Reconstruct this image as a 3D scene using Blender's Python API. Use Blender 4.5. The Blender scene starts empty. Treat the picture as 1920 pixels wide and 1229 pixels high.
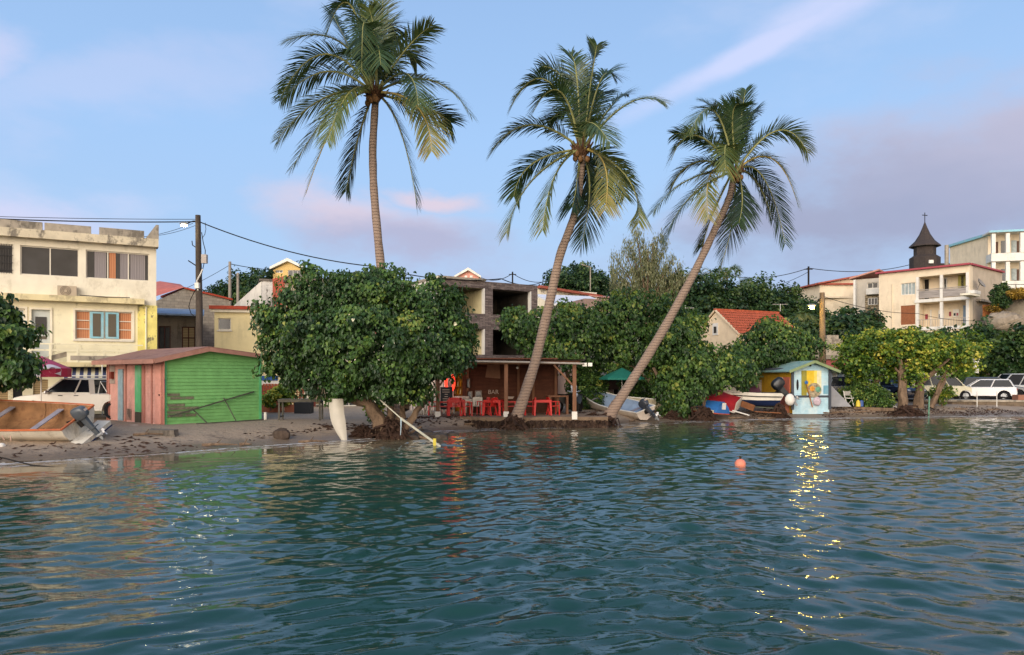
import bpy, bmesh, math, random
import numpy as np
from mathutils import Vector, Matrix
random.seed(7); rng = np.random.default_rng(7)
sc = bpy.context.scene
C = sc.collection
# ------------------------------------------------------------ camera, sky, sun
FPX = 1387.0; HY = 705.0; CH = 2.4
cam_d = bpy.data.cameras.new('camera'); cam = bpy.data.objects.new('camera', cam_d); C.objects.link(cam)
cam.location = (0, 0, CH); cam.rotation_euler = (math.radians(90), 0, 0)
cam_d.sensor_width = 36; cam_d.lens = 36 * FPX / 1920; cam_d.shift_y = (HY - 614.5) / 1920
cam_d.clip_start = .1; cam_d.clip_end = 4000
sc.camera = cam
sc.view_settings.view_transform = 'Standard'; sc.view_settings.look = 'None'; sc.view_settings.gamma = 1
sc.view_settings.exposure = 0.84
SUN_AZ = math.radians(200)   # compass style: direction the light comes from, clockwise from +Y
SUN_EL = math.radians(13)
sd = Vector((math.sin(SUN_AZ) * math.cos(SUN_EL), math.cos(SUN_AZ) * math.cos(SUN_EL), math.sin(SUN_EL)))
sl = bpy.data.lights.new('sun', 'SUN'); sl.energy = 2.5; sl.angle = math.radians(60); sl.color = (1, .91, .80)
so = bpy.data.objects.new('sun', sl); C.objects.link(so); so.rotation_euler = sd.to_track_quat('Z', 'Y').to_euler()

def lin(h):
    h = h.lstrip('#'); o = []
    for i in (0, 2, 4):
        c = int(h[i:i+2], 16) / 255
        o.append(c / 12.92 if c <= .04045 else ((c + .055) / 1.055) ** 2.4)
    return tuple(o)

class NT:
    def __init__(s, tree): s.t = tree; s.n = tree.nodes; s.l = tree.links
    def new(s, typ, **k):
        n = s.n.new(typ)
        for a, b in k.items(): setattr(n, a, b)
        return n
    def put(s, sock, v):
        if isinstance(v, bpy.types.NodeSocket): s.l.new(v, sock)
        elif isinstance(v, (tuple, list)) and sock.type == 'RGBA': sock.default_value = (*v[:3], 1)
        else: sock.default_value = v
    def math(s, op, a, b=0., c=0., clamp=False):
        n = s.new('ShaderNodeMath', operation=op, use_clamp=clamp)
        s.put(n.inputs[0], a); s.put(n.inputs[1], b); s.put(n.inputs[2], c); return n.outputs[0]
    def mix(s, f, a, b, mode='MIX'):
        n = s.new('ShaderNodeMix', data_type='RGBA', blend_type=mode)
        s.put(n.inputs[0], f); s.put(n.inputs[6], a); s.put(n.inputs[7], b); return n.outputs[2]
    def noise(s, vec, scale, detail=3, rough=.55, out=0):
        n = s.new('ShaderNodeTexNoise'); 
        if vec is not None: s.l.new(vec, n.inputs['Vector'])
        n.inputs['Scale'].default_value = scale; n.inputs['Detail'].default_value = detail; n.inputs['Roughness'].default_value = rough
        return n.outputs[out]
    def ramp(s, f, stops, interp='LINEAR'):
        n = s.new('ShaderNodeValToRGB'); s.put(n.inputs[0], f); cr = n.color_ramp; cr.interpolation = interp
        while len(cr.elements) < len(stops): cr.elements.new(.5)
        for e, (p, c) in zip(cr.elements, stops):
            e.position = p; e.color = (*c[:3], 1) if isinstance(c, (tuple, list)) else (c, c, c, 1)
        return n.outputs[0]
    def mapr(s, v, a, b, c=0., d=1.):
        n = s.new('ShaderNodeMapRange', clamp=True, interpolation_type='SMOOTHSTEP')
        for i, x in enumerate((v, a, b, c, d)): s.put(n.inputs[i], x)
        return n.outputs[0]
    def scale3(s, vec, sc3):
        n = s.new('ShaderNodeMapping'); s.l.new(vec, n.inputs[0]); n.inputs['Scale'].default_value = sc3; return n.outputs[0]

# world: Nishita sky with evening clouds placed by direction
w = bpy.data.worlds.new('World'); sc.world = w; w.use_nodes = True
W = NT(w.node_tree); bgn = w.node_tree.nodes['Background']
sky = W.new('ShaderNodeTexSky', sky_type='NISHITA', sun_disc=False)
sky.sun_elevation = SUN_EL; sky.sun_rotation = SUN_AZ; sky.air_density = 1.2; sky.dust_density = 1.5; sky.ozone_density = 1.5
tc = W.new('ShaderNodeTexCoord'); sep = W.new('ShaderNodeSeparateXYZ'); W.l.new(tc.outputs['Generated'], sep.inputs[0])
dx, dy, dz = sep.outputs
n1 = W.noise(W.scale3(tc.outputs['Generated'], (1, 1, 2.2)), 3.2, 6, .55, 1)
sn = W.new('ShaderNodeSeparateColor'); W.l.new(n1, sn.inputs[0])
n2 = W.noise(W.scale3(tc.outputs['Generated'], (1, 1, 2)), 9, 6, .6, 0)
yy = W.math('MAXIMUM', dy, .05)
wob = W.math('MULTIPLY', W.math('SUBTRACT', sn.outputs[0], .5), .22)
wob2 = W.math('MULTIPLY', W.math('SUBTRACT', sn.outputs[1], .5), .22)
u = W.math('ADD', W.math('DIVIDE', dx, yy), wob); v = W.math('ADD', W.math('DIVIDE', dz, yy), wob2)
def U(px): return (px - 960) / FPX
def Vv(py): return (HY - py) / FPX
u0 = W.math('DIVIDE', dx, yy); v0 = W.math('DIVIDE', dz, yy)
def blob(px, py, rx, ry, ang=0., soft=1., raw=False):
    a = math.radians(ang); ca, sa = math.cos(a), math.sin(a)
    du = W.math('SUBTRACT', u0 if raw else u, U(px)); dv = W.math('SUBTRACT', v0 if raw else v, Vv(py))
    p = W.math('DIVIDE', W.math('ADD', W.math('MULTIPLY', du, ca), W.math('MULTIPLY', dv, sa)), rx / FPX)
    q = W.math('DIVIDE', W.math('SUBTRACT', W.math('MULTIPLY', dv, ca), W.math('MULTIPLY', du, sa)), ry / FPX)
    r = W.math('SQRT', W.math('ADD', W.math('MULTIPLY', p, p), W.math('MULTIPLY', q, q)))
    r = W.math('ADD', r, W.math('MULTIPLY', W.math('SUBTRACT', n2, .5), 1.1))
    return W.math('MULTIPLY', W.mapr(r, 1.35, .25), soft)
front = W.mapr(dy, .05, .3)
# the sky itself: Nishita pulled to the clear evening blue
elev = W.math('MAXIMUM', dz, 0.)
blue = W.ramp(elev, [(0, (.33, .47, .70)), (.10, (.375, .535, .79)), (.30, (.33, .52, .83)), (.7, (.22, .36, .64))])
sk = W.mix(.80, W.mix(1., sky.outputs[0], (.075,.075,.075), 'MULTIPLY'), blue)
bank = W.math('MULTIPLY', W.math('MAXIMUM', blob(1800, 350, 580, 185, 14), blob(1490, 430, 240, 100, 8)), front)
bank = W.math('MAXIMUM', bank, W.math('MULTIPLY', blob(1980, 250, 330, 110, 14), front))
bankc = W.mix(W.mapr(v, Vv(420), Vv(180)), (.27, .305, .44), (.43, .42, .54))
bankc = W.mix(W.math('MULTIPLY', n2, .5), bankc, (.36, .37, .50))
cum = W.math('MULTIPLY', W.math('MAXIMUM', W.math('MAXIMUM', blob(650, 415, 175, 75, -8), blob(790, 465, 200, 70, -6)), W.math('MAXIMUM', blob(830, 365, 120, 30, -12), blob(1310, 445, 110, 50, 5, .55))), front)
strk = W.math('MULTIPLY', W.math('MAXIMUM', blob(1420, 92, 300, 26, 27.5, .6, True), blob(1560, 12, 190, 44, 27, .5, True)), front)
wisp = W.math('MULTIPLY', W.math('MAXIMUM', blob(20, 420, 210, 62, 0, .55), W.math('MAXIMUM', blob(-30, 120, 110, 90, 0, .6), blob(220, 190, 330, 70, 10, .25))), front)
hz = W.math('MULTIPLY', W.mapr(v, Vv(455), Vv(600)), .55)
gen = W.math('MULTIPLY', W.mapr(sn.outputs[2], .54, .74), W.math('SUBTRACT', .85, W.math('MULTIPLY', front, .62)))
sk = W.mix(hz, sk, (.36, .45, .66))
sk = W.mix(gen, sk, (.60, .60, .74))
sk = W.mix(wisp, sk, (.60, .56, .72)); sk = W.mix(strk, sk, (.60, .60, .80))
sk = W.mix(W.math('MULTIPLY', cum, 1.), sk, W.mix(W.mapr(v, Vv(470), Vv(370)), (.36, .38, .53), (.56, .50, .60)))
sk = W.mix(W.math('MULTIPLY', bank, .97), sk, bankc)
# warm afterglow of the western sky behind the viewer
glow = W.math('MULTIPLY', W.mapr(dy, .0, -.6), W.mapr(dz, .75, .05))
sk = W.mix(W.math('MULTIPLY', glow, .75), sk, (2.3, 1.7, 1.15))
W.l.new(sk, bgn.inputs[0]); bgn.inputs[1].default_value = 0.74

# ------------------------------------------------------------ helpers
def X(px, Y): return (px - 960) / FPX * Y
def Z(py, Y): return CH + (HY - py) / FPX * Y
def P(px, py, Y): return Vector((X(px, Y), Y, Z(py, Y)))

MATS = {}
def M(name, col, rough=.8, var=.12, scale=2.5, bump=0., metal=0., dirt=0., dcol='#4a443c', bscale=None, dscale=1.1, emit=0., stretch=(1,1,1), spec=.3, edge=(.5,.62)):
    if name in MATS: return MATS[name]
    m = bpy.data.materials.new(name); m.use_nodes = True; MATS[name] = m
    N = NT(m.node_tree); b = N.n['Principled BSDF']
    if isinstance(col, str): col = lin(col)
    t = N.new('ShaderNodeTexCoord').outputs['Object']
    ts = N.scale3(t, stretch)
    n = N.noise(ts, scale, 4)
    k = N.ramp(n, [(.25, 1 - var * 1.6), (.75, 1 + var)])
    c = N.mix(1., col, k, 'MULTIPLY')
    if dirt > 0:
        d = N.noise(N.scale3(t, (1.4, 1.4, .55)), dscale, 7, .68)
        d2 = N.noise(t, dscale * 7, 3, .6)
        d = N.math('ADD', N.math('MULTIPLY', d, .8), N.math('MULTIPLY', d2, .2))
        c = N.mix(N.math('MULTIPLY', N.mapr(d, edge[0], edge[1]), dirt), c, lin(dcol))
    N.l.new(c, b.inputs['Base Color']); b.inputs['Roughness'].default_value = rough; b.inputs['Metallic'].default_value = metal
    b.inputs['Specular IOR Level'].default_value = spec
    if emit: N.l.new(c, b.inputs['Emission Color']); b.inputs['Emission Strength'].default_value = emit
    if bump:
        bn = N.new('ShaderNodeBump'); bn.inputs['Strength'].default_value = bump; bn.inputs['Distance'].default_value = .03
        N.l.new(N.noise(ts, bscale or scale * 6, 4), bn.inputs['Height']); N.l.new(bn.outputs[0], b.inputs['Normal'])
    return m

def glassm(name, col, rough=.08):
    m = M(name, col, rough, .25, 1.2, spec=.6); return m

def stripes(name, a, b, period, axis=0, rough=.8, soft=.02):
    m = bpy.data.materials.new(name); m.use_nodes = True; N = NT(m.node_tree); bs = N.n['Principled BSDF']
    s = N.new('ShaderNodeSeparateXYZ'); N.l.new(N.new('ShaderNodeTexCoord').outputs['Object'], s.inputs[0])
    f = N.math('FRACT', N.math('DIVIDE', s.outputs[axis], period))
    c = N.mix(N.mapr(f, .5 - soft, .5 + soft), lin(a), lin(b)); N.l.new(c, bs.inputs['Base Color']); bs.inputs['Roughness'].default_value = rough
    return m

class MB:
    def __init__(s): s.v = []; s.f = []
    def add(s, vs, fs):
        o = len(s.v); s.v += [tuple(p) for p in vs]; s.f += [tuple(i + o for i in f) for f in fs]; return s
    def box(s, x0, x1, y0, y1, z0, z1):
        return s.add([(x0,y0,z0),(x1,y0,z0),(x1,y1,z0),(x0,y1,z0),(x0,y0,z1),(x1,y0,z1),(x1,y1,z1),(x0,y1,z1)],
                     [(0,3,2,1),(4,5,6,7),(0,1,5,4),(1,2,6,5),(2,3,7,6),(3,0,4,7)])
    def obox(s, c, size, rot=(0,0,0)):
        m = Matrix.Translation(Vector(c)) @ Euler(rot).to_matrix().to_4x4()
        b = MB().box(-size[0]/2, size[0]/2, -size[1]/2, size[1]/2, -size[2]/2, size[2]/2)
        return s.add([m @ Vector(p) for p in b.v], b.f)
    def bar(s, a, b, wx, wz=None):
        a = Vector(a); b = Vector(b); d = (b - a); L = d.length; q = d.to_track_quat('X', 'Z').to_matrix().to_4x4()
        m = Matrix.Translation(a) @ q; wz = wz or wx
        bb = MB().box(0, L, -wx/2, wx/2, -wz/2, wz/2); return s.add([m @ Vector(p) for p in bb.v], bb.f)
    def tube(s, pts, rad, n=8, cap=True, wob=0.):
        pts = [Vector(p) for p in pts]; k = len(pts); rad = rad if isinstance(rad, (list, tuple)) else [rad] * k
        rings = []; up = Vector((.13, .31, 1)).normalized()
        for i, p in enumerate(pts):
            d = (pts[min(i+1, k-1)] - pts[max(i-1, 0)]).normalized()
            a = d.cross(up)
            if a.length < .2: a = d.cross(Vector((1, .2, 0)))
            a.normalize(); b = d.cross(a).normalized()
            rings.append([p + (a * math.cos(j*2*math.pi/n) + b * math.sin(j*2*math.pi/n)) * rad[i] * (1 + wob * math.sin(j * 2.4 + i * 1.3)) for j in range(n)])
        return s.loft(rings, cap)
    def loft(s, rings, cap=True, closed=True):
        o = len(s.v); n = len(rings[0])
        for r in rings: s.v += [tuple(p) for p in r]
        for i in range(len(rings) - 1):
            for j in range(n if closed else n - 1):
                a = o + i*n + j; b = o + i*n + (j+1) % n
                s.f.append((a, b, b + n, a + n))
        if cap: s.f.append(tuple(o + j for j in range(n))[::-1]); s.f.append(tuple(o + (len(rings)-1)*n + j for j in range(n)))
        return s
    def lathe(s, prof, n=14, c=(0,0,0), cap=False):
        return s.loft([[(c[0] + r*math.cos(j*2*math.pi/n), c[1] + r*math.sin(j*2*math.pi/n), c[2] + z) for j in range(n)] for r, z in prof], cap)
    def ext(s, poly, y0, y1, plane='xz'):
        f = {'xz': lambda p, t: (p[0], t, p[1]), 'yz': lambda p, t: (t, p[0], p[1]), 'xy': lambda p, t: (p[0], p[1], t)}[plane]
        return s.loft([[f(p, y0) for p in poly], [f(p, y1) for p in poly]])
    def ball(s, c, r, n=10, m=6):
        r = r if isinstance(r, (tuple, list)) else (r, r, r)
        rings = []
        for i in range(m + 1):
            t = math.pi * i / m; st = max(math.sin(t), .02)
            rings.append([(c[0] + r[0]*st*math.cos(j*2*math.pi/n), c[1] + r[1]*st*math.sin(j*2*math.pi/n), c[2] - r[2]*math.cos(t)) for j in range(n)])
        return s.loft(rings)
    def xf(s, m): s.v = [tuple(m @ Vector(p)) for p in s.v]; return s
    def jit(s, a, sc_=2.):
        r = random.Random(len(s.v)); s.v = [tuple(c + r.uniform(-a, a) for c in p) for p in s.v]; return s
    def build(s, name, mat, parent=None, smooth=False, loc=(0,0,0), rot=(0,0,0)):
        me = bpy.data.meshes.new(name); me.from_pydata(s.v, [], s.f); me.validate(); 
        me.materials.append(mat)
        if smooth:
            me.polygons.foreach_set('use_smooth', [True] * len(me.polygons))
            try: me.set_sharp_from_angle(angle=math.radians(42))
            except Exception: pass
        ob = bpy.data.objects.new(name, me); C.objects.link(ob); ob.location = loc; ob.rotation_euler = rot
        if parent: ob.parent = parent
        return ob
from mathutils import Euler

def tag(o, label=None, cat=None, group=None, kind=None):
    if label: o['label'] = label
    if cat: o['category'] = cat
    if group: o['group'] = group
    if kind: o['kind'] = kind
    return o
def root(name, label, cat, loc=(0,0,0), rz=0., group=None, rot=None):
    o = bpy.data.objects.new(name, None); C.objects.link(o); o.location = loc; o.rotation_euler = rot or (0, 0, rz)
    o.empty_display_size = .2
    return tag(o, label, cat, group)
KIDS = {}
def copy_tree(o, parent=None):
    c = o.copy(); C.objects.link(c)
    if parent: c.parent = parent
    for ch in [x for x in bpy.data.objects if x.parent == o]: copy_tree(ch, c)
    return c
def dup(o, loc, rz, label, group=None, scale=None):
    c = copy_tree(o); c.location = loc; c.rotation_euler = (0, 0, rz); c['label'] = label
    if group: c['group'] = group
    if scale: c.scale = scale
    return c

class Fac:
    """a building whose front runs between two plan points; pixel rectangles are read on that front plane"""
    def __init__(s, name, label, cat, px0, Y0, px1, Y1, zb, group=None):
        s.a = Vector((X(px0, Y0), Y0)); s.b = Vector((X(px1, Y1), Y1)); s.d = (s.b - s.a); s.L = s.d.length; s.d.normalize(); s.zb = zb
        s.root = root(name, label, cat, (s.a.x, s.a.y, zb), math.atan2(s.d.y, s.d.x), group)
    def at(s, px, py, off=0.):
        n = Vector((-s.d.y, s.d.x)); a = s.a + n * off
        k = (px - 960) / FPX
        # a + t d = Y*(k,1)
        den = s.d.x - k * s.d.y; t = (k * a.y - a.x) / den; Y = a.y + t * s.d.y
        return t, Z(py, Y) - s.zb
    def rc(s, px0, px1, py0, py1, off=0.):
        m = (px0 + px1) / 2
        return s.at(px0, py0, off)[0], s.at(px1, py0, off)[0], s.at(m, py1, off)[1], s.at(m, py0, off)[1]
    def box(s, name, mat, px0, px1, py0, py1, out=.1, inn=0., parent=None):
        x0, x1, z0, z1 = s.rc(px0, px1, py0, py1, -out)
        return MB().box(x0, x1, -out, inn, z0, z1).build(name, mat, parent or s.root)
    def wall(s, mat, x0, x1, z0, z1, holes, depth=.25, name='wall', D=6., back=True):
        m = MB(); walls(m, x0, x1, z0, z1, holes, depth)
        if back:
            m.add([(x0,0,z0),(x0,D,z0),(x0,D,z1),(x0,0,z1)], [(0,3,2,1)]); m.add([(x1,0,z0),(x1,D,z0),(x1,D,z1),(x1,0,z1)], [(0,1,2,3)])
            m.add([(x0,D,z0),(x1,D,z0),(x1,D,z1),(x0,D,z1)], [(0,1,2,3)]); m.add([(x0,0,z1),(x1,0,z1),(x1,D,z1),(x0,D,z1)], [(0,1,2,3)])
        return m.build(name, mat, s.root)
    def win(s, r, nx=2, nz=1, fm=None, gm=None, rec=.12, fw=.05, name='window', pane='pane', sill=False, lst=None):
        x0, x1, z0, z1 = r[:4]
        f = MB(); f.box(x0, x1, rec-.04, rec+.02, z0, z0+fw); f.box(x0, x1, rec-.04, rec+.02, z1-fw, z1)
        for i in range(nx + 1):
            c = x0 + fw/2 + (x1 - x0 - fw) * i / nx; f.box(c-fw/2, c+fw/2, rec-.042, rec+.018, z0+fw, z1-fw)
        for i in range(1, nz):
            c = z0 + (z1 - z0) * i / nz; f.box(x0+fw, x1-fw, rec-.036, rec+.01, c-fw/2, c+fw/2)
        o = f.build(name, fm, s.root)
        MB().box(x0+.01, x1-.01, rec, rec+.05, z0+.01, z1-.01).build(pane, gm, o)
        if sill: MB().box(x0-.06, x1+.06, -.08, .03, z0-.09, z0-.005).build('sill', fm, o)
        return o

def walls(m, x0, x1, z0, z1, holes, depth=.25, y=0.):
    xs = sorted({x0, x1, *[h[0] for h in holes], *[h[1] for h in holes]}); zs = sorted({z0, z1, *[h[2] for h in holes], *[h[3] for h in holes]})
    xs = [a for a in xs if x0 <= a <= x1]; zs = [a for a in zs if z0 <= a <= z1]
    for i in range(len(xs)-1):
        for j in range(len(zs)-1):
            cx, cz = (xs[i]+xs[i+1])/2, (zs[j]+zs[j+1])/2
            if any(h[0] < cx < h[1] and h[2] < cz < h[3] for h in holes): continue
            m.add([(xs[i],y,zs[j]),(xs[i+1],y,zs[j]),(xs[i+1],y,zs[j+1]),(xs[i],y,zs[j+1])], [(0,1,2,3)])
    for h in holes:
        a, b, c, d = h[:4]; dp = h[4] if len(h) > 4 else depth
        m.add([(a,y,c),(b,y,c),(b,y,d),(a,y,d),(a,y+dp,c),(b,y+dp,c),(b,y+dp,d),(a,y+dp,d)], [(0,4,5,1),(1,5,6,2),(2,6,7,3),(3,7,4,0),(4,7,6,5)])
    return m

def text_mesh(txt, size, fnt=None, ext=.004, shear=0., bold=0., cuts=0.):
    cu = bpy.data.curves.new('lettering', 'FONT'); cu.body = txt; cu.size = size; cu.extrude = ext; cu.align_x = 'CENTER'; cu.shear = shear; cu.offset = bold
    o = bpy.data.objects.new('lettering', cu); C.objects.link(o)
    dg = bpy.context.evaluated_depsgraph_get(); me = bpy.data.meshes.new_from_object(o.evaluated_get(dg))
    if cuts:
        bm = bmesh.new(); bm.from_mesh(me); k = -2.
        while k < 2.:
            for co, no in (((k, 0, 0), (1, 0, 0)), ((0, k + .34, 0), (0, 1, 0))):
                bmesh.ops.bisect_plane(bm, geom=bm.verts[:] + bm.edges[:] + bm.faces[:], plane_co=co, plane_no=no)
            k += cuts
        bm.to_mesh(me); bm.free()
    vs = [tuple(v.co) for v in me.vertices]; fs = [tuple(p.vertices) for p in me.polygons]
    bpy.data.objects.remove(o); bpy.data.curves.remove(cu); bpy.data.meshes.remove(me)
    m = MB(); m.add(vs, fs); return m
RX = Matrix.Rotation(math.radians(90), 4, 'X')

def npmesh(name, V, F, mat, parent=None, smooth=False, attr=None):
    me = bpy.data.meshes.new(name); V = np.asarray(V, np.float32); F = np.asarray(F, np.int32)
    me.vertices.add(len(V)); me.vertices.foreach_set('co', V.ravel())
    k = F.shape[1]; me.loops.add(F.size); me.loops.foreach_set('vertex_index', F.ravel())
    me.polygons.add(len(F)); me.polygons.foreach_set('loop_start', np.arange(0, F.size, k, dtype=np.int32)); 
    me.polygons.foreach_set('use_smooth', np.full(len(F), smooth)); me.update(calc_edges=True)
    if attr:
        for nme, (dom, arr) in attr.items():
            a = me.attributes.new(nme, 'FLOAT', dom); a.data.foreach_set('value', np.asarray(arr, np.float32))
    me.materials.append(mat); ob = bpy.data.objects.new(name, me); C.objects.link(ob)
    if parent: ob.parent = parent
    return ob
# ------------------------------------------------------------ terrain and sea
SX = np.array([-60, -14.1, -10.9, -8.5, -5.3, -3.1, 0, 3.6, 8.2, 12.3, 19.4, 30, 90.])
SY = np.array([10, 20.0, 22.6, 25.4, 28.2, 32.2, 34.4, 35.6, 38.6, 40.3, 42.1, 44.4, 50.])
SWD = np.array([6, 6, 6.2, 5.5, 3.5, 1.6, 1.1, 1.6, 4.2, 4.5, 3.2, 5., 5])
def smooth(t): t = np.clip(t, 0, 1); return t*t*(3-2*t)
def vnoise(x, y, seed=0):
    r = np.random.default_rng(seed); h = 0
    for k in range(10):
        a = r.uniform(0, 6.28); f = r.uniform(.3, 1.6); h = h + np.sin((x*np.cos(a) + y*np.sin(a)) * f + r.uniform(0, 6.28)) / (1 + f)
    return h / 4
def gz(x, y):
    x = np.asarray(x, float); y = np.asarray(y, float)
    d = y - np.interp(x, SX, SY) - .25 * vnoise(x*2.5, y*2.5, 4)
    wd = np.interp(x, SX, SWD)
    top = np.interp(x, [-30, -9, -3, 5, 12, 30], [.55, .55, .5, .5, .55, .5])
    t = np.clip(d / wd, -3, 1)
    h = np.where(t > 0, top * (smooth(np.clip(t,0,1))*.5 + np.clip(t,0,1)*.5), t * .35)
    h = h + np.where(d > 0, .025 * vnoise(x*5, y*5, 2) * np.clip(d, 0, 1), 0)
    h = h + (.70 - top) * smooth((y - 50) / 1.5)
    hill = smooth((y - 62) / 62) * 12 + 3.6 * smooth((y - 57.5) / 10) * smooth((x - 25) / 11) * (1 - .6 * smooth((y - 75) / 40))
    return h + hill
def G(x, y): return float(gz(x, y))
xs = np.unique(np.concatenate([np.linspace(-160, -32, 26), np.arange(-32, 46, .3), np.linspace(46, 200, 40)]))
ys = np.unique(np.concatenate([np.arange(12, 56, .25), np.arange(56, 130, 1.), np.linspace(130, 420, 20)]))
gx, gy = np.meshgrid(xs, ys); V = np.stack([gx, gy, gz(gx, gy)], -1).reshape(-1, 3)
nx_, ny_ = len(xs), len(ys); i = np.arange((nx_-1)*(ny_-1)); r_, c_ = i // (nx_-1), i % (nx_-1); a = r_*nx_ + c_
F = np.stack([a, a+1, a+1+nx_, a+nx_], 1)
gm = bpy.data.materials.new('sand and soil'); gm.use_nodes = True; N = NT(gm.node_tree); b = N.n['Principled BSDF']
geo = N.new('ShaderNodeNewGeometry'); s3 = N.new('ShaderNodeSeparateXYZ'); N.l.new(geo.outputs[0], s3.inputs[0])
pos = geo.outputs[0]; nA = N.noise(pos, .9, 6, .6); nB = N.noise(pos, 14, 5, .7); nC = N.noise(N.scale3(pos, (.7, 2.4, 1)), 1.5, 6, .7)
sand = N.mix(nA, lin('#8f7d6a'), lin('#ab9882')); sand = N.mix(N.mapr(nB, .52, .7), sand, lin('#6b5a4a'))
wet = N.mapr(N.math('ADD', s3.outputs[2], N.math('MULTIPLY', nA, .12)), .30, .12)
sand = N.mix(N.math('MULTIPLY', wet, .62), sand, lin('#57493d'))
weed = N.math('MULTIPLY', N.mapr(nC, .57, .66), N.math('MULTIPLY', N.mapr(s3.outputs[2], .10, .2), N.mapr(s3.outputs[2], .55, .42)))
sand = N.mix(N.math('MULTIPLY', weed, .85), sand, lin('#2d221b'))
grass = N.mix(nA, lin('#4b5a2a'), lin('#6f7440')); grass = N.mix(N.mapr(nB, .5, .65), grass, lin('#8a7a56'))
col = N.mix(N.mapr(s3.outputs[2], 1.1, 1.8), sand, grass)
asph = N.mix(N.math('MULTIPLY', N.mapr(s3.outputs[1], 50, 51), N.mapr(s3.outputs[2], 1.3, 1.0)), col, N.mix(nB, lin('#55504b'), lin('#6d675f')))
N.l.new(asph, b.inputs['Base Color']); N.l.new(N.math('SUBTRACT', .9, N.math('MULTIPLY', wet, .45)), b.inputs['Roughness']); b.inputs['Specular IOR Level'].default_value = .3
bn = N.new('ShaderNodeBump'); bn.inputs['Strength'].default_value = .5; bn.inputs['Distance'].default_value = .04; N.l.new(N.math('ADD', nB, N.math('MULTIPLY', N.noise(pos, 3.5, 4, .6), 3.)), bn.inputs['Height']); N.l.new(bn.outputs[0], b.inputs['Normal'])
tag(npmesh('ground', V, F, gm, smooth=True), kind='structure')

# sea: real waves, calmer at the shore
rows = [2.2]
while rows[-1] < 52: rows.append(rows[-1] + max(.042, .0042 * rows[-1]))
rows = np.array(rows); tt = np.linspace(-1, 1, 820)
gy = np.repeat(rows[:, None], len(tt), 1); gx = tt[None, :] * (rows[:, None] * .80 + 5)
r = np.random.default_rng(11); H = np.zeros_like(gx)
sh = gy - np.interp(gx, SX, SY)            # <0 on the sea side
dist = np.clip(-sh, 0, 60)
warpx = gx + .5*np.sin(gy*.55+.3*gx) ; warpy = gy + .45*np.sin(gx*.6 - .25*gy)
for k in range(95):
    lam = float(np.exp(r.normal(math.log(.50), .58))); kk = 2*math.pi/lam
    th = math.radians(90 + 12) + r.normal(0, .55)
    slope = .0225 * (1. if lam > .5 else 1.1)
    amp = slope / kk
    fade = smooth((dist - .5) / (2.0 + lam * 2.0))
    H += amp * (fade*.92 + .05) * np.sin(kk * (warpx*math.cos(th) + warpy*math.sin(th)) + r.uniform(0, 6.28))
calm = smooth((7.5 - dist) / 4) * smooth((-gx - 3.0) / 5) * .93      # the still pocket below the huts
gust = .80 + .35 * vnoise(gx*.55, gy*.55, 9)
H = H * (1 - calm) * gust
Hs = H + .02
V = np.stack([gx, gy, Hs], -1).reshape(-1, 3); nr, nc = gx.shape
i = np.arange((nr-1)*(nc-1)); r_, c_ = i // (nc-1), i % (nc-1); a = r_*nc + c_; F = np.stack([a, a+1, a+1+nc, a+nc], 1)
nv = len(V); V = np.concatenate([V, [[-900,-900,-.35],[900,-900,-.35],[900,60,-.35],[-900,60,-.35]]]); F = np.concatenate([F, [[nv, nv+1, nv+2, nv+3]]])
shore = np.concatenate([dist.ravel(), [40]*4]); calmv = np.concatenate([calm.ravel(), [0]*4])
wm = bpy.data.materials.new('sea water'); wm.use_nodes = True; N = NT(wm.node_tree); b = N.n['Principled BSDF']
at = N.new('ShaderNodeAttribute', attribute_name='shore').outputs['Fac']; pos = N.new('ShaderNodeNewGeometry').outputs[0]
nA = N.noise(pos, .5, 4); 
dd = N.math('ADD', at, N.math('MULTIPLY', N.math('SUBTRACT', nA, .5), 4))
col = N.mix(N.mapr(dd, 1.2, 11), lin('#6b5f4a'), lin('#1f4239')); col = N.mix(N.mapr(dd, 9, 22), col, lin('#1b3e39'))
calmf = N.new('ShaderNodeAttribute', attribute_name='calm').outputs['Fac']
nF = N.noise(N.scale3(pos, (1, 1.6, 1)), 3.2, 7, .7); nG = N.noise(N.scale3(pos, (1,1,1)), .35, 2)
fe = N.math('ADD', at, N.math('MULTIPLY', N.math('SUBTRACT', nG, .5), .9))
band = N.math('MULTIPLY', N.mapr(fe, .02, .12), N.mapr(fe, 1.0, .35))
band2 = N.math('MULTIPLY', N.math('MULTIPLY', N.mapr(fe, .9, 1.2), N.mapr(fe, 1.9, 1.4)), .55)
foam = N.math('MULTIPLY', N.math('ADD', band, band2), N.mapr(nF, .44, .55))
foam = N.math('MULTIPLY', foam, N.mapr(nG, .33, .47))
col = N.mix(foam, col, (.62, .60, .58)); N.l.new(col, b.inputs['Base Color'])
N.l.new(N.math('ADD', .035, N.math('MULTIPLY', foam, .6)), b.inputs['Roughness']); b.inputs['IOR'].default_value = 1.333
bn = N.new('ShaderNodeBump'); bn.inputs['Strength'].default_value = .2; bn.inputs['Distance'].default_value = .02
h = N.math('ADD', N.noise(N.scale3(pos, (1, 1.8, 1)), 5., 3, .5), N.math('MULTIPLY', N.noise(N.scale3(pos, (1, 1.6, 1)), 14., 2, .5), .30))
h = N.math('ADD', h, N.math('MULTIPLY', foam, 1.5))
N.l.new(N.math('MULTIPLY', h, N.math('MULTIPLY', N.mapr(dd, .4, 6, .35, 1), N.math('SUBTRACT', 1., N.math('MULTIPLY', calmf, .85)))), bn.inputs['Height']); N.l.new(bn.outputs[0], b.inputs['Normal'])
tag(npmesh('sea_water', V, F, wm, smooth=True, attr={'shore': ('POINT', shore), 'calm': ('POINT', calmv)}), kind='structure')

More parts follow.
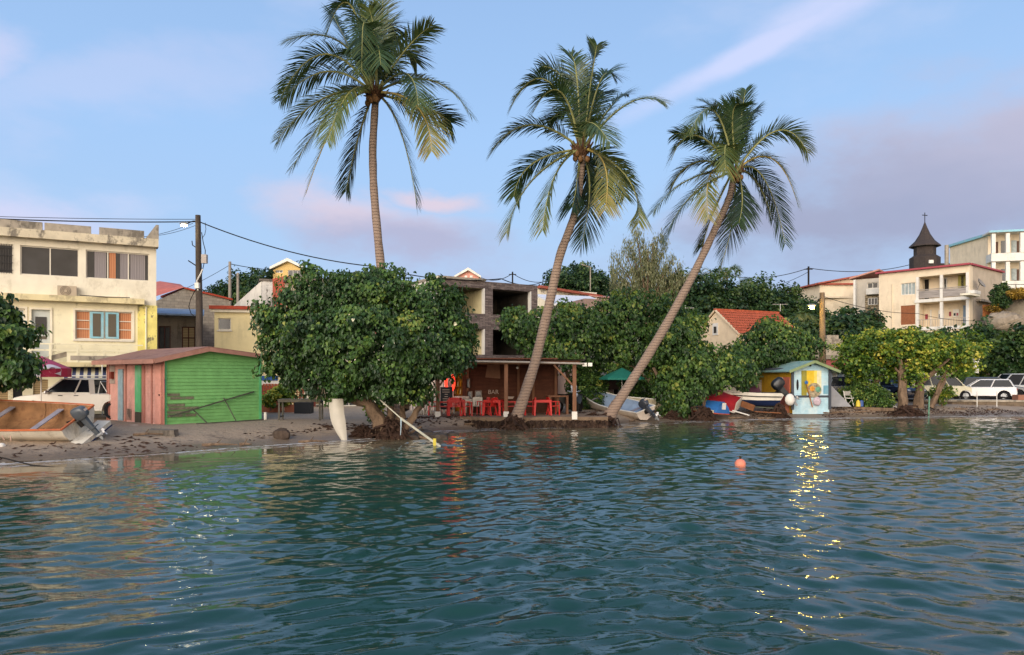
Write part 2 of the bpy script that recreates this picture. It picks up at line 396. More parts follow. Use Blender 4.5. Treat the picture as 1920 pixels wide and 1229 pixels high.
# ------------------------------------------------------------ foliage
def leafmat(name, stops, trans=.22, rough=.42):
    m = bpy.data.materials.new(name); m.use_nodes = True; N = NT(m.node_tree); b = N.n['Principled BSDF']
    at = N.new('ShaderNodeAttribute', attribute_name='tint').outputs['Fac']
    c = N.ramp(at, [(p, lin(h)) for p, h in stops]); N.l.new(c, b.inputs['Base Color']); b.inputs['Roughness'].default_value = rough; b.inputs['Specular IOR Level'].default_value = .35
    tr = N.new('ShaderNodeBsdfTranslucent'); N.l.new(N.mix(1., c, (1.2, 1.25, .5), 'MULTIPLY'), tr.inputs[0])
    mx = N.new('ShaderNodeMixShader'); mx.inputs[0].default_value = trans; N.l.new(b.outputs[0], mx.inputs[1]); N.l.new(tr.outputs[0], mx.inputs[2])
    N.l.new(mx.outputs[0], N.n['Material Output'].inputs[0]); return m
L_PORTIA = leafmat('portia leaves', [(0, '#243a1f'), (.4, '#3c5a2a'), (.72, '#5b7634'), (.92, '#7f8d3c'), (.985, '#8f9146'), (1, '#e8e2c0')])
L_YEL = leafmat('sea grape leaves', [(0, '#2b4420'), (.35, '#476528'), (.65, '#6f8730'), (.9, '#a3a43a'), (1, '#cfc35a')], .3)
L_WOOD = leafmat('woodland leaves', [(0, '#1c2e1d'), (.5, '#2f4a28'), (1, '#55672f')])
L_PINE = leafmat('casuarina needles', [(0, '#4a5238'), (.5, '#6c724e'), (1, '#98926c')])
L_PALM = leafmat('palm leaflets', [(0, '#202e24'), (.35, '#3a5032'), (.6, '#646e3c'), (.8, '#8a8246'), (1, '#98744a')], .2, .35)
L_RED = leafmat('dark red leaves', [(0, '#2e1c1c'), (1, '#5a3030')])
L_FLOW = leafmat('orange flower heads', [(0, '#6f5a24'), (1, '#c09a3a')])
BARK = M('grey brown bark', '#76624f', .9, .3, 5, .9, dirt=.5, dcol='#3c2f25', dscale=2.5, stretch=(1,1,.35))
PBARK = bpy.data.materials.new('ringed palm bark'); PBARK.use_nodes = True; N = NT(PBARK.node_tree); b = N.n['Principled BSDF']
t = N.new('ShaderNodeTexCoord').outputs['Object']; s3 = N.new('ShaderNodeSeparateXYZ'); N.l.new(t, s3.inputs[0])
zz = N.math('ADD', s3.outputs[2], N.math('MULTIPLY', N.noise(t, 2.5, 3), .14)); ring = N.math('FRACT', N.math('MULTIPLY', zz, 7.5))
rg = N.mapr(N.math('ABSOLUTE', N.math('SUBTRACT', ring, .5)), .32, .5)
c = N.mix(N.noise(t, 2.2, 5), lin('#7c685a'), lin('#988473')); c = N.mix(N.math('MULTIPLY', rg, .55), c, lin('#51403a')); c = N.mix(N.mapr(N.noise(t, 5, 5, .7), .56, .7), c, lin('#695848'))
N.l.new(c, b.inputs['Base Color']); b.inputs['Roughness'].default_value = .9
bn = N.new('ShaderNodeBump'); bn.inputs['Strength'].default_value = .7; bn.inputs['Distance'].default_value = .03; N.l.new(rg, bn.inputs['Height']); bn.invert = True; N.l.new(bn.outputs[0], b.inputs['Normal'])

def nrm(a): return a / np.maximum(np.linalg.norm(a, axis=-1, keepdims=True), 1e-6)
def leafcards(name, c, tip, nor, size, tint, mat, parent, width=.85, heart=True):
    n = len(c); tip = nrm(tip); wv = nrm(np.cross(tip, nor)); nn = np.cross(wv, tip); s = size[:, None]
    f = .16 * s * nn
    if heart:
        pts = [c, c + s*(.22*tip - .50*width*wv) + f, c + s*(.62*tip - .36*width*wv) + f, c + s*tip, c + s*(.62*tip + .36*width*wv) + f, c + s*(.22*tip + .50*width*wv) + f]
        V = np.stack(pts, 1).reshape(-1, 3); b = np.arange(n)[:, None] * 6
        F = np.concatenate([b + [0, 1, 2, 3], b + [0, 3, 4, 5]], 1).reshape(-1, 4); T = np.repeat(tint, 2)
    else:
        pts = [c - s*.0*tip, c + s*(.4*tip - .5*width*wv) + f*0, c + s*tip, c + s*(.4*tip + .5*width*wv)]
        V = np.stack(pts, 1).reshape(-1, 3); b = np.arange(n)[:, None] * 4; F = (b + [0, 1, 2, 3]).reshape(-1, 4); T = tint
    return npmesh(name, V, F, mat, parent, attr={'tint': ('FACE', T)})

def crown(name, lobes, parent, mat, leaf=.14, clump=.42, per=34, dens=1., seed=1, droop=.75, tbias=0., width=.85, ragged=.10, inner=.5, gaps=.0, heart=True, white=.0):
    r = np.random.default_rng(seed); C_ = []; O_ = []; T_ = []; 
    L = [(np.array(c, float), np.array(rr, float)) for c, rr in lobes]
    for c, rr in L:
        area = 4*math.pi * (rr[0]*rr[1] + rr[1]*rr[2] + rr[0]*rr[2]) / 3
        n = int(area / (clump**2 * 1.5) * dens) + 3
        d = nrm(r.normal(size=(n, 3))); rad = 1 - np.abs(r.normal(0, ragged, n)) + r.normal(0, ragged*.55, n)
        f0 = r.uniform(0, 6.28, 3); lump = np.sin(d[:,0]*6.5+f0[0])*np.sin(d[:,1]*6+f0[1]) + np.sin(d[:,2]*7+f0[2])*np.sin(d[:,0]*5+f0[1]); rad = rad + lump * .13; spr = r.random(n) < .10; rad = np.where(spr, rad + r.uniform(.05, .2, n), rad)
        if gaps: 
            g = np.sin(d[:,0]*7+seed)+np.sin(d[:,2]*6+seed*2)+np.sin(d[:,1]*5+seed*3); kp = g > -2.2 + gaps*2.4; d, rad, lump = d[kp], rad[kp], lump[kp]
        p = c + d * rr * rad[:, None]
        keep = np.ones(len(p), bool)
        for c2, r2 in L:
            if c2 is c: continue
            keep &= ~((((p - c2) / r2)**2).sum(1) < .62)
        p, d = p[keep], d[keep]; out = nrm(d / rr)
        sz = clump * r.uniform(.5, 1.25, len(p)); hue = r.normal(0, .19, len(p)) + lump[keep] * .05
        o = nrm(r.normal(size=(len(p), per, 3))) * (r.uniform(.25, 1, (len(p), per, 1)) ** .5)
        o = o * sz[:, None, None] * np.array([1, 1, .8])
        o += out[:, None, :] * (np.abs(r.normal(0, .12, (len(p), per, 1))) * clump)
        C_.append((p[:, None] + o).reshape(-1, 3)); ov = nrm(out[:, None] * .8 + nrm(o) * .9 + r.normal(0, .35, o.shape)); O_.append(ov.reshape(-1, 3))
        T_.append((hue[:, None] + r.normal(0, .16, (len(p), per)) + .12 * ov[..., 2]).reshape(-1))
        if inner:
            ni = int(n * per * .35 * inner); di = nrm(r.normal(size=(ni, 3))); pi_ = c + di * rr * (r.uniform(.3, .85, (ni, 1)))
            C_.append(pi_); O_.append(nrm(di + r.normal(0, .6, di.shape))); T_.append(r.normal(-.1, .12, ni))  # inner leaves tinted darker, shade between the clumps put into the colour
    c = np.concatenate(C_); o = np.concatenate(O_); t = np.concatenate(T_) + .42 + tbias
    k = c[:, 2] > -.2 if parent is None else np.ones(len(c), bool); c, o, t = c[k], o[k], t[k]
    tip = o * (1 - droop) * np.array([1, 1, .4]) + np.array([0, 0, -droop]) + r.normal(0, .32, c.shape)
    t = np.clip(t, 0, .98)
    if white: t[r.random(len(t)) < white] = 1.
    return leafcards(name, c, tip, o, leaf * r.uniform(.65, 1.25, len(c)), t, mat, parent, width, heart)

def limb(m, a, b, r0, r1, sag=0., seed=0, n=6, wig=.12):
    r = random.Random(seed); a = Vector(a); b = Vector(b); L = (b - a).length; pts = []
    for i in range(n + 1):
        t = i / n; p = a.lerp(b, t); k = math.sin(math.pi * t)
        pts.append(p + Vector((r.uniform(-1, 1), r.uniform(-1, 1), r.uniform(-.5, .5))) * wig * L * .25 * k + Vector((0, 0, sag * k)))
    m.tube(pts, [r0 + (r1 - r0) * (i / n) ** .8 for i in range(n + 1)], 8, wob=.12); return pts

def tree(name, label, base, lobes, limbs, mat=L_PORTIA, cat='tree', group=None, bark=BARK, **k):
    """base in the world; lobes [(px,py,Y,rx,ry,rz in m)] read at their own distance; limbs [((px,py,Y),(px,py,Y),r0,r1)]"""
    R = root(name, label, cat, base, 0, group); B = Vector(base)
    crown('crown', [(P(l[0], l[1], l[2]) - B, l[3:6]) for l in lobes], R, mat, **k)
    m = MB()
    for j, (a, b, r0, r1) in enumerate(limbs):
        limb(m, P(*a) - B, P(*b) - B, r0, r1, seed=j + int(base[0]*7))
    if limbs: m.build('trunk', bark, R, smooth=True)
    return R

def frond(parent, base, mid, tip, tint, seed, leaf=1.0, n=84, roll=None, name='frond'):
    r = np.random.default_rng(seed); b, m_, t = np.array(base, float), np.array(mid, float), np.array(tip, float)
    c = 2*m_ - .5*(b + t); u = np.linspace(0, 1, n)[:, None]
    pt = (1-u)**2*b + 2*u*(1-u)*c + u*u*t; tg = nrm(2*(1-u)*(c-b) + 2*u*(t-c))
    up = np.array([0, 0, 1.]); ref = np.array([0., -1, 0])
    side = np.cross(tg, up); ln = np.linalg.norm(side, axis=1, keepdims=True)
    alt = nrm(np.array([1., .7 * math.sin(seed * 1.7), 0])); side = nrm(np.where(ln > .25, side / np.maximum(ln, .01), side + alt * (.3 - ln)))
    for i in range(1, n): 
        if (side[i] * side[i-1]).sum() < 0: side[i] *= -1
    side = nrm(side + np.cross(tg, side) * (roll if roll is not None else r.uniform(-.5, .5)))
    nor = np.cross(side, tg)
    V = []; F = []; T = []; flen = np.linalg.norm(c-b) + np.linalg.norm(t-c)
    k0 = int(n*.13); cnt = 0
    for sgn in (-1, 1):
        for i in range(k0, n):
            q = (i - k0) / (n - k0); 
            if r.random() < .05: continue
            L = leaf * (.30 + .95 * math.sin(math.pi * (q * .70 + .16)) ** .8) * r.uniform(.85, 1.08) * (1 - .55 * max(0, q - .85) / .15 * .8)
            fw = .55 + .75 * q; d = nrm(sgn * side[i] + fw * tg[i] + nor[i] * .25 + r.normal(0, .07, 3)); g = r.uniform(.35, .75)
            p = pt[i]; wdt = nrm(np.cross(d, nor[i])) * .024
            p0, o = p, len(V); dd = d
            row = []
            for s_, wf in ((0, .6), (.34, 1.), (.7, .75), (1, .08)):
                q3 = p + d * L * s_ + up * (-g * L * s_ * s_ * .55)
                V += [q3 - wdt * wf, q3 + wdt * wf]
            for s_ in range(3): F.append((o + 2*s_, o + 2*s_ + 1, o + 2*s_ + 3, o + 2*s_ + 2))
            tn = tint + r.normal(0, .07) + (.10 if q > .8 else 0); T += [tn, tn, tn + .06 * r.random()]
    ob = npmesh(name, V, F, L_PALM, parent, attr={'tint': ('FACE', np.clip(T, 0, 1))})
    k = list(range(0, n, 8)) + [n - 1]
    MB().tube([pt[i] for i in k], [.055 * (1 - i / n) + .008 for i in k], 5).build('rib', RIB if tint < .6 else RIBY, ob, True)
    return ob
RIB = M('green frond rib', '#8a8a55', .6); RIBY = M('yellow frond rib', '#b09a55', .6); FIB = M('palm fibre', '#6a4c36', .95, .3, 12, .8); NUT = M('husks', '#7d5b38', .7, .3, 6)

def palm(name, label, group, trunk, zf, ctr, fr, Y, base, nuts=6, seed=0):
    """trunk [(px,py,Y,r)]; zf maps chart units to pixels; fr [(mx,my,tx,ty,depth,tint)]"""
    B = Vector(base); R = root(name, label, 'palm tree', base, 0, group)
    pts = [P(a, b, c) - B for a, b, c, d in trunk]; rad = [d for *_, d in trunk]
    # smooth the trunk
    sm = []; sr = []
    for i in range(len(pts) - 1):
        p0, p1, p2, p3 = pts[max(i-1, 0)], pts[i], pts[i+1], pts[min(i+2, len(pts)-1)]
        for j in range(6):
            t = j / 6; sm.append(.5*((2*p1) + (p2-p0)*t + (2*p0-5*p1+4*p2-p3)*t*t + (3*p1-p0-3*p2+p3)*t**3)); sr.append(rad[i] + (rad[i+1]-rad[i])*t)
    sm.append(pts[-1]); sr.append(rad[-1])
    sr = [r_ * (1 + .04 * math.sin(i * 2.1)) for i, r_ in enumerate(sr)]
    MB().tube(sm, sr, 12, wob=.03).build('trunk', PBARK, R, True)
    cx, cy = zf(*ctr); c0 = P(cx, cy, Y) - B
    m = MB(); rr = random.Random(seed)
    for i in range(26):
        a = rr.uniform(0, 6.28); m.tube([c0 + Vector((0, 0, -.5 + rr.random()*.3)), c0 + Vector((math.cos(a)*.25, math.sin(a)*.25, -.1)), c0 + Vector((math.cos(a)*rr.uniform(.35, .6), math.sin(a)*.5, rr.uniform(-.1, .5)))], [.09, .07, .02], 5)
    m.build('fibre_sheath', FIB, R, True)
    for i in range(nuts):
        a = rr.uniform(3.4, 6.2); MB().ball(c0 + Vector((math.cos(a)*.3, math.sin(a)*.32, rr.uniform(-.5, -.1))), (.12, .12, .15), 8, 6).build('coconut', NUT, R, True)
    for i, (mx, my, tx, ty, dp, tint) in enumerate(fr):
        a, b_ = zf(mx, my); c_, d_ = zf(tx, ty)
        bp = c0 + Vector((math.copysign(.08, tx - ctr[0]), math.copysign(.1, dp), .05))
        frond(R, bp, P(a, b_, Y + dp*.55) - B, P(c_, d_, Y + dp) - B, tint, seed*50 + i)
    return R
# ------------------------------------------------------------ paints
CREAM = M('cream wall paint', '#ddd5bf', .85, .08, 1.2, .1, dirt=.35, dcol='#a49a80')
YELW = M('yellow wall paint', '#e0d8b8', .85, .08, 1.2, .1, dirt=.5, dcol='#8c8468', edge=(.54,.64))
PEEL = M('peeling yellow paint', '#dfd07a', .85, .15, 2, .3, dirt=.85, dcol='#6e6856', edge=(.53,.58), dscale=1.6)
CONC = M('weathered concrete', '#9c9282', .9, .2, 3, .4, dirt=.7, dcol='#4f4a42')
CONCD = M('dark weathered concrete', '#6f675d', .9, .2, 3, .4, dirt=.7, dcol='#3a3631')
WHT = M('white paint', '#d8d4ca', .7, .06, 2, .0, dirt=.25, dcol='#97928a')
FRAME = M('window frame paint', '#cfc8b8', .6, .05)
BLUEF = M('pale blue paint', '#86b7c4', .6, .1, 4, dirt=.3, dcol='#b9b6a6')
GLASS = M('dark window glass', '#323334', .15, .35, .9, spec=.35)
GLASSP = M('pale curtained glass', '#9aa5a3', .3, .2, 3, spec=.5)
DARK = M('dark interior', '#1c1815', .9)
CURT_O = stripes('orange curtain folds', '#a86c48', '#b98058', .09); CURT_G = stripes('grey curtain folds', '#77706f', '#8a8382', .08)
LOUV = stripes('dark louvres', '#3c362d', '#6b6250', .05, 2); SHUT = stripes('tan roller shutter', '#a58f68', '#83704f', .10, 2)
REDT = M('red roof edge', '#a8462f', .8, .15, 4, dirt=.3, dcol='#6e3a2b'); PINKR = M('pink roof sheeting', '#b8685a', .8, .15, 3)
BRICKR = M('peeling brick red paint', '#a4503b', .85, .15, 3, dirt=.55, dcol='#c9bfae', edge=(.55,.6))
MOULD = M('mouldy white paint', '#c9c5bd', .9, .12, 2, .2, dirt=.8, dcol='#57524c', edge=(.5,.58), dscale=1.5)
BLOCK = bpy.data.materials.new('grey concrete blocks')
def brickmat(m, c1, c2, mort, w_, h_, ms=.012, bump=.3, rough=.9):
    m.use_nodes = True; N = NT(m.node_tree); b = N.n['Principled BSDF']; t = N.new('ShaderNodeTexCoord').outputs['Object']
    s = N.new('ShaderNodeSeparateXYZ'); N.l.new(t, s.inputs[0]); cb = N.new('ShaderNodeCombineXYZ')
    N.l.new(N.math('ADD', s.outputs[0], s.outputs[1]), cb.inputs[0]); N.l.new(s.outputs[2], cb.inputs[1])
    k = N.new('ShaderNodeTexBrick'); N.l.new(cb.outputs[0], k.inputs[0]); k.inputs['Scale'].default_value = 1
    k.inputs['Brick Width'].default_value = w_; k.inputs['Row Height'].default_value = h_; k.inputs['Mortar Size'].default_value = ms; k.inputs['Bias'].default_value = 0
    k.inputs['Color1'].default_value = (*lin(c1), 1); k.inputs['Color2'].default_value = (*lin(c2), 1); k.inputs['Mortar'].default_value = (*lin(mort), 1)
    c = N.mix(1., k.outputs[0], N.ramp(N.noise(t, 3, 5), [(.25, .7), (.75, 1.25)]), 'MULTIPLY')
    N.l.new(c, b.inputs['Base Color']); b.inputs['Roughness'].default_value = rough
    bn = N.new('ShaderNodeBump'); bn.inputs['Strength'].default_value = bump; bn.inputs['Distance'].default_value = .02; bn.invert = True; N.l.new(k.outputs[1], bn.inputs['Height']); N.l.new(bn.outputs[0], b.inputs['Normal'])
    return m
brickmat(BLOCK, '#8f8678', '#9d9484', '#7d7568', .5, .2)
STONE = brickmat(bpy.data.materials.new('split stone cladding'), '#5c4f4b', '#857770', '#2f2826', .42, .085, .008, .6)
RUBBLE = brickmat(bpy.data.materials.new('rubble stone'), '#7d7058', '#a39377', '#4f4536', .35, .22, .03, .6)

# ------------------------------------------------------------ yellow three storey house, left
def yellow_house():
    a = Vector((X(0, 33), 33)); bb = Vector((X(293, 36), 36)); d = (bb - a).normalized(); s = a - d * 5.
    F = Fac('yellow_house', 'three storey cream and yellow house with peeling paint and a striped awning, far left', 'house', 960 + s.x / s.y * FPX, s.y, 293, 36, .6)
    L = F.L; zt = F.at(293, 462)[1]; zl = F.at(270, 572)[1]; zf = F.at(160, 680)[1]
    R = F.rc
    w1 = R(-95, -14, 452, 513); w2 = R(-10, 25, 452, 513); w3 = R(38, 148, 462, 518); w4 = R(161, 280, 470, 527)
    m1 = R(-80, -40, 578, 640); m2 = R(-15, 47, 578, 640); dr = R(59, 94, 581, 676); m3 = R(141, 248, 584, 637)
    g1 = R(-60, 15, 715, 770); g2 = R(24, 42, 715, 760); g3 = R(62, 90, 712, 764); g4 = R(140, 204, 708, 772)
    F.wall(YELW, 0, L, 0, zl, [(*m1[:2], m2[2], m2[3]), m2, dr, m3, (*g1, .4), (*g2, .2), (*g3, .2), (*g4, 1.5)], .22, D=9)
    zc = (F.at(10, 513)[1] + F.at(200, 524)[1]) / 2; zu = (F.at(60, 463)[1] + F.at(220, 471)[1]) / 2
    tops = [(w1[0], w1[1], zc, zu), (w2[0], w2[1], zc, zu), (w3[0], w3[1], zc, zu), (w4[0], w4[1], zc, zu)]
    m = MB(); walls(m, 0, L, zl, zt, tops, .22); m.add([(L,0,zl),(L,9,zl),(L,9,zt),(L,0,zt),(0,0,zl),(0,9,zl),(0,9,zt),(0,0,zt)], [(0,1,2,3),(4,7,6,5),(3,2,6,7),(1,5,6,2)])
    m.build('upper_wall', CREAM, F.root)
    # top windows
    o = F.win(tops[0], 3, 1, FRAME, GLASS); 
    o = F.win(tops[1], 1, 1, FRAME, GLASS); g = MB()
    for i in range(7): x = tops[1][0] + (tops[1][1]-tops[1][0]) * (i+.5)/7; g.tube([(x, -.03, zc), (x, -.03, zu)], .012, 4)
    for i in range(4): z = zc + (zu-zc)*(i+.5)/4; g.box(tops[1][0], tops[1][1], -.035, -.02, z-.012, z+.012)
    g.build('window_grille', M('dark iron', '#2c2a2a', .5), F.root)
    F.win(tops[2], 2, 1, FRAME, GLASS)
    o = F.win(tops[3], 3, 1, FRAME, GLASS); x0, x1 = tops[3][:2]; W_ = x1 - x0
    for k0, k1, mt in ((.13, .31, CURT_G), (.355, .46, CURT_O), (.53, .655, CURT_G), (.69, .93, CURT_G)):
        mm = MB(); n = 10
        mm.loft([[(x0 + W_*(k0+(k1-k0)*i/n), .105 + .008*(i % 2), z) for i in range(n+1)] for z in (zc+.06, zu-.06)], False, False); mm.build('curtain', mt, o)
    # mid floor
    F.win((*m1[:2], m2[2], m2[3]), 3, 3, BLUEF, GLASSP); F.win(m2, 3, 3, FRAME, GLASSP, fw=.07)
    o = F.win(m3, 4, 1, FRAME, CURT_O, pane='curtain', fw=.05, sill=True)
    W_ = m3[1]-m3[0]
    for k0, k1 in ((.25, .49), (.52, .76)):
        q = MB(); a0, a1 = m3[0]+W_*k0, m3[0]+W_*k1; q.box(a0, a1, .02, .06, m3[2]+.05, m3[3]-.04); sh_ = q.build('shutter', BLUEF, o)
        MB().box(a0+.12, a1-.12, .005, .03, m3[2]+.14, m3[3]-.12).build('louvres', LOUV, sh_)
    for k in (.125, .87):
        for t in (.36, .66): MB().box(m3[0]+W_*(k-.115), m3[0]+W_*(k+.115), .075, .09, m3[2]+(m3[3]-m3[2])*t-.02, m3[2]+(m3[3]-m3[2])*t+.02).build('glazing_bar', FRAME, o)
    do = MB().box(dr[0], dr[1], .1, .16, dr[2], dr[3]).build('door', M('washed white door', '#b7bcb6', .7, .1, 4), F.root)
    h = dr[3]-dr[2]; MB().box(dr[0]+.14, dr[1]-.14, .07, .13, dr[2]+h*.52, dr[2]+h*.86).build('door_screen', GLASS, do); MB().box(dr[0]+.14, dr[1]-.14, .08, .12, dr[2]+h*.42, dr[2]+h*.48).build('fretwork', LOUV, do)
    for r_ in (m2, dr, m3):
        q = MB(); t = .09
        q.box(r_[0]-t, r_[0], -.05, .0, r_[2]-t, r_[3]+t); q.box(r_[1], r_[1]+t, -.05, 0, r_[2]-t, r_[3]+t); q.box(r_[0], r_[1], -.05, 0, r_[3], r_[3]+t); q.build('surround', CREAM, F.root)
    # ledge, cornice, parapet
    MB().box(0, F.at(270, 570)[0], -.5, 0, zl - .02, zl + .24).build('ledge', M('stained cream ledge', '#d5c79a', .85, .1, 1.5, .1, dirt=.5, dcol='#7d7360'), F.root)
    MB().box(0, L + .08, -.42, .3, zt - .10, zt + .28).build('cornice', M('stained cornice', '#c9bda2', .9, .12, 2, .3, dirt=.8, dcol='#56504a', edge=(.48,.58)), F.root)
    for p0, p1 in ((-150, 80), (84, 171), (186, 270)):
        a0, a1 = F.at(p0, 450)[0], F.at(p1, 450)[0]; MB().box(a0, a1, -.2, 0, zt+.283, zt+.66).build('parapet_block', CONC, F.root)
    a0 = F.at(272, 450)[0]; MB().ext([(a0, zt+.283), (L+.1, zt+.283), (L+.1, zt+1.0), (L-.02, zt+1.0)], -.22, -.02).build('parapet_fin', CONC, F.root)
    a0, a1, z0, z1 = R(258, 292, 580, 676); MB().box(a0, L+.03, -.12, -.002, 0, zl-.03).build('pier', PEEL, F.root)
    # balcony
    b0, b1 = F.at(-120, 680)[0], F.at(268, 680, -1.0)[0]; zs = F.at(160, 688, -1.)[1]; zr = F.at(160, 645, -1.)[1]
    MB().box(b0, b1, -1.0, -.003, zs, zs+.2).build('balcony_slab', M('stained balcony', '#cbbd92', .9, .1, 2, .3, dirt=.8, dcol='#5a5346'), F.root)
    q = MB(); q.box(b0, b1, -1.0, -.9, zr-.06, zr); q.box(b0, b1, -.98, -.93, zr-.34, zr-.28)
    x = b0
    while x < b1: q.box(x, x+.09, -.995, -.91, zs+.2, zr-.06); x += 1.05
    q.box(F.at(125, 660, -1)[0], b1, -.97, -.93, zs+.2, zs+.62); q.build('balcony_railing', YELW, F.root)
    c0 = F.at(132, 655, -1)[0]; MB().box(c0, b1-.25, -1.0, -.972, zs+.30, zs+.50).build('railing_panel', CONC, F.root)
    # ground floor fittings
    o = MB().box(g1[0], g1[1], .1, .16, 0, g1[3]).build('roller_shutter', SHUT, F.root); MB().box(g3[0], g3[1], .1, .16, g3[2], g3[3]).build('roller_shutter', SHUT, F.root); MB().box(g2[0], g2[1], .1, .16, g2[2], g2[3]).build('door', GLASS, F.root)
    o = MB().ball(((g4[0]+g4[1])/2+.1, 1.2, 1.75), (.28, .02, .18), 12, 6).build('plaque', M('oval plaque', '#8a8468', .6), F.root)
    # awnings
    AW = stripes('blue and white awning cloth', '#3c4468', '#d9d2b6', .30)
    for p0, p1, nm in ((119, 206, 1), (-110, 22, 2)):
        a0, a1 = F.at(p0, 700, -1.0)[0], F.at(p1, 700, -1.0)[0]; zt_, zb_ = F.at(160, 689, -.1)[1], F.at(160, 706, -1.2)[1]
        q = MB(); q.add([(a0,-.02,zt_),(a1,-.02,zt_),(a1,-1.15,zb_),(a0,-1.15,zb_)], [(0,3,2,1)])
        n = int((a1-a0)/.15)
        for i in range(n):
            e0, e1 = a0 + i*.15, a0 + (i+1)*.15; q.add([(e0,-1.16,zb_),(e1,-1.16,zb_),(e1,-1.16,zb_-.20),((e0+e1)/2,-1.16,zb_-.25),(e0,-1.16,zb_-.20)], [(0,4,3,2,1)])
        q.build('awning', AW, F.root); 
        q2 = MB().tube([(a0,-1.15,zb_+.02),(a1,-1.15,zb_+.02)], .025, 5); q2.build('awning_bar', WHT, F.root)
    q = MB().tube([(F.at(192,700)[0], -1.1, 0), (F.at(192,700)[0], -1.1, 2.3)], .025, 6).build('awning_post', WHT, F.root)
    # air conditioner
    a0, a1, z0, z1 = R(108, 144, 537, 556, -.15); ac = MB().box(a0, a1, -.34, -.04, z0, z1).build('air_conditioner', M('aged beige plastic', '#b0a088', .6, .1), F.root)
    q = MB(); cx, cz = a0+(a1-a0)*.42, (z0+z1)/2
    for rr_ in (.08, .14, .2): q.lathe([(rr_, -.01), (rr_+.02, 0), (rr_, .01)], 16); 
    q.xf(Matrix.Translation((cx, -.35, cz)) @ RX).build('fan_grille', M('grille grey', '#7c7060', .6), ac)
    q = MB().tube([(L-.45, -.14, .1), (L-.45, -.14, zl-.1)], .04, 6).build('drain_pipe', YELW, F.root)
    q = MB().tube([(F.at(150,565)[0], -.52, zl+.28), (F.at(200,565)[0], -.53, zl+.25), (F.at(243,565)[0], -.52, zl+.27)], .018, 4).build('cable', DARK, F.root)
yellow_house()
# loose board on the balcony edge
tag(MB().bar(P(76, 677, 33.0), P(126, 664, 33.6), .06, .22).build('weathered_board', CONC), 'long grey board lying aslant on the yellow house balcony', 'board')

# ------------------------------------------------------------ houses behind
def simple(name, label, px0, Y0, px1, Y1, zb, wallm, top, wins, D=6, group=None, fm=FRAME, gm=GLASS, cat='house', sill=False, ground=None):
    F = Fac(name, label, cat, px0, Y0, px1, Y1, zb, group); zt = F.at(px1 if top[0] else px0, top[1])[1]
    hs = [F.rc(*w_[:4]) for w_ in wins]
    F.wall(wallm, 0, F.L, 0, zt, hs, .16, D=D)
    for h, w_ in zip(hs, wins): F.win(h, w_[4] if len(w_) > 4 else 1, w_[5] if len(w_) > 5 else 1, fm, w_[6] if len(w_) > 6 else gm, sill=sill, fw=.06)
    F.zt = zt; return F

# grey block house with a pink gable roof
F = simple('grey_block_house', 'unpainted grey block house with a pink gable roof behind the wooden pole', 290, 50, 430, 53, .7, BLOCK, (0, 573), [(351,364,560,569,1,1,WHT), (400,413,561,570,2,1,WHT)], D=7)
ax, az = F.at(345, 542); l0 = F.at(296, 566)[1]; r0 = F.at(425, 562)
MB().ext([(0, F.zt), (F.L, F.zt), (F.L, r0[1]), (ax, az), (0, l0)], 0, .25).build('gable', BLOCK, F.root)
MB().ext([(ax, az), (ax, az+.12), (F.L+.2, r0[1]+.08), (F.L+.2, r0[1]-.04)], -.15, 7).build('roof', REDT, F.root)
q = MB(); bx, bz = F.at(306, 525, 5); q.add([(-3, -.15, l0-.9), (ax, -.15, az+.1), (ax+1.2, 6, az+1.0), (bx, 6, bz), (-3, 6, l0+1.0)], [(0,1,2,3,4)]); q.build('roof', PINKR, F.root)
b = MB().box(*F.rc(452/1.28, 466/1.28, 1, 2)[:2], -.3, 0, 3, 3.01) if False else None
# low brown house
F = simple('brown_lean_to_house', 'low grey brown house with dark red doors in the gap beside the yellow house', 288, 45, 376, 46, .6, M('grey brown plaster', '#7d7264', .9, .15, 2, .3, dirt=.6, dcol='#453e36'), (0, 588), [(297,320,612,655,2,1), (341,366,613,655,2,2,SHUT)], fm=M('dark red joinery', '#4d2a22', .7))
x0, x1 = -.5, F.L + .2; MB().ext([(-.9, F.zt-.15), (-.9, F.zt-.05), (3.5, F.zt+.62), (3.5, F.zt+.5)], x0, x1, 'yz').build('roof', M('blue grey sheeting', '#7d8ea0', .6, .15, 4, dirt=.4, dcol='#4c4a48'), F.root)
# cream house, red roof edge
F = Fac('cream_house', 'cream house with a red roof edge and one small window, left of the big tree', 'house', 402, 43, 560, 44, .6); Fc = F
zt = F.at(440, 581)[1]; wn = F.rc(409, 433, 597, 619); sh_ = F.rc(460, 486, 580, 600)
q = MB(); walls(q, 0, F.L, 0, zt, [wn], .16); th = Vector((X(383, 46.5), 46.5)); 
q.add([(0,0,0),(0,6,0),(0,6,zt),(0,0,zt),(F.L,0,0),(F.L,6,0),(F.L,6,zt),(F.L,0,zt)], [(0,3,2,1),(4,5,6,7),(3,7,6,2)]); q.build('wall', M('cream plaster', '#dccc9c', .85, .06, 1.2, .1, dirt=.25, dcol='#a59a78'), F.root)
F.win(wn, 1, 1, FRAME, GLASS, sill=True)
MB().box(-.25, F.L+.1, -.3, 6, zt+.004, zt+.2).build('roof', REDT, F.root); MB().box(-.2, F.L, -.18, -.004, zt-.16, zt-.001).build('fascia', CREAM, F.root)
a0, a1, z0, z1 = F.rc(470, 489, 588, 597); MB().tube([(a0, -.12, z0), (a1+.8, -.12, z0)], .14, 8).build('shutter_box', CREAM, F.root)
a0, a1, z0, z1 = F.rc(486, 522, 690, 703, -.1); q = MB()
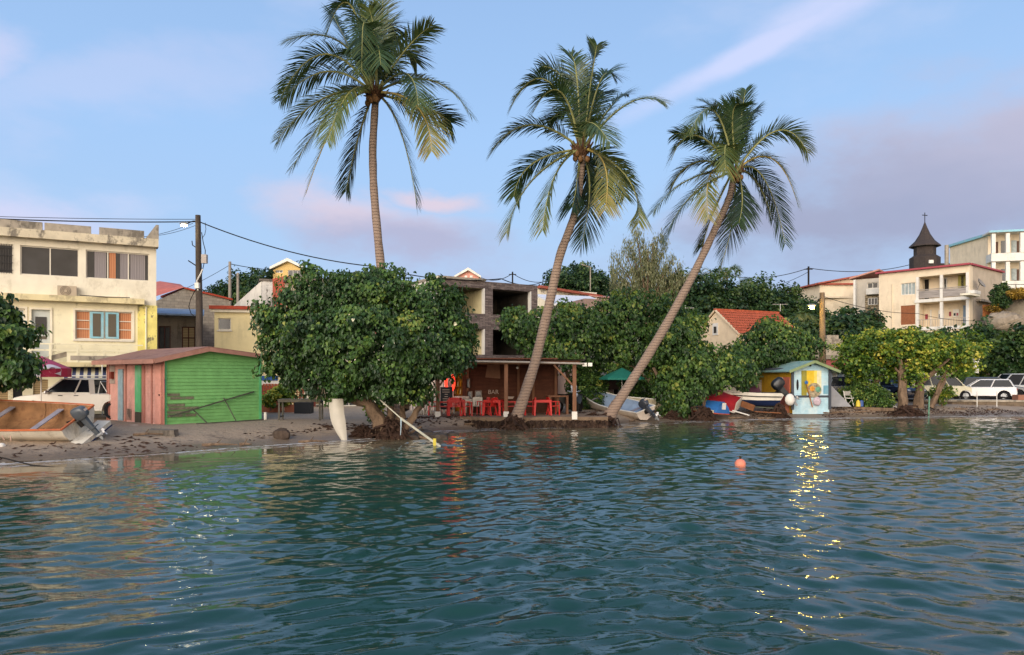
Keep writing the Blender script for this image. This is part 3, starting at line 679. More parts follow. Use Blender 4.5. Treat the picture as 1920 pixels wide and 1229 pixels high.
for r_ in range(5):
    for c_ in range(7): 
        w_ = (a1-a0)/7; hh = (z1-z0)/5; q.box(a0+c_*w_+(r_ % 2)*w_*.4+.05, a0+c_*w_+(r_ % 2)*w_*.4+w_*.75, -.012, -.003, z0+r_*hh+.03, z0+r_*hh+hh*.75)
q.build('ventilation_grid', LOUV, F.root)
F.box('blue_band', M('royal blue paint', '#2f5794', .7), 484, 521, 705, 714, .06); F.box('white_band', WHT, 484, 560, 715, 722, .10); F.box('dado', M('maroon paint', '#7c443c', .8, .1), 484, 535, 723, 762, .05)
F.box('door', M('maroon door', '#6a3026', .7), 580, 592, 735, 765, .05)
# two concrete poles far left
def cpole(px, py, Y, lab, lean=0):
    g = G(X(px, Y), Y); z = Z(py, Y); m = MB().tube([(0,0,0),(lean,0,z-g)], [.16, .11], 8)
    return tag(m.build('concrete_pole', M('pole concrete', '#8d8478', .9, .1), None, True, (X(px, Y), Y, g)), lab, 'utility pole', 'concrete poles behind the cream house')
cpole(431, 491, 62, 'taller grey concrete pole rising behind the cream house roof'); cpole(446, 512, 66, 'shorter grey concrete pole just right of the taller one')
# white block building with mould, brick red wall, raw concrete building, yellow gabled house
F = simple('white_block_house', 'long white building with black mould on its end wall, left of the brick red wall', 491, 55, 514, 55.3, 1., MOULD, (0, 527), [], D=16); 
q = MB(); za = F.zt; q.box(-.2, F.L, -.1, 16, za+.003, za+.15); q.build('roof', CONCD, F.root)
q = MB(); th = X(455, 66); 
q2 = MB().add([(-.02,0,-1),(-4.6,12,-1),(-4.6,12,4.9+.2),(-.02,0,za)], [(0,3,2,1)]); q2.build('side_wall', M('white side wall', '#cfcabd', .85, .08, 1, dirt=.4, dcol='#8d8880'), F.root)
F = simple('brick_red_house', 'building with a peeling brick red end wall and grey flat roof above the big tree', 511, 53, 534, 51.5, 1., BRICKR, (0, 523), [], D=8)
F = simple('raw_concrete_house', 'unpainted concrete upper storey with a dark slab roof, partly behind the big tree', 534, 51.5, 660, 53, 1., M('raw cement', '#a89c86', .9, .15, 2, .3, dirt=.6, dcol='#67605a'), (0, 530), [], D=8)
MB().box(-.1, F.L, -.4, 8, F.zt+.003, F.zt+.35).build('roof_slab', CONCD, F.root)
F = Fac('yellow_gabled_house', 'small yellow house with white gable trim high above the red wall', 'house', 512, 88, 568, 88, 11); zt = F.at(512, 507)[1]; ap = F.at(541, 491)
hs = [F.rc(517, 530, 507, 512), F.rc(540, 567, 507, 521)]; OCH = M('ochre yellow wall', '#c9ab6e', .85, .06)
F.wall(OCH, 0, F.L, 0, zt, hs, .2, D=6); MB().ext([(0, zt+.003), (F.L, zt+.003), ap], .0, .2).build('gable', OCH, F.root)
F.win(hs[0], 2, 1, WHT, GLASS); F.win(hs[1], 3, 1, WHT, GLASS)
l = F.at(508, 506); r_ = F.at(573, 506)
MB().ext([(l[0], l[1]), ap, (r_[0], r_[1]), (r_[0], r_[1]+.28), (ap[0], ap[1]+.38), (l[0], l[1]+.28)], -.5, 6).build('roof', WHT, F.root)
F = Fac('pink_gabled_house', 'pink gable peak with white trim rising behind the stone clad building', 'house', 858, 95, 898, 95, 10); ap = F.at(878, 508); l = F.at(852, 522); r_ = F.at(902, 522); zt = l[1] + .2
F.wall(M('salmon wall', '#cf9484', .85), 0, F.L, 0, zt, [], D=6); MB().ext([(0, zt+.003), (F.L, zt+.003), ap], 0, .2).build('gable', MATS['salmon wall'], F.root)
MB().ext([l, ap, r_, (r_[0], r_[1]+.25), (ap[0], ap[1]+.35), (l[0], l[1]+.25)], -.5, 6).build('roof', WHT, F.root)
for a0_, a1_ in ((871, 876), (881, 886)): F.box('window', WHT, a0_, a1_, 517, 521, .05)

# ------------------------------------------------------------ stone clad shell
F = Fac('stone_clad_building', 'unfinished building clad in dark split stone with open empty loggias', 'building', 822, 46, 1008, 49.9, .6)
zt = (F.at(822, 521)[1] + F.at(1008, 536)[1]) / 2
h1 = F.rc(834, 909, 539, 589); h2 = F.rc(924, 996, 544, 590); h3 = F.rc(834, 909, 617, 665); h4 = F.rc(925, 996, 619, 666)
z = [(h1[2]+h2[2])/2, (h1[3]+h2[3])/2, (h3[2]+h4[2])/2, (h3[3]+h4[3])/2]
hs = [(h1[0], h1[1], z[0], z[1]), (h2[0], h2[1], z[0], z[1]), (h3[0], h3[1], z[2], z[3]), (h4[0], h4[1], z[2], z[3])]
q = MB(); 
xs_ = [0, hs[0][0], hs[0][1], hs[1][0], hs[1][1], F.L]
walls(q, 0, F.L, 0, zt, [(*h, .22) for h in hs]); q.f = [f for f in q.f]; 
q = MB(); zs_ = [0, z[2], z[3], z[0], z[1], zt]
for i in range(5):
    for j in range(5):
        if i in (1, 3) and j in (1, 3): continue
        q.box(xs_[i], xs_[i+1], 0, .25, zs_[j], zs_[j+1])
q.build('stone_facade', STONE, F.root)
q = MB(); q.add([(0,0,0),(0,7,0),(0,7,zt),(0,0,zt),(F.L,0,0),(F.L,7,0),(F.L,7,zt),(F.L,0,zt)], [(0,3,2,1),(4,5,6,7),(3,7,6,2)]); q.v = [(a+(-.002 if a < 1 else .002), b_+.25, c) for a, b_, c in q.v]; q.build('side_wall', WHT, F.root)
SHADEC = M('raw concrete with painted shade', '#4a443c', .95, .3, 1.5, .2, dirt=.5, dcol='#2b2723')  # raw concrete darkened, the shade of the open rooms put into its colour
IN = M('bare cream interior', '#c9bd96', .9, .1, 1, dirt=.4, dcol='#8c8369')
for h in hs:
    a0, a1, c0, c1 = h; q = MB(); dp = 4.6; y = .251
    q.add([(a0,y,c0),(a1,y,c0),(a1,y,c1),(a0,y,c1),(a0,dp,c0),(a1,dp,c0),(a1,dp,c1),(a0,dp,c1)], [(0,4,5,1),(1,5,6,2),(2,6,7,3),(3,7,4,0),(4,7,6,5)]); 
    r0 = q.build('room', IN if a0 < F.L*.45 else SHADEC, F.root); MB().box(a0+.01, a1-.01, .4, dp-.01, c1-.05, c1-.01).build('ceiling', SHADEC, F.root); MB().box(a0+.01, a1-.01, dp-.06, dp-.01, c0, c1-.051).build('back_wall', SHADEC, F.root)  # right rooms, ceilings and back sheets carry room shade in their colour
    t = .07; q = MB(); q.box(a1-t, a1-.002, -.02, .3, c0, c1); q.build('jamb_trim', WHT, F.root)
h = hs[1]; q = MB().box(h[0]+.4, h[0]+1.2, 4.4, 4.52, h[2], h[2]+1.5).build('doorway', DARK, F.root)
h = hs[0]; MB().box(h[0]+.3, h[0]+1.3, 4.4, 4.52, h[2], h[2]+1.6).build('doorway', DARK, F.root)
MB().box(-.1, F.L*.45, -.15, 7, zt+.003, zt+.14).build('roof_slab', CONC, F.root)
# side wing to the left, pale
F2 = simple('pale_side_wing', 'pale rendered wing joined to the left side of the stone clad building', 795, 48, 821, 46.4, .6, WHT, (1, 524), [], D=.3, cat='building')
F = simple('low_shop_front', 'pale shop front with shutters seen under the big tree', 560, 44.6, 815, 46, .6, CREAM, (0, 640), [(585,600,700,760,1,1,SHUT),(640,668,712,762,2,1)], D=5)

# ------------------------------------------------------------ houses over the middle trees
RR = M('rust red roofing', '#9c5444', .85, .15, 3); PK = M('faded pink roofing', '#b98878', .85, .12, 3)
F = simple('red_roofed_house', 'long cream house under a thin red roof behind the middle palm', 1009, 78, 1119, 82, 3., CREAM, (0, 541), [(1015,1024,544,551,2,1,WHT),(1065,1077,551,554)], D=8)
a0, a1, z0, z1 = F.rc(1086, 1116, 549, 562); 
MB().ext([(-.1, F.zt), (F.L+.3, F.zt-.55), (F.L+.3, F.zt-.35), (-.1, F.zt+.25)], -.7, 8).build('roof', RR, F.root)
F.box('garage_door', M('grey beige', '#a59a83', .8), 1087, 1117, 551, 566, .03)
F = simple('pink_roofed_house', 'low pale house with red shutters under a faded pink roof', 1119, 80, 1200, 84, 3.5, CREAM, (0, 558), [(1129,1133,562,567,1,1,RR),(1140,1145,562,568,1,1,RR),(1157,1162,563,568,1,1,RR),(1180,1185,563,568,1,1,RR)], D=7)
MB().ext([(-.4, F.zt-.02), (-.4, F.zt+.08), (3.5, F.zt+.75), (3.5, F.zt+.62)], -.2, F.L+.4, 'yz').build('roof', PK, F.root)
F = Fac('white_roofed_house', 'house with a bright white metal roof poking over the tree crowns', 'house', 1040, 60, 1170, 62, .7); z1 = F.at(1100, 571)[1]; z2 = F.at(1060, 553, 3.)[1]
F.wall(CREAM, 0, F.L, 0, z1-.4, [], D=5); MB().ext([(-1., z1-.25), (-1., z1-.1), (3.4, z2), (3.4, z2-.15)], -.4, F.L*.75, 'yz').build('roof', M('white roof sheeting', '#d9d9dc', .5, .05, 3), F.root)
MB().box(-.2, F.L+.3, -1.25, -1.02, z1-.45, z1-.2).build('gutter', CONCD, F.root)
# balcony house
F = simple('balcony_house', 'house with a white railed balcony above a dark veranda, behind the bar', 1096, 48, 1178, 49, .6, M('pinkish plaster', '#9c8478', .9, .1, 2), (0, 560), [(1100,1118,725,762,1,1,DARK),(1150,1162,722,762,1,1,DARK),(1104,1116,655,690,2,2)], D=6, fm=WHT)
bz0 = F.at(1120, 703, -1.4)[1]; bz1 = F.at(1120, 673, -1.4)[1]
MB().box(-.1, F.L, -1.4, -.003, bz0-.15, bz0+.32).build('balcony_slab', WHT, F.root)
q = MB(); q.box(-.1, F.L, -1.4, -1.34, bz1-.05, bz1); x = 0
while x < F.L: q.box(x, x+.05, -1.39, -1.36, bz0+.3, bz1-.05); x += .14
q.build('balcony_railing', WHT, F.root); MB().box(.3, F.L-.2, -.3, -.05, .9, bz0-.16).build('veranda_shade', M('painted veranda shade', '#3c2c25', .9), F.root)  # dark box under the balcony stands in for the veranda shade

# ------------------------------------------------------------ orange tiled house
A = Vector((X(1383, 54), 54)); Bv = Vector((X(1306, 58), 58)); ang = math.radians(25.7)
T = root('orange_tiled_house', 'peach gabled house with an orange clay tile roof above the trees', 'house', (A.x, A.y, .7), ang)
ez = Z(622, 54) - .7; Wd = 4.6; L_ = 6.2; rz_ = Z(582, 56) - .7
PEACH = M('peach plaster', '#e0caa8', .85, .06, 1.2, dirt=.2, dcol='#b39a7c')
q = MB(); wz = ez + .15; ww = (1.9, 2.45, ez+.1, ez+.75)
q.box(0, L_, 0, Wd, 0, ez-.05); q.ext([(0, ez-.048), (Wd, ez-.048), (Wd/2, rz_-.12)], 0, L_, 'yz'); q.build('wall', PEACH, T)
wi = MB().box(-.05, 0, 2.05, 2.65, ez-.15, ez+.75).build('window', WHT, T); MB().box(-.07, -.05, 2.2, 2.5, ez+.0, ez+.5).build('pane', GLASS, wi)
TILE = M('orange clay tiles', '#b0583c', .85, .25, 5, .3, dirt=.4, dcol='#7c4433', dscale=3)
for sgn in (0, 1):
    q = MB(); n = 30; rows_ = 9; y0, y1 = (-.3, Wd/2) if sgn == 0 else (Wd+.3, Wd/2); z0 = ez - .2
    for rr_ in range(rows_):
        u0, u1 = rr_/rows_, (rr_+1)/rows_ + .015
        ring = []
        for uu, lift in ((u0, .05), (u1, 0)):
            ring.append([( -.15 + (L_+.3)*i/(n*4), y0+(y1-y0)*uu, z0+(rz_-z0)*uu + lift + .045*abs(math.sin(i*math.pi/4))) for i in range(n*4+1)])
        q.loft(ring, False, False)
    q.build('tiled_roof', TILE, T)
MB().bar((-.18, Wd/2, rz_+.06), (L_+.18, Wd/2, rz_+.06), .16, .12).build('ridge', TILE, T)
q = MB(); q.bar((-.1, -.3, ez-.22), (-.1, Wd/2, rz_+.02), .12, .1); q.bar((-.1, Wd+.3, ez-.22), (-.1, Wd/2, rz_+.02), .12, .1); q.build('verge', PEACH, T)
def antenna(px, py0, py1, Y, lab):
    o = MB(); zb_, zt_ = Z(py1, Y), Z(py0, Y); h = zt_ - zb_
    o.tube([(0,0,0),(0,0,h)], .025, 5); o.bar((-.6,0,h*.93), (.6,.1,h*.93), .03)
    for i in range(6): o.bar((-.5+i*.2, -.3, h*.93), (-.5+i*.2, .3, h*.93), .015)
    tag(o.build('antenna', M('aluminium', '#a3a3a3', .4, .05, metal=.8), None, False, (X(px, Y), Y, zb_)), lab, 'antenna')
antenna(1285, 573, 640, 50, 'tall television antenna left of the peach house gable'); antenna(1463, 570, 584, 57, 'small television antenna on the tiled roof ridge')

# ------------------------------------------------------------ hill buildings, right
F = simple('white_hilltop_house', 'small white house with a dark doorway at the crest left of the cream hill house', 1446, 92, 1487, 92, 6., WHT, (0, 551), [(1465,1471,554,566,1,1,DARK)], D=5)
MB().box(-.3, F.L, -.4, 5, F.zt+.003, F.zt+.18).build('roof', CONC, F.root)
HILL = M('warm cream render', '#ddccb0', .85, .08, 1, dirt=.3, dcol='#a39378')
F = simple('cream_hill_house', 'long cream hillside house with a thin red roof line, between the treetops and grey block', 1537, 84, 1604, 84.5, 5., HILL, (0, 534), [(1561,1569,540,548,1,1),(1578,1587,540,546,1,1),(1595,1601,534,543,1,1),(1555,1575,559,573,2,1),(1584,1590,554,561,1,1),(1591,1597,554,561,1,1)], D=9, fm=M('brown joinery', '#6d4a3c', .8))
MB().ext([(-.5, F.zt), (F.L+.1, F.zt+.9), (F.L+.1, F.zt+1.08), (-.5, F.zt+.16)], -.6, 9).build('roof', RR, F.root); MB().ext([(0, F.zt+.003), (F.L, F.zt+.003), (F.L, F.zt+.88)], 0, .2).build('gable', HILL, F.root)
MB().box(-.1, F.L, -.5, -.003, F.zt-1.55, F.zt-1.35).build('ledge', HILL, F.root)
F = simple('cream_hill_wing', 'receding left wing of the cream hill house with a loggia and brown shutters', 1487, 93, 1537, 84.1, 5., HILL, (1, 535), [(1492,1497,549,559),(1507,1518,545,562,1,1,DARK),(1525,1533,541,557,1,1,RR)], D=4)
MB().box(-.3, F.L+.3, -.6, 4, F.zt+.003, F.zt+.2).build('roof', RR, F.root)
F = simple('grey_concrete_block', 'pale grey concrete block with a stone panel and loggia left of the balcony building', 1601, 77, 1649, 75.5, 4., M('pale grey render', '#b3aca0', .85, .08, 1, dirt=.3, dcol='#7b766c'), (0, 525), [(1626,1646,530,541,2,1,GLASS),(1628,1646,559,572,3,1)], D=7, cat='building')
F.box('stone_panel', RUBBLE, 1622, 1648, 552, 606, .04); F.win(F.rc(1628,1646,559,572), 3, 1, WHT, GLASS, rec=-.09); F.box('loggia_rail', WHT, 1624, 1648, 541, 552, .5); 
MB().ext([(-.3, F.zt+.02), (F.L+.1, F.zt+.7), (F.L+.1, F.zt+.85), (-.3, F.zt+.17)], -.6, 7).build('roof', PK, F.root); F.box('fin_wall', WHT, 1600, 1604, 525, 608, .8)

# balcony building
F = Fac('balcony_apartment_building', 'cream two storey hillside building with long balconies and a red roof edge', 'building', 1648, 72, 1818, 66, 4.3)
zt = F.at(1818, 497)[1]; L = F.L
up = F.rc(1720, 1814, 520, 559); lo = F.rc(1720, 1814, 566, 612); up = (up[0], up[1], up[2], F.at(1816, 511)[1]); 
wA = F.rc(1689, 1716, 531, 553); gA = F.rc(1689, 1716, 573, 609)
F.wall(HILL, 0, L, 0, zt, [(*up, 1.6), (lo[0], lo[1], lo[2]-.3, lo[3], 1.6), wA, gA], .2, D=8.)
F.win(wA, 4, 1, WHT, GLASSP); MB().box(gA[0], gA[1], .05, .1, gA[2], gA[3]).build('garage_door', M('rust brown door', '#8a5638', .8, .15, 6), F.root)
for k in (0, .49, 1):
    x = up[0] + (up[1]-up[0])*k; MB().box(x-.12, x+.12, -.03, .2, lo[2]-.3, lo[3]).build('column', WHT, F.root); MB().box(x-.12, x+.12, -.03, .2, up[2]+.002, up[3]).build('column', WHT, F.root)
q = MB(); q.box(up[0], up[1], -.04, .02, up[2]+.85, up[2]+.92)
q.box(up[0]+.12, up[1]-.12, .0, .04, up[2]+.1, up[2]+.8); q.build('balcony_panel', M('grey striped balcony sheeting', '#9b938c', .8, .35, 3, stretch=(.3,1,3)), F.root)
MB().box(up[0]-.2, L+.05, -.12, 0, up[2]-.3, up[2]-.003).build('floor_band', WHT, F.root)
for a0, a1, mt, z0, z1 in ((.02,.10,DARK,.1,2.0),(.33,.48,WHT,.7,2.0),(.35,.41,GLASS,.8,1.9),(.42,.465,GLASS,.8,1.9),(.76,.81,GLASS,.8,2.05),(.70,.95,M('green yellow curtain','#a8a05a',.8),.7,2.1)):
    x0, x1 = up[0]+(up[1]-up[0])*a0, up[0]+(up[1]-up[0])*a1; MB().box(x0, x1, 1.5, 1.59, up[2]+z0, up[2]+z1).build('window', mt, F.root)
RW = M('red window pane', '#8e3c46', .5)
for a0, a1, mt, z0, z1 in ((.03,.08,RW,1.1,1.6),(.13,.16,WHT,.2,2.),(.30,.42,WHT,1.1,1.9),(.52,.56,RW,1.3,1.7),(.60,.72,WHT,1.2,1.9),(.80,.97,M('faded blue door','#7e95ab',.8),.1,2.2)):
    x0, x1 = up[0]+(up[1]-up[0])*a0, up[0]+(up[1]-up[0])*a1; w_ = MB().box(x0, x1, 1.5, 1.59, lo[2]-.3+z0, lo[2]-.3+z1).build('window' if z0 > .5 else 'door', mt, F.root)
    if mt is WHT and z0 > 1: 
        for t in (.12, .56): MB().box(x0+(x1-x0)*t, x0+(x1-x0)*(t+.32), 1.48, 1.499, lo[2]-.3+z0+.1, lo[2]-.3+z1-.35).build('pane', GLASS if t < .3 else RW, w_)
q = MB(); x = lo[0]
while x < L: q.box(x, x+.03, -.02, .0, lo[2]-.25, lo[2]+.65); x += .22
q.box(lo[0], L, -.03, .01, lo[2]+.65, lo[2]+.70); q.build('lower_railing', M('pale railing', '#a79e94', .7), F.root)
F.box('floor_band', WHT, 1718, 1818, 612, 618, .1)
q = MB(); q.box(-.2, L+.1, -.35, 8, zt+.003, zt+.16); q.build('roof', M('raspberry roof edge', '#a04a52', .8, .1), F.root)
bd = MB().tube([(F.at(1673, 533)[0], -.05, F.at(1673, 533)[1]), (F.at(1673, 533)[0], -.05, .5)], .04, 5).build('drain_pipe', HILL, F.root)
rX, rY = X(1879, 71.5), 71.5
F = Fac('apartment_side_wing', 'grey beige windowless end wing with sloping red roof edge beside the balconies', 'building', 1818.4, 66.05, 1879, 71.5, 4.3)
zr = F.at(1879, 512)[1]; q = MB().ext([(0, 0), (F.L, 0), (F.L, zr), (0, zt)], .0, .3); q.build('wall', M('grey beige end wall', '#b8a994', .9, .1, 1, .2, dirt=.4, dcol='#8a8072'), F.root)
MB().ext([(0, zt+.003), (F.L+.1, zr+.003), (F.L+.1, zr+.15), (0, zt+.16)], -.2, .35).build('roof', MATS['raspberry roof edge'], F.root)
F.box('balcony_shelf', CREAM, 1819, 1838, 551, 555, .8); ac = F.box('air_conditioner', WHT, 1827, 1839, 545, 551, .5)
q = MB(); c = Vector((.9, -.5, F.at(1830, 535)[1])); q.lathe([(.05,0),(.3,.06),(.5,.2)], 12).xf(Matrix.Translation(c) @ Matrix.Rotation(1.0, 4, 'X')); q.bar(c, c+Vector((0,.4,-.9)), .05); q.build('satellite_dish', M('dish grey', '#7d7a76', .6), F.root)
F.box('lower_ledge', CONC, 1840, 1866, 563, 567, .4)
# tall white building
F = simple('white_gallery_building', 'tall cream building with open column galleries at the top right', 1852, 90, 1990, 88, 9., HILL, (0, 442), [], D=3, cat='building')
F.root.location.z = 9
for py0, py1, in ((445, 479), (498, 531)):
    x0, x1, z0, z1 = F.rc(1876, 1990, py0, py1)
    zz0 = F.at(1900, py1)[1]; zz1 = F.at(1900, py0)[1]
    MB().box(-.2, F.L, -1.8, -.003, zz0-.9, zz0+.05).build('gallery_parapet', WHT, F.root)
    for k in range(6): 
        xx = k*F.L/5.2+.05; MB().box(xx-.2, xx+.2, -1.85, -1.5, zz0+.052, zz1+.2).build('column', WHT, F.root)
    for k in range(7):
        xx = .6+k*F.L/7; MB().box(xx, xx+.5, -.06, -.01, zz0+.1, zz1-.5).build('door', GLASS if k % 2 else M('brown shutter', '#5c4438', .8), F.root); MB().box(xx+.8, xx+1.35, -.07, -.01, zz0+.3, zz1-.4).build('window', GLASSP if k % 2 else GLASS, F.root)
zt2 = F.at(1852, 440)[1]; MB().box(-.4, F.L, -1.9, 3, F.zt+.003, F.zt+.2).build('roof', WHT, F.root); MB().box(-.45, F.L, -1.96, -1.903, F.zt+.02, F.zt+.26).build('roof_edge', BLUEF, F.root)
F = simple('gallery_annex', 'plain cream flank wall with blue roof edge behind the balcony building', 1781, 98, 1852, 90.1, 9., HILL, (1, 443), [], D=3, cat='building')
MB().box(-.3, F.L+.2, -.3, 3, F.zt+.003, F.zt+.3).build('roof', BLUEF, F.root)
# church steeple
Y = 118; T = root('church_steeple', 'dark shingled church steeple with a flared spire and cross', 'steeple', (X(1734, Y), Y, 8.), .3)
def zz(py): return Z(py, Y) - 8
k = Y / FPX; DS = M('dark shingles', '#3c3431', .85, .2, 8, .4, dirt=.3, dcol='#5b534c', dscale=4)
q = MB(); r_ = lambda w_: w_ * k * .5 * 1.04
q.lathe([(r_(50), 0), (r_(50), zz(484)), (r_(36), zz(479)), (r_(36), zz(463))], 8); q.build('tower', DS, T)
MB().lathe([(r_(52), zz(463.5)), (r_(50), zz(461)), (r_(32), zz(452)), (r_(18), zz(440)), (r_(8), zz(427)), (.06, zz(417))], 8, cap=True).build('spire', DS, T)
q = MB().tube([(0,0,zz(419)), (0,0,zz(399))], .06, 5); q.bar((-.5,0,zz(404)), (.5,0,zz(404)), .1); q.build('cross', DARK, T)
MB().box(-.35, .3, -2.35, -2.0, zz(498), zz(492)).xf(Matrix.Rotation(-.3-.1, 4, 'Z')).build('louvre_window', WHT, T)
F = simple('dark_church_nave', 'low dark church roof to the right of the steeple', 1752, 118, 1790, 118, 6., DS, (0, 494), [], D=10, cat='church')

# retaining walls, steps, fence
F = simple('concrete_retaining_wall', 'tall weathered concrete retaining wall at the right edge', 1880, 66, 1990, 62, 5., CONC, (0, 556), [], D=5, cat='wall')
tag(MB().ball((0,0,0), (1.55, 1.2, .95), 16, 10).jit(.13).build('boulder', M('rock face', '#958876', .95, .25, 1.5, .8, dirt=.6, dcol='#5b5347'), None, False, P(1882, 606, 63)), 'big rounded rock outcrop under the concrete retaining wall', 'rock')
q = MB(); a0 = P(1843, 574, 66); 
for i in range(9): q.box(i*.19, i*.19+.17, 0, .05, -.1*0, 1.25)
q.box(0, 1.8, .05, .09, .2, .3); q.box(0, 1.8, .05, .09, .95, 1.05)
tag(q.build('wooden_fence', M('orange timber', '#a5673a', .8, .2, 5), None, False, (a0.x, a0.y, Z(598, 66))), 'short orange timber fence panel beside the end wing', 'fence')
q = MB(); n = 16
for i in range(n):
    t = i/n; Y_ = 57.5 + t*10; x0 = X(1806, 57.5)*(1-t) + X(1822, 67.5)*t; x1 = X(1885, 57.5)*(1-t) + X(1872, 67.5)*t; z = .72 + t*3.9
    q.box(x0, x1, Y_, Y_+.66, z-.6, z+.22)
tag(q.build('stone_steps', M('brown stone steps', '#7d6a5a', .9, .2, 2, .5, dirt=.5, dcol='#4d4238')), 'wide flight of brown stone steps climbing behind the parked cars', 'steps')
for i, (px, py, Y_) in enumerate(((1830, 686, 57), (1838, 664, 61))):
    q = MB().box(-.14, .14, -.14, .14, 0, 1.0); q.box(-.18, .18, -.18, .18, 1.0, 1.12); g = Z(py+14, Y_)
    tag(q.build('white_bollard', WHT, None, False, (X(px, Y_), Y_, g)), ['near white square post at the foot of the stone steps', 'far white square post halfway up the stone steps'][i], 'post', 'white posts along the steps')
    tag(q and MB().box(-.05,.05,-.05,.05,-.0,.02).build('x', WHT)) if False else None
q = MB().tube([(0,0,0),(0,0,3.)], .07, 6).build('white_pole', WHT, None, True, (X(1909.5, 60), 60, G(X(1909,60),60))); tag(q, 'slim white pole standing in front of the rock at the right edge', 'pole')
q = MB(); 
for i in range(6): q.tube([(i*1.1,0,0),(i*1.1,0,1.1)], .03, 4)
q.box(0, 5.5, -.02,.02,1.05,1.1); tag(q.build('garden_railing', DARK, None, False, (X(1882,67),67,Z(556,67))), 'thin dark railing on top of the concrete retaining wall', 'railing')
# seawall
F = Fac('seawall', 'low weathered stone seawall below the parked cars, right', 'wall', 1735, 49.5, 2100, 47.5, -.1)
q = MB().box(0, F.L, 0, .5, 0, .78); q.build('wall', M('mottled seawall stone', '#756655', .95, .3, 1.2, .9, dirt=.8, dcol='#3b3229', dscale=.8, edge=(.45,.6)), F.root); MB().box(-.05, F.L, -.06, 1.9, .783, .9).build('coping', CONC, F.root)
# painted wall ruins and sheds between hut and tree
F = simple('ruined_wall', 'crumbling pale wall remains above the hut, beside the lamp pole', 1528, 58, 1580, 58, .7, M('crumbling plaster','#a59a88',.95,.2,2,.5,dirt=.8,dcol='#5d564c'), (0, 636), [], D=.6, cat='wall')
q = MB().box(1.0, 1.9, .1, .5, 2.9, 4.9).build('broken_pillar', MATS['crumbling plaster'], F.root)
F = simple('red_wall_house', 'low house with a pink red wall band just over the hut roof', 1545, 54, 1592, 54, .7, M('pink red wall', '#a85a58', .85, .1), (0, 674), [], D=4); MB().box(-1, F.L, -.2, 4, F.zt, F.zt+.3).build('ledge', CONC, F.root)
F = simple('blue_white_shed', 'pale blue and white panelled shed to the right of the hut', 1554, 50.6, 1650, 51.2, .6, M('pale blue panels', '#8f9fb0', .8, .12, 2, dirt=.4, dcol='#b5b1a6'), (0, 697), [(1561,1571,700,735,1,1,WHT)], D=3, cat='shed')
q = MB(); 
for i in range(8): x = i*F.L/7.5; q.box(x, x+.05, -.03, -.003, 0, F.zt)
q.build('panel_batten', WHT, F.root); MB().box(-.1, F.L+.1, -.3, 3, F.zt+.003, F.zt+.12).build('roof', M('dull green edge', '#6e7a66', .8), F.root)
F = simple('white_wall_right', 'white garden wall behind the parked cars and leaning trees', 1650, 56, 1800, 57, .7, MOULD, (0, 700), [], D=.4, cat='wall')
# ------------------------------------------------------------ palms
PG = 'three tall coconut palms on the shore'
z1 = lambda x, y: (480 + x/2.459, y/2.459); z2 = lambda x, y: (880 + x/2.925, 60 + y/2.925); z3 = lambda x, y: (1200 + x/3.233, 140 + y/3.233)
palm('coconut_palm', 'straight tall coconut palm whose trunk rises behind the big round tree, leftmost of three', PG,
     [(742,790,31,.24),(728,640,31,.20),(714,500,31,.185),(702,370,31,.165),(699,280,31,.16),(704,190,31,.15)], z1, (548,435),
     [(440,30,330,150,-1.2,.28),(575,160,590,-70,.6,.2),(500,130,455,-25,.5,.3),(500,110,488,330,-2.4,.32),(380,190,138,190,-.6,.4),(320,250,118,440,-.9,.35),(330,330,122,460,.8,.3),
      (310,455,103,640,-1.,.48),(400,450,165,775,.9,.3),(390,520,230,895,-1.2,.6),(470,640,415,880,.5,.1),(690,230,812,118,-1.,.5),(800,370,985,525,-.8,.42),
      (690,340,748,490,-2.2,.35),(740,490,810,695,-1.6,.7),(780,500,898,565,.8,.12),(665,600,740,935,.7,.1),(600,130,650,200,1.2,.15),(660,250,740,290,1.4,.2),(420,200,350,60,1.,.3),(545,180,520,40,-1,.4),(430,430,330,650,-2.0,.5),(560,220,575,300,-2.2,.25),(600,250,700,150,1.5,.22),(480,230,400,330,-1.8,.3)],
     31, (X(742,31), 31, G(X(742,31), 31) - .1), seed=1)
palm('coconut_palm', 'leaning coconut palm rising in front of the wooden bar, middle of three', PG,
     [(963,800,33.1,.34),(975,765,33.1,.26),(1003,680,33.1,.22),(1031,565,33.1,.21),(1050,480,33.1,.19),(1078,400,33.1,.165),(1089,330,33.1,.15),(1091,285,33.1,.15)], z2, (615,650),
     [(430,270,235,400,-1.4,.35),(540,300,395,190,.8,.3),(590,250,545,120,.5,.35),(670,260,700,75,-.5,.2),(710,290,790,240,.8,.18),(770,420,865,345,.7,.2),(860,400,1065,385,-1.2,.5),
      (340,510,125,650,-.8,.3),(350,720,245,900,.8,.3),(340,820,205,1105,-1.,.55),(470,790,403,1085,-1.8,.55),(740,730,745,975,-2.4,.68),(860,790,930,1045,-1.,.55),(760,700,850,900,1.2,.3),
      (660,850,612,1175,.6,.08),(590,830,565,960,-.6,.1),(670,780,700,900,1.,.1),(660,500,770,610,-2.2,.4),(500,330,350,440,-2.,.3),(610,300,500,300,1.5,.25),(640,330,600,150,1.2,.3),(560,440,430,500,1.4,.2),(690,400,740,330,1.8,.2)],
     33.1, (X(963,33.1), 33.1, .05), seed=2)
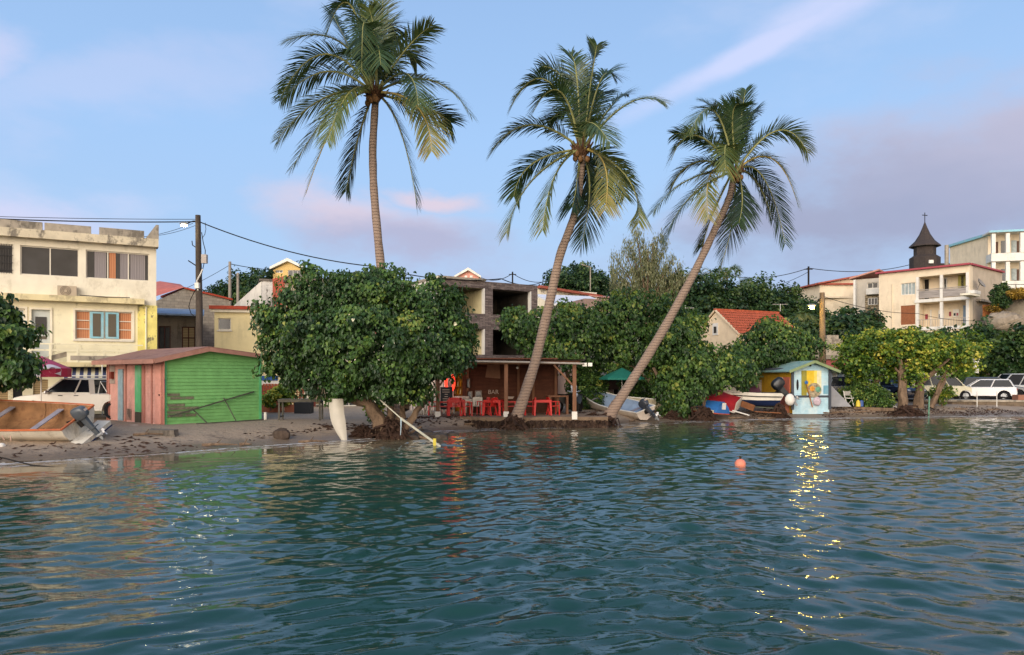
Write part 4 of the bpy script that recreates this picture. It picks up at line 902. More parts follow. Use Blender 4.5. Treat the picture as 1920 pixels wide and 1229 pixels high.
palm('coconut_palm', 'strongly leaning coconut palm with exposed roots at the water, right of the bar', PG,
     [(1138,788,35.5,.40),(1152,765,35.5,.27),(1180,722,35.6,.23),(1240,625,36,.22),(1300,515,36.3,.19),(1340,432,36.6,.175),(1366,375,36.8,.16),(1376,330,36.8,.15)], z3, (575,590),
     [(830,340,1015,470,-1.,.5),(800,510,955,785,-1.2,.6),(745,620,880,1020,.6,.15),(700,640,795,860,.9,.1),(610,300,640,95,.4,.1),(560,330,515,160,.5,.3),(500,300,380,160,.7,.28),
      (450,220,300,360,-1.4,.42),(340,370,190,520,-1.,.35),(400,400,210,360,.9,.25),(340,530,185,690,.8,.3),(290,640,85,830,-1.,.45),(300,750,150,1010,.6,.4),(430,600,415,870,-2.2,.68),
      (520,430,520,600,-2.2,.5),(440,850,375,1040,.6,.12),(570,830,495,1145,.4,.1),(620,740,600,900,-.8,.12),(650,300,690,230,1.2,.12),(540,250,440,200,1.4,.25),(490,520,340,640,-1.6,.5),(700,420,760,360,1.6,.2),(560,280,600,180,-1.6,.3)],
     36.8, (X(1138,35.5), 35.5, .05), seed=3)

# ------------------------------------------------------------ trees
def s_(l, Y): return [(px, py, Y + dy, rx, ry, rz) for px, py, dy, rx, ry, rz in l]
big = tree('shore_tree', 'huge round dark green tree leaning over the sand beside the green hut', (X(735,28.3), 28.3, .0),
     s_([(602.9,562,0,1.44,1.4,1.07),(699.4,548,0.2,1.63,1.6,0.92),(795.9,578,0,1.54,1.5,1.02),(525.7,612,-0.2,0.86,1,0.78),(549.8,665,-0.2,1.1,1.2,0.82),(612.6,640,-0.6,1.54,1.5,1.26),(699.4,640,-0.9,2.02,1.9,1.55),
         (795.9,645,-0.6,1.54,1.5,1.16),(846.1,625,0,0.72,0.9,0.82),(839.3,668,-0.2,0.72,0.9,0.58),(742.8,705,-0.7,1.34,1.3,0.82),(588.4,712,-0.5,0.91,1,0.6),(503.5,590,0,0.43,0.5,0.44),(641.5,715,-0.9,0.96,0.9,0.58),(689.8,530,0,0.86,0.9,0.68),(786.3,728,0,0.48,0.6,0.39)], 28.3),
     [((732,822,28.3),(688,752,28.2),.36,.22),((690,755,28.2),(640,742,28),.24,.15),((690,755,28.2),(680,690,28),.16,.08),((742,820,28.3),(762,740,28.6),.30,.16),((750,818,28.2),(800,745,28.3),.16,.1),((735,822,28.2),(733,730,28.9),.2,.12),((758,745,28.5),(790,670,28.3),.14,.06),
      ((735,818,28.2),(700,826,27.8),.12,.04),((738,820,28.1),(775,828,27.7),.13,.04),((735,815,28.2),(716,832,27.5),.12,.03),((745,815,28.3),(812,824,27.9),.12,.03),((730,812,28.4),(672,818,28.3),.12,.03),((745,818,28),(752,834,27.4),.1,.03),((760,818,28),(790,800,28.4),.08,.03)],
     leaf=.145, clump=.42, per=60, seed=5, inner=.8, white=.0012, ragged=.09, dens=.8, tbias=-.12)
tree('shore_tree', 'dark green tree branch mass hanging over the orange boat at the left edge', (X(-150,24.5), 24.5, .5),
     s_([(-20,650,0,1.1,1.1,1.1),(-60,600,.3,1.1,1,.8),(20,688,-.2,.7,.7,.45),(-90,700,0,1.3,1,.7),(28,690,-.3,.5,.5,.3),(0,598,0,.3,.4,.35),(-8,565,0,.2,.3,.22)], 24.2),
     [((-150,790,24.5),(-60,680,24.3),.2,.1),((-60,680,24.3),(20,680,24.2),.1,.04)], leaf=.19, clump=.33, per=34, seed=6, tbias=-.12, inner=.8)
SG = 'bushy shore trees between the bar and the painted hut'
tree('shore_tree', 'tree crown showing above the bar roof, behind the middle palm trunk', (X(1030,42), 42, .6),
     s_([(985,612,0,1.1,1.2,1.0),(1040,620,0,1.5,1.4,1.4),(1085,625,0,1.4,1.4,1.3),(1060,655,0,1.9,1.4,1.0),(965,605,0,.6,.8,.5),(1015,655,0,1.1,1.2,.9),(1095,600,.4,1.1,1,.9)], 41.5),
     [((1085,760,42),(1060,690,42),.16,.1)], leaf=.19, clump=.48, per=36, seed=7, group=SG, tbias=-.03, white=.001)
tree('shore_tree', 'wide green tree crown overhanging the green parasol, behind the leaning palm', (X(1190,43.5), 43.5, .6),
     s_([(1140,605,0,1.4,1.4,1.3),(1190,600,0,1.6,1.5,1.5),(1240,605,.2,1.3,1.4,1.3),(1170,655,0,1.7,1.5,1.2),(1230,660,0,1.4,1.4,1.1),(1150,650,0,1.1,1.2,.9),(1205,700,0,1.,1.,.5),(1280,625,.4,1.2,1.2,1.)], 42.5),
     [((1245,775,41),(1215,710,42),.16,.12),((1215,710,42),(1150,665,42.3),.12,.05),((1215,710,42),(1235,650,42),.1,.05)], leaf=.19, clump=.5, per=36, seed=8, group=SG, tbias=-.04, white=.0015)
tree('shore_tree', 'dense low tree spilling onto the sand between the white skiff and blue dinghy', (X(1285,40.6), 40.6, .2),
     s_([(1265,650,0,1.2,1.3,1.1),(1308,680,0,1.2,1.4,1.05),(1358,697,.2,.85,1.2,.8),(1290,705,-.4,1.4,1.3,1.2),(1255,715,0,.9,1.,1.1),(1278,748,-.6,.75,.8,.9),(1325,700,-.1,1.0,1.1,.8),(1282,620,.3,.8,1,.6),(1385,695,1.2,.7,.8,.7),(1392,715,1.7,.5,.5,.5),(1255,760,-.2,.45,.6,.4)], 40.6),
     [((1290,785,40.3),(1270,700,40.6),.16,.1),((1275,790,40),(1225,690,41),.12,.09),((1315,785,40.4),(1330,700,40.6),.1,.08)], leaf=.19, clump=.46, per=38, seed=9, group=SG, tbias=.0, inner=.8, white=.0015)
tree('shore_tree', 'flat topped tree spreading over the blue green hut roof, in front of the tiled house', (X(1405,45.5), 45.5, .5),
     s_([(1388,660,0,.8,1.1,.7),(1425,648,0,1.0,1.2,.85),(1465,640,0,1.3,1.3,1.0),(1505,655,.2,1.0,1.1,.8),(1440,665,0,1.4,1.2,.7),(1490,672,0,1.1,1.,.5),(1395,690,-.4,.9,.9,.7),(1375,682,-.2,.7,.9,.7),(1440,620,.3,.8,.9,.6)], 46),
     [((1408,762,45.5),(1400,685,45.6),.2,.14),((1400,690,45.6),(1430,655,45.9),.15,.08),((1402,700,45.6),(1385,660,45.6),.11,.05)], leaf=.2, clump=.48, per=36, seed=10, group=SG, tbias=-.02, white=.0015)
YG = 'yellowing leaning trees in front of the parked cars'
tree('seaside_tree', 'bushy green tree with a slanting trunk just right of the blue shed', (X(1632,46), 46, .5),
     s_([(1610,650,0,.9,1.1,.8),(1655,645,0,1.1,1.2,.85),(1690,660,.2,.9,1.1,.8),(1600,675,0,.9,1,.9),(1640,690,0,1.2,1.1,.7),(1620,705,.2,.8,.8,.4),(1685,690,.2,.8,.9,.7)], 46),
     [((1626,758,46),(1650,700,46),.28,.16),((1650,702,46),(1665,660,46),.15,.08),((1648,700,46),(1620,670,46),.12,.06)], mat=L_YEL, leaf=.17, clump=.44, per=34, seed=11, group=YG, droop=.4, width=1., tbias=-.02, inner=.4, gaps=.25, ragged=.14)
tree('seaside_tree', 'yellow leaved tree on a thick upright trunk at the waterline', (X(1692,44.6), 44.6, .15),
     s_([(1685,642,0,.8,.9,.6),(1715,648,0,.9,.9,.65),(1705,628,.2,.7,.9,.35),(1735,660,0,.7,.8,.8),(1670,665,0,.5,.6,.5),(1712,700,-.3,.6,.6,.6)], 44.8),
     [((1694,778,44.6),(1692,700,44.6),.30,.24),((1692,702,44.6),(1684,660,44.6),.17,.1),((1692,700,44.6),(1706,655,44.8),.14,.07),((1692,705,44.6),(1678,690,44.6),.1,.05),((1700,770,44.4),(1735,779,44),.14,.05),((1690,772,44.4),(1655,776,44.1),.16,.05),((1705,768,44.4),(1722,760,44.2),.12,.06)], mat=L_YEL, leaf=.17, clump=.4, per=30, seed=12, group=YG, droop=.4, width=1., tbias=.16, inner=.2, gaps=.4, ragged=.18)
tree('seaside_tree', 'forked pale barked tree with thin yellow green foliage leaning right', (X(1728,45.4), 45.4, .3),
     s_([(1750,655,0,.9,.9,.8),(1785,650,.2,.9,1,.75),(1815,668,.4,.8,1,.65),(1765,685,.2,.8,.9,.6),(1798,690,.5,.5,.7,.4),(1838,655,.6,.35,.5,.4),(1765,635,.3,.7,.8,.4)], 45.5),
     [((1722,766,45.2),(1724,715,45.2),.32,.22),((1724,720,45.2),(1782,672,45.4),.13,.08),((1730,718,45.2),(1755,690,45.3),.12,.06),((1745,765,45.6),(1790,665,45.6),.2,.08),((1755,740,45.5),(1775,690,45.5),.1,.05),((1765,715,45.5),(1800,690,45.7),.08,.03)], mat=L_YEL, leaf=.17, clump=.4, per=28, seed=13, group=YG, droop=.4, width=1., tbias=.1, inner=.2, gaps=.45, ragged=.18)
tree('layered_tree', 'dark tree with layered branches at the right edge above the silver van', (X(1905,56), 56, 1.),
     s_([(1895,655,0,1.2,1.2,.6),(1925,640,0,1.6,1.3,.7),(1890,682,0,1.1,1.2,.45),(1920,690,0,1.3,1.2,.6),(1940,615,0,1.2,1.2,.5)], 56), [((1915,735,56),(1915,640,56),.14,.08)], mat=L_WOOD, leaf=.3, clump=.5, per=34, seed=14, tbias=.05, droop=.3)
# woodland behind
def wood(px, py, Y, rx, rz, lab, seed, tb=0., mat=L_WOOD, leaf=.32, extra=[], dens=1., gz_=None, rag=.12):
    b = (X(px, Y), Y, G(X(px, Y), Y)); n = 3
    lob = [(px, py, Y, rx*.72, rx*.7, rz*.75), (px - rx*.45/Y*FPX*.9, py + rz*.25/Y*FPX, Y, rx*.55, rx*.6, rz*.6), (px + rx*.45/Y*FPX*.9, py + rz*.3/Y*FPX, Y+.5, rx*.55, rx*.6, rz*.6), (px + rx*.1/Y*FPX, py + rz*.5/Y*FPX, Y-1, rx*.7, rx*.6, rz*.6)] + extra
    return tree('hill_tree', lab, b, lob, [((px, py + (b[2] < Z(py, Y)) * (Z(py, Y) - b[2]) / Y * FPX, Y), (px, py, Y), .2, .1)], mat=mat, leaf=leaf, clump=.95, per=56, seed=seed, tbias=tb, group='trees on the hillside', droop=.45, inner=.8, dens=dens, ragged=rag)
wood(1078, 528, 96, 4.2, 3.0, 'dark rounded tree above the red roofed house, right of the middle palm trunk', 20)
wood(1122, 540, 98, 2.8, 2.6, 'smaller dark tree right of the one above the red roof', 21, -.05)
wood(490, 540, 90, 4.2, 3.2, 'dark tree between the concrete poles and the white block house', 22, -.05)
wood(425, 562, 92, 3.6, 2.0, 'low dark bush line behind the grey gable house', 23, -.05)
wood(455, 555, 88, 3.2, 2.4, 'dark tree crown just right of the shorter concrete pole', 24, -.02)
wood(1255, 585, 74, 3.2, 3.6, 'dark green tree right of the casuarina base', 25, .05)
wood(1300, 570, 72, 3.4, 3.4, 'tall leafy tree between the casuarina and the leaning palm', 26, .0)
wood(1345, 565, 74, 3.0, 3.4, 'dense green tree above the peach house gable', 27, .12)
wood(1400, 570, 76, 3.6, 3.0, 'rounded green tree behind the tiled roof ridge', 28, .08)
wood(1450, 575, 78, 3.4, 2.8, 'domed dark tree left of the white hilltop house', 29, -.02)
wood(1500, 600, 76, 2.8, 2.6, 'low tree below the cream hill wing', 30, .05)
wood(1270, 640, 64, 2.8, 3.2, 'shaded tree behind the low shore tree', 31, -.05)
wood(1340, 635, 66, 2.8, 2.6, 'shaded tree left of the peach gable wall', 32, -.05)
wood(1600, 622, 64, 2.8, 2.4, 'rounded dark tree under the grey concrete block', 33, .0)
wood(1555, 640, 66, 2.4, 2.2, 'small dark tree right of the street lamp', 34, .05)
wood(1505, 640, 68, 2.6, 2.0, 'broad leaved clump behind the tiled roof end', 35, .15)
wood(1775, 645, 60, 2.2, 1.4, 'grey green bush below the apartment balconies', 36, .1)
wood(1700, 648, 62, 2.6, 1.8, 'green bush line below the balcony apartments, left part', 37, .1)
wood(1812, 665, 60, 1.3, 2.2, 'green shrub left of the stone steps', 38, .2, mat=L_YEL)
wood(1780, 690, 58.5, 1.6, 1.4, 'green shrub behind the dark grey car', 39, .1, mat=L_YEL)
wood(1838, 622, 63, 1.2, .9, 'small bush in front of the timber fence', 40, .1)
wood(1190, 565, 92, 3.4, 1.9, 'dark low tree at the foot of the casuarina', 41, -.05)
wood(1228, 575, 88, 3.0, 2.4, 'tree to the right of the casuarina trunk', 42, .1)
def shrub(name, px, py, Y, rx, rz, lab, seed, mat=L_PORTIA, tb=.1, leaf=.12, cat='shrub', dens=1.):
    b = (X(px, Y), Y, Z(py, Y) - rz); R = root(name, lab, cat, b)
    crown('foliage', [((0, 0, rz), (rx, rx*.9, rz))], R, mat, leaf=leaf, clump=.26, per=26, seed=seed, tbias=tb, droop=.4, inner=.8, dens=dens)
    MB().tube([(0,0,-.3),(.02,0,rz)], [.05,.03], 5).build('stem', BARK, R); return R
shrub('shrub', 1625, 742, 45.4, .95, .75, 'low green shrub at the foot of the slanting tree', 50)
shrub('shrub', 1655, 748, 45.2, .6, .55, 'small shrub in front of the dark blue parked car', 51)
shrub('shrub', 1766, 738, 47.5, .6, .55, 'green bush partly hiding the white van door', 52, L_YEL)
shrub('shrub', 1590, 745, 46.5, .5, .5, 'small shrub behind the leaning white folding chair', 53)
shrub('shrub', 1085, 735, 41.5, .7, 1.2, 'dark climbing shrub at the right end of the bar', 54, L_PORTIA, -.08)
shrub('shrub', 1112, 740, 42, .9, 1.2, 'green shrub beside the bow of the white skiff', 55, L_PORTIA, -.0)
shrub('shrub', 1105, 700, 42.5, .8, .9, 'leafy shrub under the white balcony railing', 65, L_PORTIA, -.0)
shrub('shrub', 700, 775, 28.6, .35, .28, 'small bright green sprout at the base of the huge round tree', 56, L_YEL, .0)
shrub('hedge', 1877, 555, 64.5, .75, .95, 'dark clipped column of hedge at the corner of the grey end wing', 57, L_WOOD, .1, .18, 'hedge')
shrub('flowering_bush', 1908, 550, 64, 1.2, .32, 'yellow flowering bush on top of the concrete retaining wall', 58, L_FLOW, .0, .15, 'bush')
shrub('flowering_bush', 1866, 578, 65, .6, .25, 'rust coloured bush beside the timber fence', 59, L_FLOW, -.3, .15, 'bush')
shrub('red_shrub', 1627, 606, 66, 1.0, .7, 'dark red leaved shrub below the grey concrete block', 60, L_RED, .1, .2)
shrub('shrub', 1250, 730, 42.5, 1.0, 1.3, 'dark shrub behind the second beached boat', 61, L_PORTIA, -.08)
shrub('shrub', 1190, 735, 43.2, .9, 1., 'dark shrub behind the white skiff', 62, L_PORTIA, -.08)
shrub('potted_plant', 530, 742, 37.4, .4, .45, 'yellow green potted palm in front of the orange lattice', 63, L_YEL, .2, .2, 'plant')
shrub('potted_plant', 507, 748, 36.8, .35, .3, 'pale yellow leaved plant in the left planter', 64, L_YEL, .35, .15, 'plant')
# casuarina
def casuarina():
    Y = 70; b = (X(1215, Y), Y, G(X(1215, Y), Y)); R = root('casuarina_tree', 'tall wispy grey green casuarina with drooping sprays against the sky', 'tree', b); B = Vector(b)
    r = random.Random(4); m = MB(); pts = []; k = FPX / Y
    t0 = P(1214, 590, Y) - B; m.tube([(0,0,0), t0], [.3,.25], 7)
    ends = [(1192,430),(1180,455),(1150,480),(1145,500),(1160,520),(1205,450),(1225,455),(1245,460),(1265,480),(1275,500),(1265,525),(1235,440),(1290,515),(1170,470),(1215,470),(1150,530),(1250,500),(1165,545),(1200,500),(1230,490),(1270,545)]
    V = []; O = []
    for ex, ey in ends:
        e = P(ex, ey, Y + r.uniform(-2, 2)) - B; mid = t0.lerp(e, .5) + Vector((0, 0, .5)); pp = [t0.lerp(Vector((0,0,0)), .1), mid, e]; m.tube(pp, [.16, .08, .02], 5)
        for j in range(13):
            t = .38 + .62 * j / 12; q = (mid.lerp(e, (t-.5)*2) if t > .5 else t0.lerp(mid, t*2)) + Vector((r.gauss(0,.32), r.gauss(0,.4), r.gauss(0,.25)))
            for _ in range(70): V.append(q + Vector((r.gauss(0,.17), r.gauss(0,.17), r.gauss(-.15,.34)))); O.append((r.gauss(0,.16), r.gauss(0,.16), -1 if r.random() < .8 else .6))
    m.build('trunk', BARK, R)
    V = np.array(V); O = np.array(O); n = len(V); rg = np.random.default_rng(5)
    leafcards('crown', V, O, rg.normal(size=(n, 3)), rg.uniform(.2, .4, n), np.clip(rg.normal(.5, .22, n), 0, 1), L_PINE, R, width=.2, heart=False)
casuarina()
# small far palms
for i, (px, py, Y, h) in enumerate(((1352, 528, 80, 3.6), (1413, 540, 84, 2.6), (1290, 535, 78, 3.), (1250, 540, 76, 2.6), (1500, 607, 70, 2.2))):
    b = Vector((X(px, Y), Y, G(X(px, Y), Y))); top = P(px, py + 8, Y) - b
    R = root('small_palm', ['distant palm crown against the sky above the peach gable', 'distant palm tuft left of the white hilltop house', 'distant palm just left of the leaning trunk', 'distant palm right of the casuarina', 'banana like palm behind the tiled roof end'][i], 'palm tree', b, 0, 'distant palms on the hill')
    MB().tube([(0,0,0), top], [.16,.12], 6).build('trunk', BARK, R); rr = random.Random(i)
    for j in range(13):
        a = j*2.399 + i; el = rr.uniform(.1, 1.1); d = Vector((math.cos(a)*math.cos(el), math.sin(a)*math.cos(el), math.sin(el)))
        frond(R, top, top + d*h*.62 + Vector((0,0,.1)), top + d*h*1.0 + Vector((0,0,-h*.45)), rr.uniform(.25, .6), 900+i*20+j, leaf=.62, n=26)
# roots and weed at the palm feet
def rootball(px, Y, w_, h, lab, seed, z0=0.):
    b = Vector((X(px, Y), Y, z0)); r = random.Random(seed); m = MB()
    for i in range(90):
        a = r.uniform(0, 6.28); q = r.uniform(.2, 1); e = Vector((math.cos(a)*w_*q, math.sin(a)*w_*.6*q, -.12 + r.uniform(-.05,.08))); s0 = Vector((math.cos(a)*.1*w_, math.sin(a)*.1, h*r.uniform(.5, 1)))
        jj = lambda k: Vector((r.gauss(0,k), r.gauss(0,k), r.gauss(0,k*.6))); m.tube([s0 + jj(.12*w_), s0.lerp(e, .35) + jj(.16*w_) + Vector((0,0,h*.1)), s0.lerp(e, .7) + jj(.14*w_), e + jj(.08)], [.045, .04, .03, .01], 5)
    m.ball((0,0,h*.1), (w_*.5, w_*.38, h*.5), 14, 8).jit(.035)
    return tag(m.build('exposed_roots', M('dark wet roots', '#3c2a20', .85, .35, 6, .9), None, False, b), lab, 'roots', 'exposed root masses along the waterline')
rootball(962, 32.9, .95, .6, 'dark root mass washed by foam under the middle palm', 1)
rootball(1120, 35.2, 1.5, .5, 'wide fibrous root mound under the strongly leaning palm', 2)
rootball(1318, 39.2, .9, .75, 'tangle of dark roots right of the low spilling tree', 3)
rootball(1262, 39.6, .8, .5, 'dark roots under the low spilling tree beside the skiff motor', 4)
rootball(735, 28.0, 1.1, .7, 'spreading roots at the foot of the huge round tree', 5)
rootball(1462, 41.4, .7, .8, 'brown uprooted stump at the water under the speedboat motor', 6)
rootball(1700, 43.6, 1.5, .5, 'reddish root mat under the yellow leaved tree', 7)
rootball(680, 28.4, .6, .45, 'dark roots beside the white curved board', 8)
# ------------------------------------------------------------ pink and green hut
def clap(m, x0, x1, z0, z1, y=0., h=.13, lap=.016, top=None):
    z = z0; i = 0
    while z < z1:
        ze = min(z + h, z1); a = x0; b = x1
        if top: 
            r = top(z)
            if r is None: break
            a, b = r; r2 = top(ze) or r; 
            m.add([(a,y-lap,z),(b,y-lap,z),(r2[1],y-.002,ze),(r2[0],y-.002,ze),(a,y,z),(b,y,z)], [(0,1,2,3),(0,4,5,1)])
        else: m.add([(a,y-lap,z),(b,y-lap,z),(b,y-.002,ze),(a,y-.002,ze),(a,y,z),(b,y,z)], [(0,1,2,3),(0,4,5,1)])
        z = ze
    return m
def patina(name, col, dcol, amt=.6, edge=(.54,.6), dscale=1.2, stretch=(1,1,1)): return M(name, col, .8, .12, 3, .15, dirt=amt, dcol=dcol, edge=edge, dscale=dscale, stretch=stretch)
PINKP = patina('salmon pink boards', '#d9a292', '#b58a7c', .6); GREENP = patina('bright green boards', '#76b069', '#5a9a55', .55, (.56,.66)); GREEND = patina('green door paint', '#5fb277', '#8fae93', .5)
t50 = math.radians(50); H0 = Vector((X(307, 28), 28)); dg_ = Vector((math.cos(t50), math.sin(t50))); dp_ = Vector((-math.sin(t50), math.cos(t50)))
HT = root('beach_hut', 'green gabled clapboard hut with a pink side and three narrow doors', 'hut', (H0.x, H0.y, .52), t50)
Wg, Lp = 4.06, 5.1; zE = Z(672, 28) - .52; zR2 = Z(668, 31) - .52; zA = Z(655, 29.6) - .52; xA = Wg * .40
wl = MB(); wl.box(.01, Wg-.01, .01, Lp, -.3, min(zE, zR2)-.02); wl.ext([(.01, min(zE,zR2)-.018), (Wg-.01, min(zE,zR2)-.018), (Wg-.01, zR2-.02), (xA, zA-.02), (.01, zE-.02)], .012, Lp)
wl.build('inner_wall', M('hut framing', '#4d5a45', .9), HT)
q = MB()
def gtop(z):
    if z <= min(zE, zR2): return (0, Wg)
    if z >= zA: return None
    a = 0 if z < zE else xA * (z - zE) / (zA - zE); b = Wg if z < zR2 else Wg - (Wg - xA) * (z - zR2) / (zA - zR2); return (a, b)
clap(q, 0, Wg, .02, zA-.02, 0, .135, .03, gtop); g_ = q.build('green_wall', GREENP, HT)
# bare patch of worn boards
q = MB(); rr = random.Random(3)
for i, (z, a, b) in enumerate(((.30,.12,1.25),(.43,.1,1.0),(.57,.15,1.35),(.7,.1,.8),(.97,.2,1.15),(1.1,.12,.6))): q.box(a + rr.uniform(0,.05), b, -.040, -.031, z, z+.105)
q.build('worn_patch', M('bare grey boards', '#76735f', .9, .3, 8, .5, dirt=.6, dcol='#4a7a4a', dscale=3), HT, rot=(0,0,0))
q = MB(); q.box(-.036, .10, -.045, -.031, 0, zE); q.box(Wg-.1, Wg+.02, -.045, -.031, 0, zR2); q.build('corner_board', GREEND, HT)
MB().box(-.02, .03, -.055, -.046, 1.25, 1.75).build('blue_patch', M('dark blue paint', '#2d4a8c', .7), HT)
# pink side: local x = 0 plane going back along +y
q = MB(); n_ = clap(MB(), 0, Lp, 0, 2.42+0, 0, .12, .016); n_.xf(Matrix.Rotation(math.radians(-90), 4, 'Z') @ Matrix.Diagonal((-1,1,1,1))); 
pw = MB(); zz_ = 0.
while zz_ < zE - .12:
    pw.add([(-.032,0,zz_),(-.032,Lp,zz_),(-.002,Lp,zz_+.12),(-.002,0,zz_+.12),(0,0,zz_),(0,Lp,zz_)], [(0,3,2,1),(0,1,5,4)]); zz_ += .12
pw.build('pink_wall', PINKP, HT)
def ypx(px):  # where along the pink wall a picture column falls
    k = (px - 960) / FPX; return (k * H0.y - H0.x) / (dp_.x - k * dp_.y)
def pbox(name, mat, p0, p1, z0, z1, out=.05, parent=HT):
    a, b = sorted((ypx(p0), ypx(p1))); return MB().box(-out-.018, -.033, a, b, z0, z1).build(name, mat, parent)
d_ = pbox('door', M('pale blue grey door', '#8fa7ad', .8, .15, 5, dirt=.4, dcol='#b9aea0'), 224, 233, .05, 2.15); 
d_ = pbox('door', GREEND, 256, 267, .45, 2.3); pbox('door_kick_board', M('dark board', '#4a463a', .9), 256, 267, .02, .44); 
d_ = pbox('door', M('pink door', '#d49684', .75, .1, 5), 293, 304, .05, 2.3, .04); a = ypx(302); MB().ball((-.07, a, 1.15), .035, 8, 5).build('handle', DARK, d_)
for p in (205, 236, 268, 271, 285, 308): pbox('batten', M('dark pink trim', '#b57a6a', .8), p, p+2.4, 0, zE-.1, .035)
pbox('bare_patch', patina('bare grey pink patch', '#a59488', '#6e625a', .7), 207, 217, 1.55, 2.3, .022); pbox('worn_corner', patina('worn pink boards','#9c7a6c','#57483f',.8), 238, 248, .1, .55, .022); pbox('lantern', M('rusty lamp', '#7a3428', .6), 212, 216, 1.75, 2.05, .14)
# roof with overhang on the pink side
q = MB(); ov = .5
q.ext([(-ov, zE-.10), (0, zE+.02), (xA, zA+.02), (Wg+.2, zR2-.01), (Wg+.2, zR2+.05), (xA, zA+.09), (-ov, zE-.03)], -.3, Lp+.3); q.build('roof', M('rusty pink roof', '#977162', .8, .2, 5, dirt=.5, dcol='#6c4a3e'), HT)
q = MB(); q.bar((-ov, -.32, zE-.12), (xA, -.32, zA-.03), .03, .17); q.bar((xA, -.32, zA-.03), (Wg+.22, -.32, zR2-.05), .03, .15); q.bar((-ov-.02, -.3, zE-.13), (-ov-.02, Lp+.3, zE-.13), .03, .16); q.build('fascia', M('dusty pink fascia', '#a87c6c', .8, .12, 3, dirt=.3, dcol='#8a5e50'), HT)
# slab and things leaning
q = MB().box(-.3, Wg+.5, -.55, .6, -.5, 0).build('slab', CONC, HT)
def place_bar(name, mat, a, b, w1, w2, lab, cat, group=None):
    a = Vector(a); b = Vector(b); m = MB().bar(a - a, b - a, w1, w2); return tag(m.build(name, mat, None, False, a), lab, cat, group)
POLE = M('weathered pole wood', '#4f5245', .9, .2, 6)
def hp(x, z, y=-.08): return Vector((H0.x, H0.y, .52)) + Vector((dg_.x*x + dp_.x*y, dg_.y*x + dp_.y*y, z))
place_bar('leaning_pole', POLE, hp(.12,.35,-.3), hp(3.7,1.22,-.08), .05, .05, 'long thin pole leaning aslant across the green hut wall', 'pole', 'poles leaning on the green hut')
place_bar('leaning_pole', POLE, hp(2.7,.0,-.5), hp(2.35,1.0,-.1), .035, .035, 'short steep pole propping the long one on the green wall', 'pole', 'poles leaning on the green hut')
place_bar('leaning_pole', POLE, hp(1.4,.0,-.7), hp(1.05,.6,-.1), .035, .035, 'shortest pole low on the green wall near the worn patch', 'pole', 'poles leaning on the green hut')
place_bar('timber_beam', POLE, hp(.9,.02,-.75), hp(3.9,.05,-.45), .08, .08, 'dark beam lying along the foot of the green hut', 'beam')
tag(MB().box(-.48,.42,-.14,.14,0,.24).jit(.03).build('stone_block', CONCD, None, False, (X(308,25.5), 25.5, G(X(308,25.5),25.5)-.05)), 'dark rectangular block on the sand below the hut corner', 'block')
tag(MB().ball((0,0,0), (.34,.26,.26), 10, 7).jit(.035).build('boulder', M('dark boulder', '#4c4037', .95, .3, 4, .7), None, False, (X(528,26.9), 26.9, G(X(528,26.9),26.9)+.12)), 'round dark boulder on the sand right of the green hut', 'rock')
q = MB(); q.box(-.048,.0,-.01,.07,0,zE-.12); q.box(-.048,.0,Lp-.07,Lp+.01,0,zE-.12); q.build('pink_corner_board', M('dark pink trim',''), HT)
place_bar('white_tray', WHT, (X(240,27.6),27.9,.5), (X(250,27.6),27.8,.5), .2, .1, 'small white tray at the foot of the pink wall', 'tray')
q = MB().tube([(0,0,0),(0,0,.35)], .06, 8).build('white_bottle', WHT, None, True, tuple(hp(Wg+.1, .0, -.2))); tag(q, 'pale bottle standing at the right corner of the green hut', 'bottle')

# ------------------------------------------------------------ poles, lamps, wires
OLDW = M('old dark pole timber', '#4d443c', .9, .25, 5, .5, dirt=.5, dcol='#2c2622', stretch=(1,1,.2))
def emat(name, col, s): 
    m = bpy.data.materials.new(name); m.use_nodes = True; b = m.node_tree.nodes['Principled BSDF']; b.inputs['Base Color'].default_value = (*col, 1); b.inputs['Emission Color'].default_value = (*col, 1); b.inputs['Emission Strength'].default_value = s; return m
Yp = 37.5; gp = .6; top = Z(404, Yp) - gp
UP = root('utility_pole', 'dark wooden utility pole with cables, boxes and a lit lamp, behind the green hut', 'utility pole', (X(373, Yp), Yp, gp))
MB().tube([(.03,0,0),(.02,0,top*.5),(-.05,0,top)], [.19,.17,.13], 10).build('pole', OLDW, UP, True)
a = P(362, 415, Yp) - UP.location; b = P(347, 421, Yp-.6) - UP.location; ar = MB().tube([(-.05,0,a.z), a, b], .03, 6).build('lamp_arm', DARK, UP); lh = MB().ball(b + Vector((-.05,0,.03)), (.24,.12,.07), 10, 6).build('lamp_head', M('grey lamp housing','#8b8a86',.5), UP, True)
MB().ball(b + Vector((-.06,0,-.05)), (.15,.09,.06), 10, 6).build('bulb', emat('pale lamp glow', (1,.85,.5), 60), lh, True)
bx = [P(379,486,Yp-.2)-UP.location, P(369,494,Yp-.2)-UP.location, P(370,536,Yp-.22)-UP.location]
MB().box(-.13,.13,-.1,.1,-.22,.22).xf(Matrix.Translation(bx[0]+Vector((.12,0,0)))).build('meter_box', M('grey box','#a59c94',.6), UP); MB().box(-.1,.1,-.1,.1,-.14,.14).xf(Matrix.Translation(bx[2])).build('meter_box', WHT, UP)
q = MB(); q.tube([P(367,464,Yp)-UP.location, P(361,460,Yp)-UP.location, P(360,452,Yp)-UP.location], .025, 5); q.tube([P(370,500,Yp)-UP.location, P(353,489,Yp)-UP.location], .03, 5); q.build('bracket', DARK, UP)
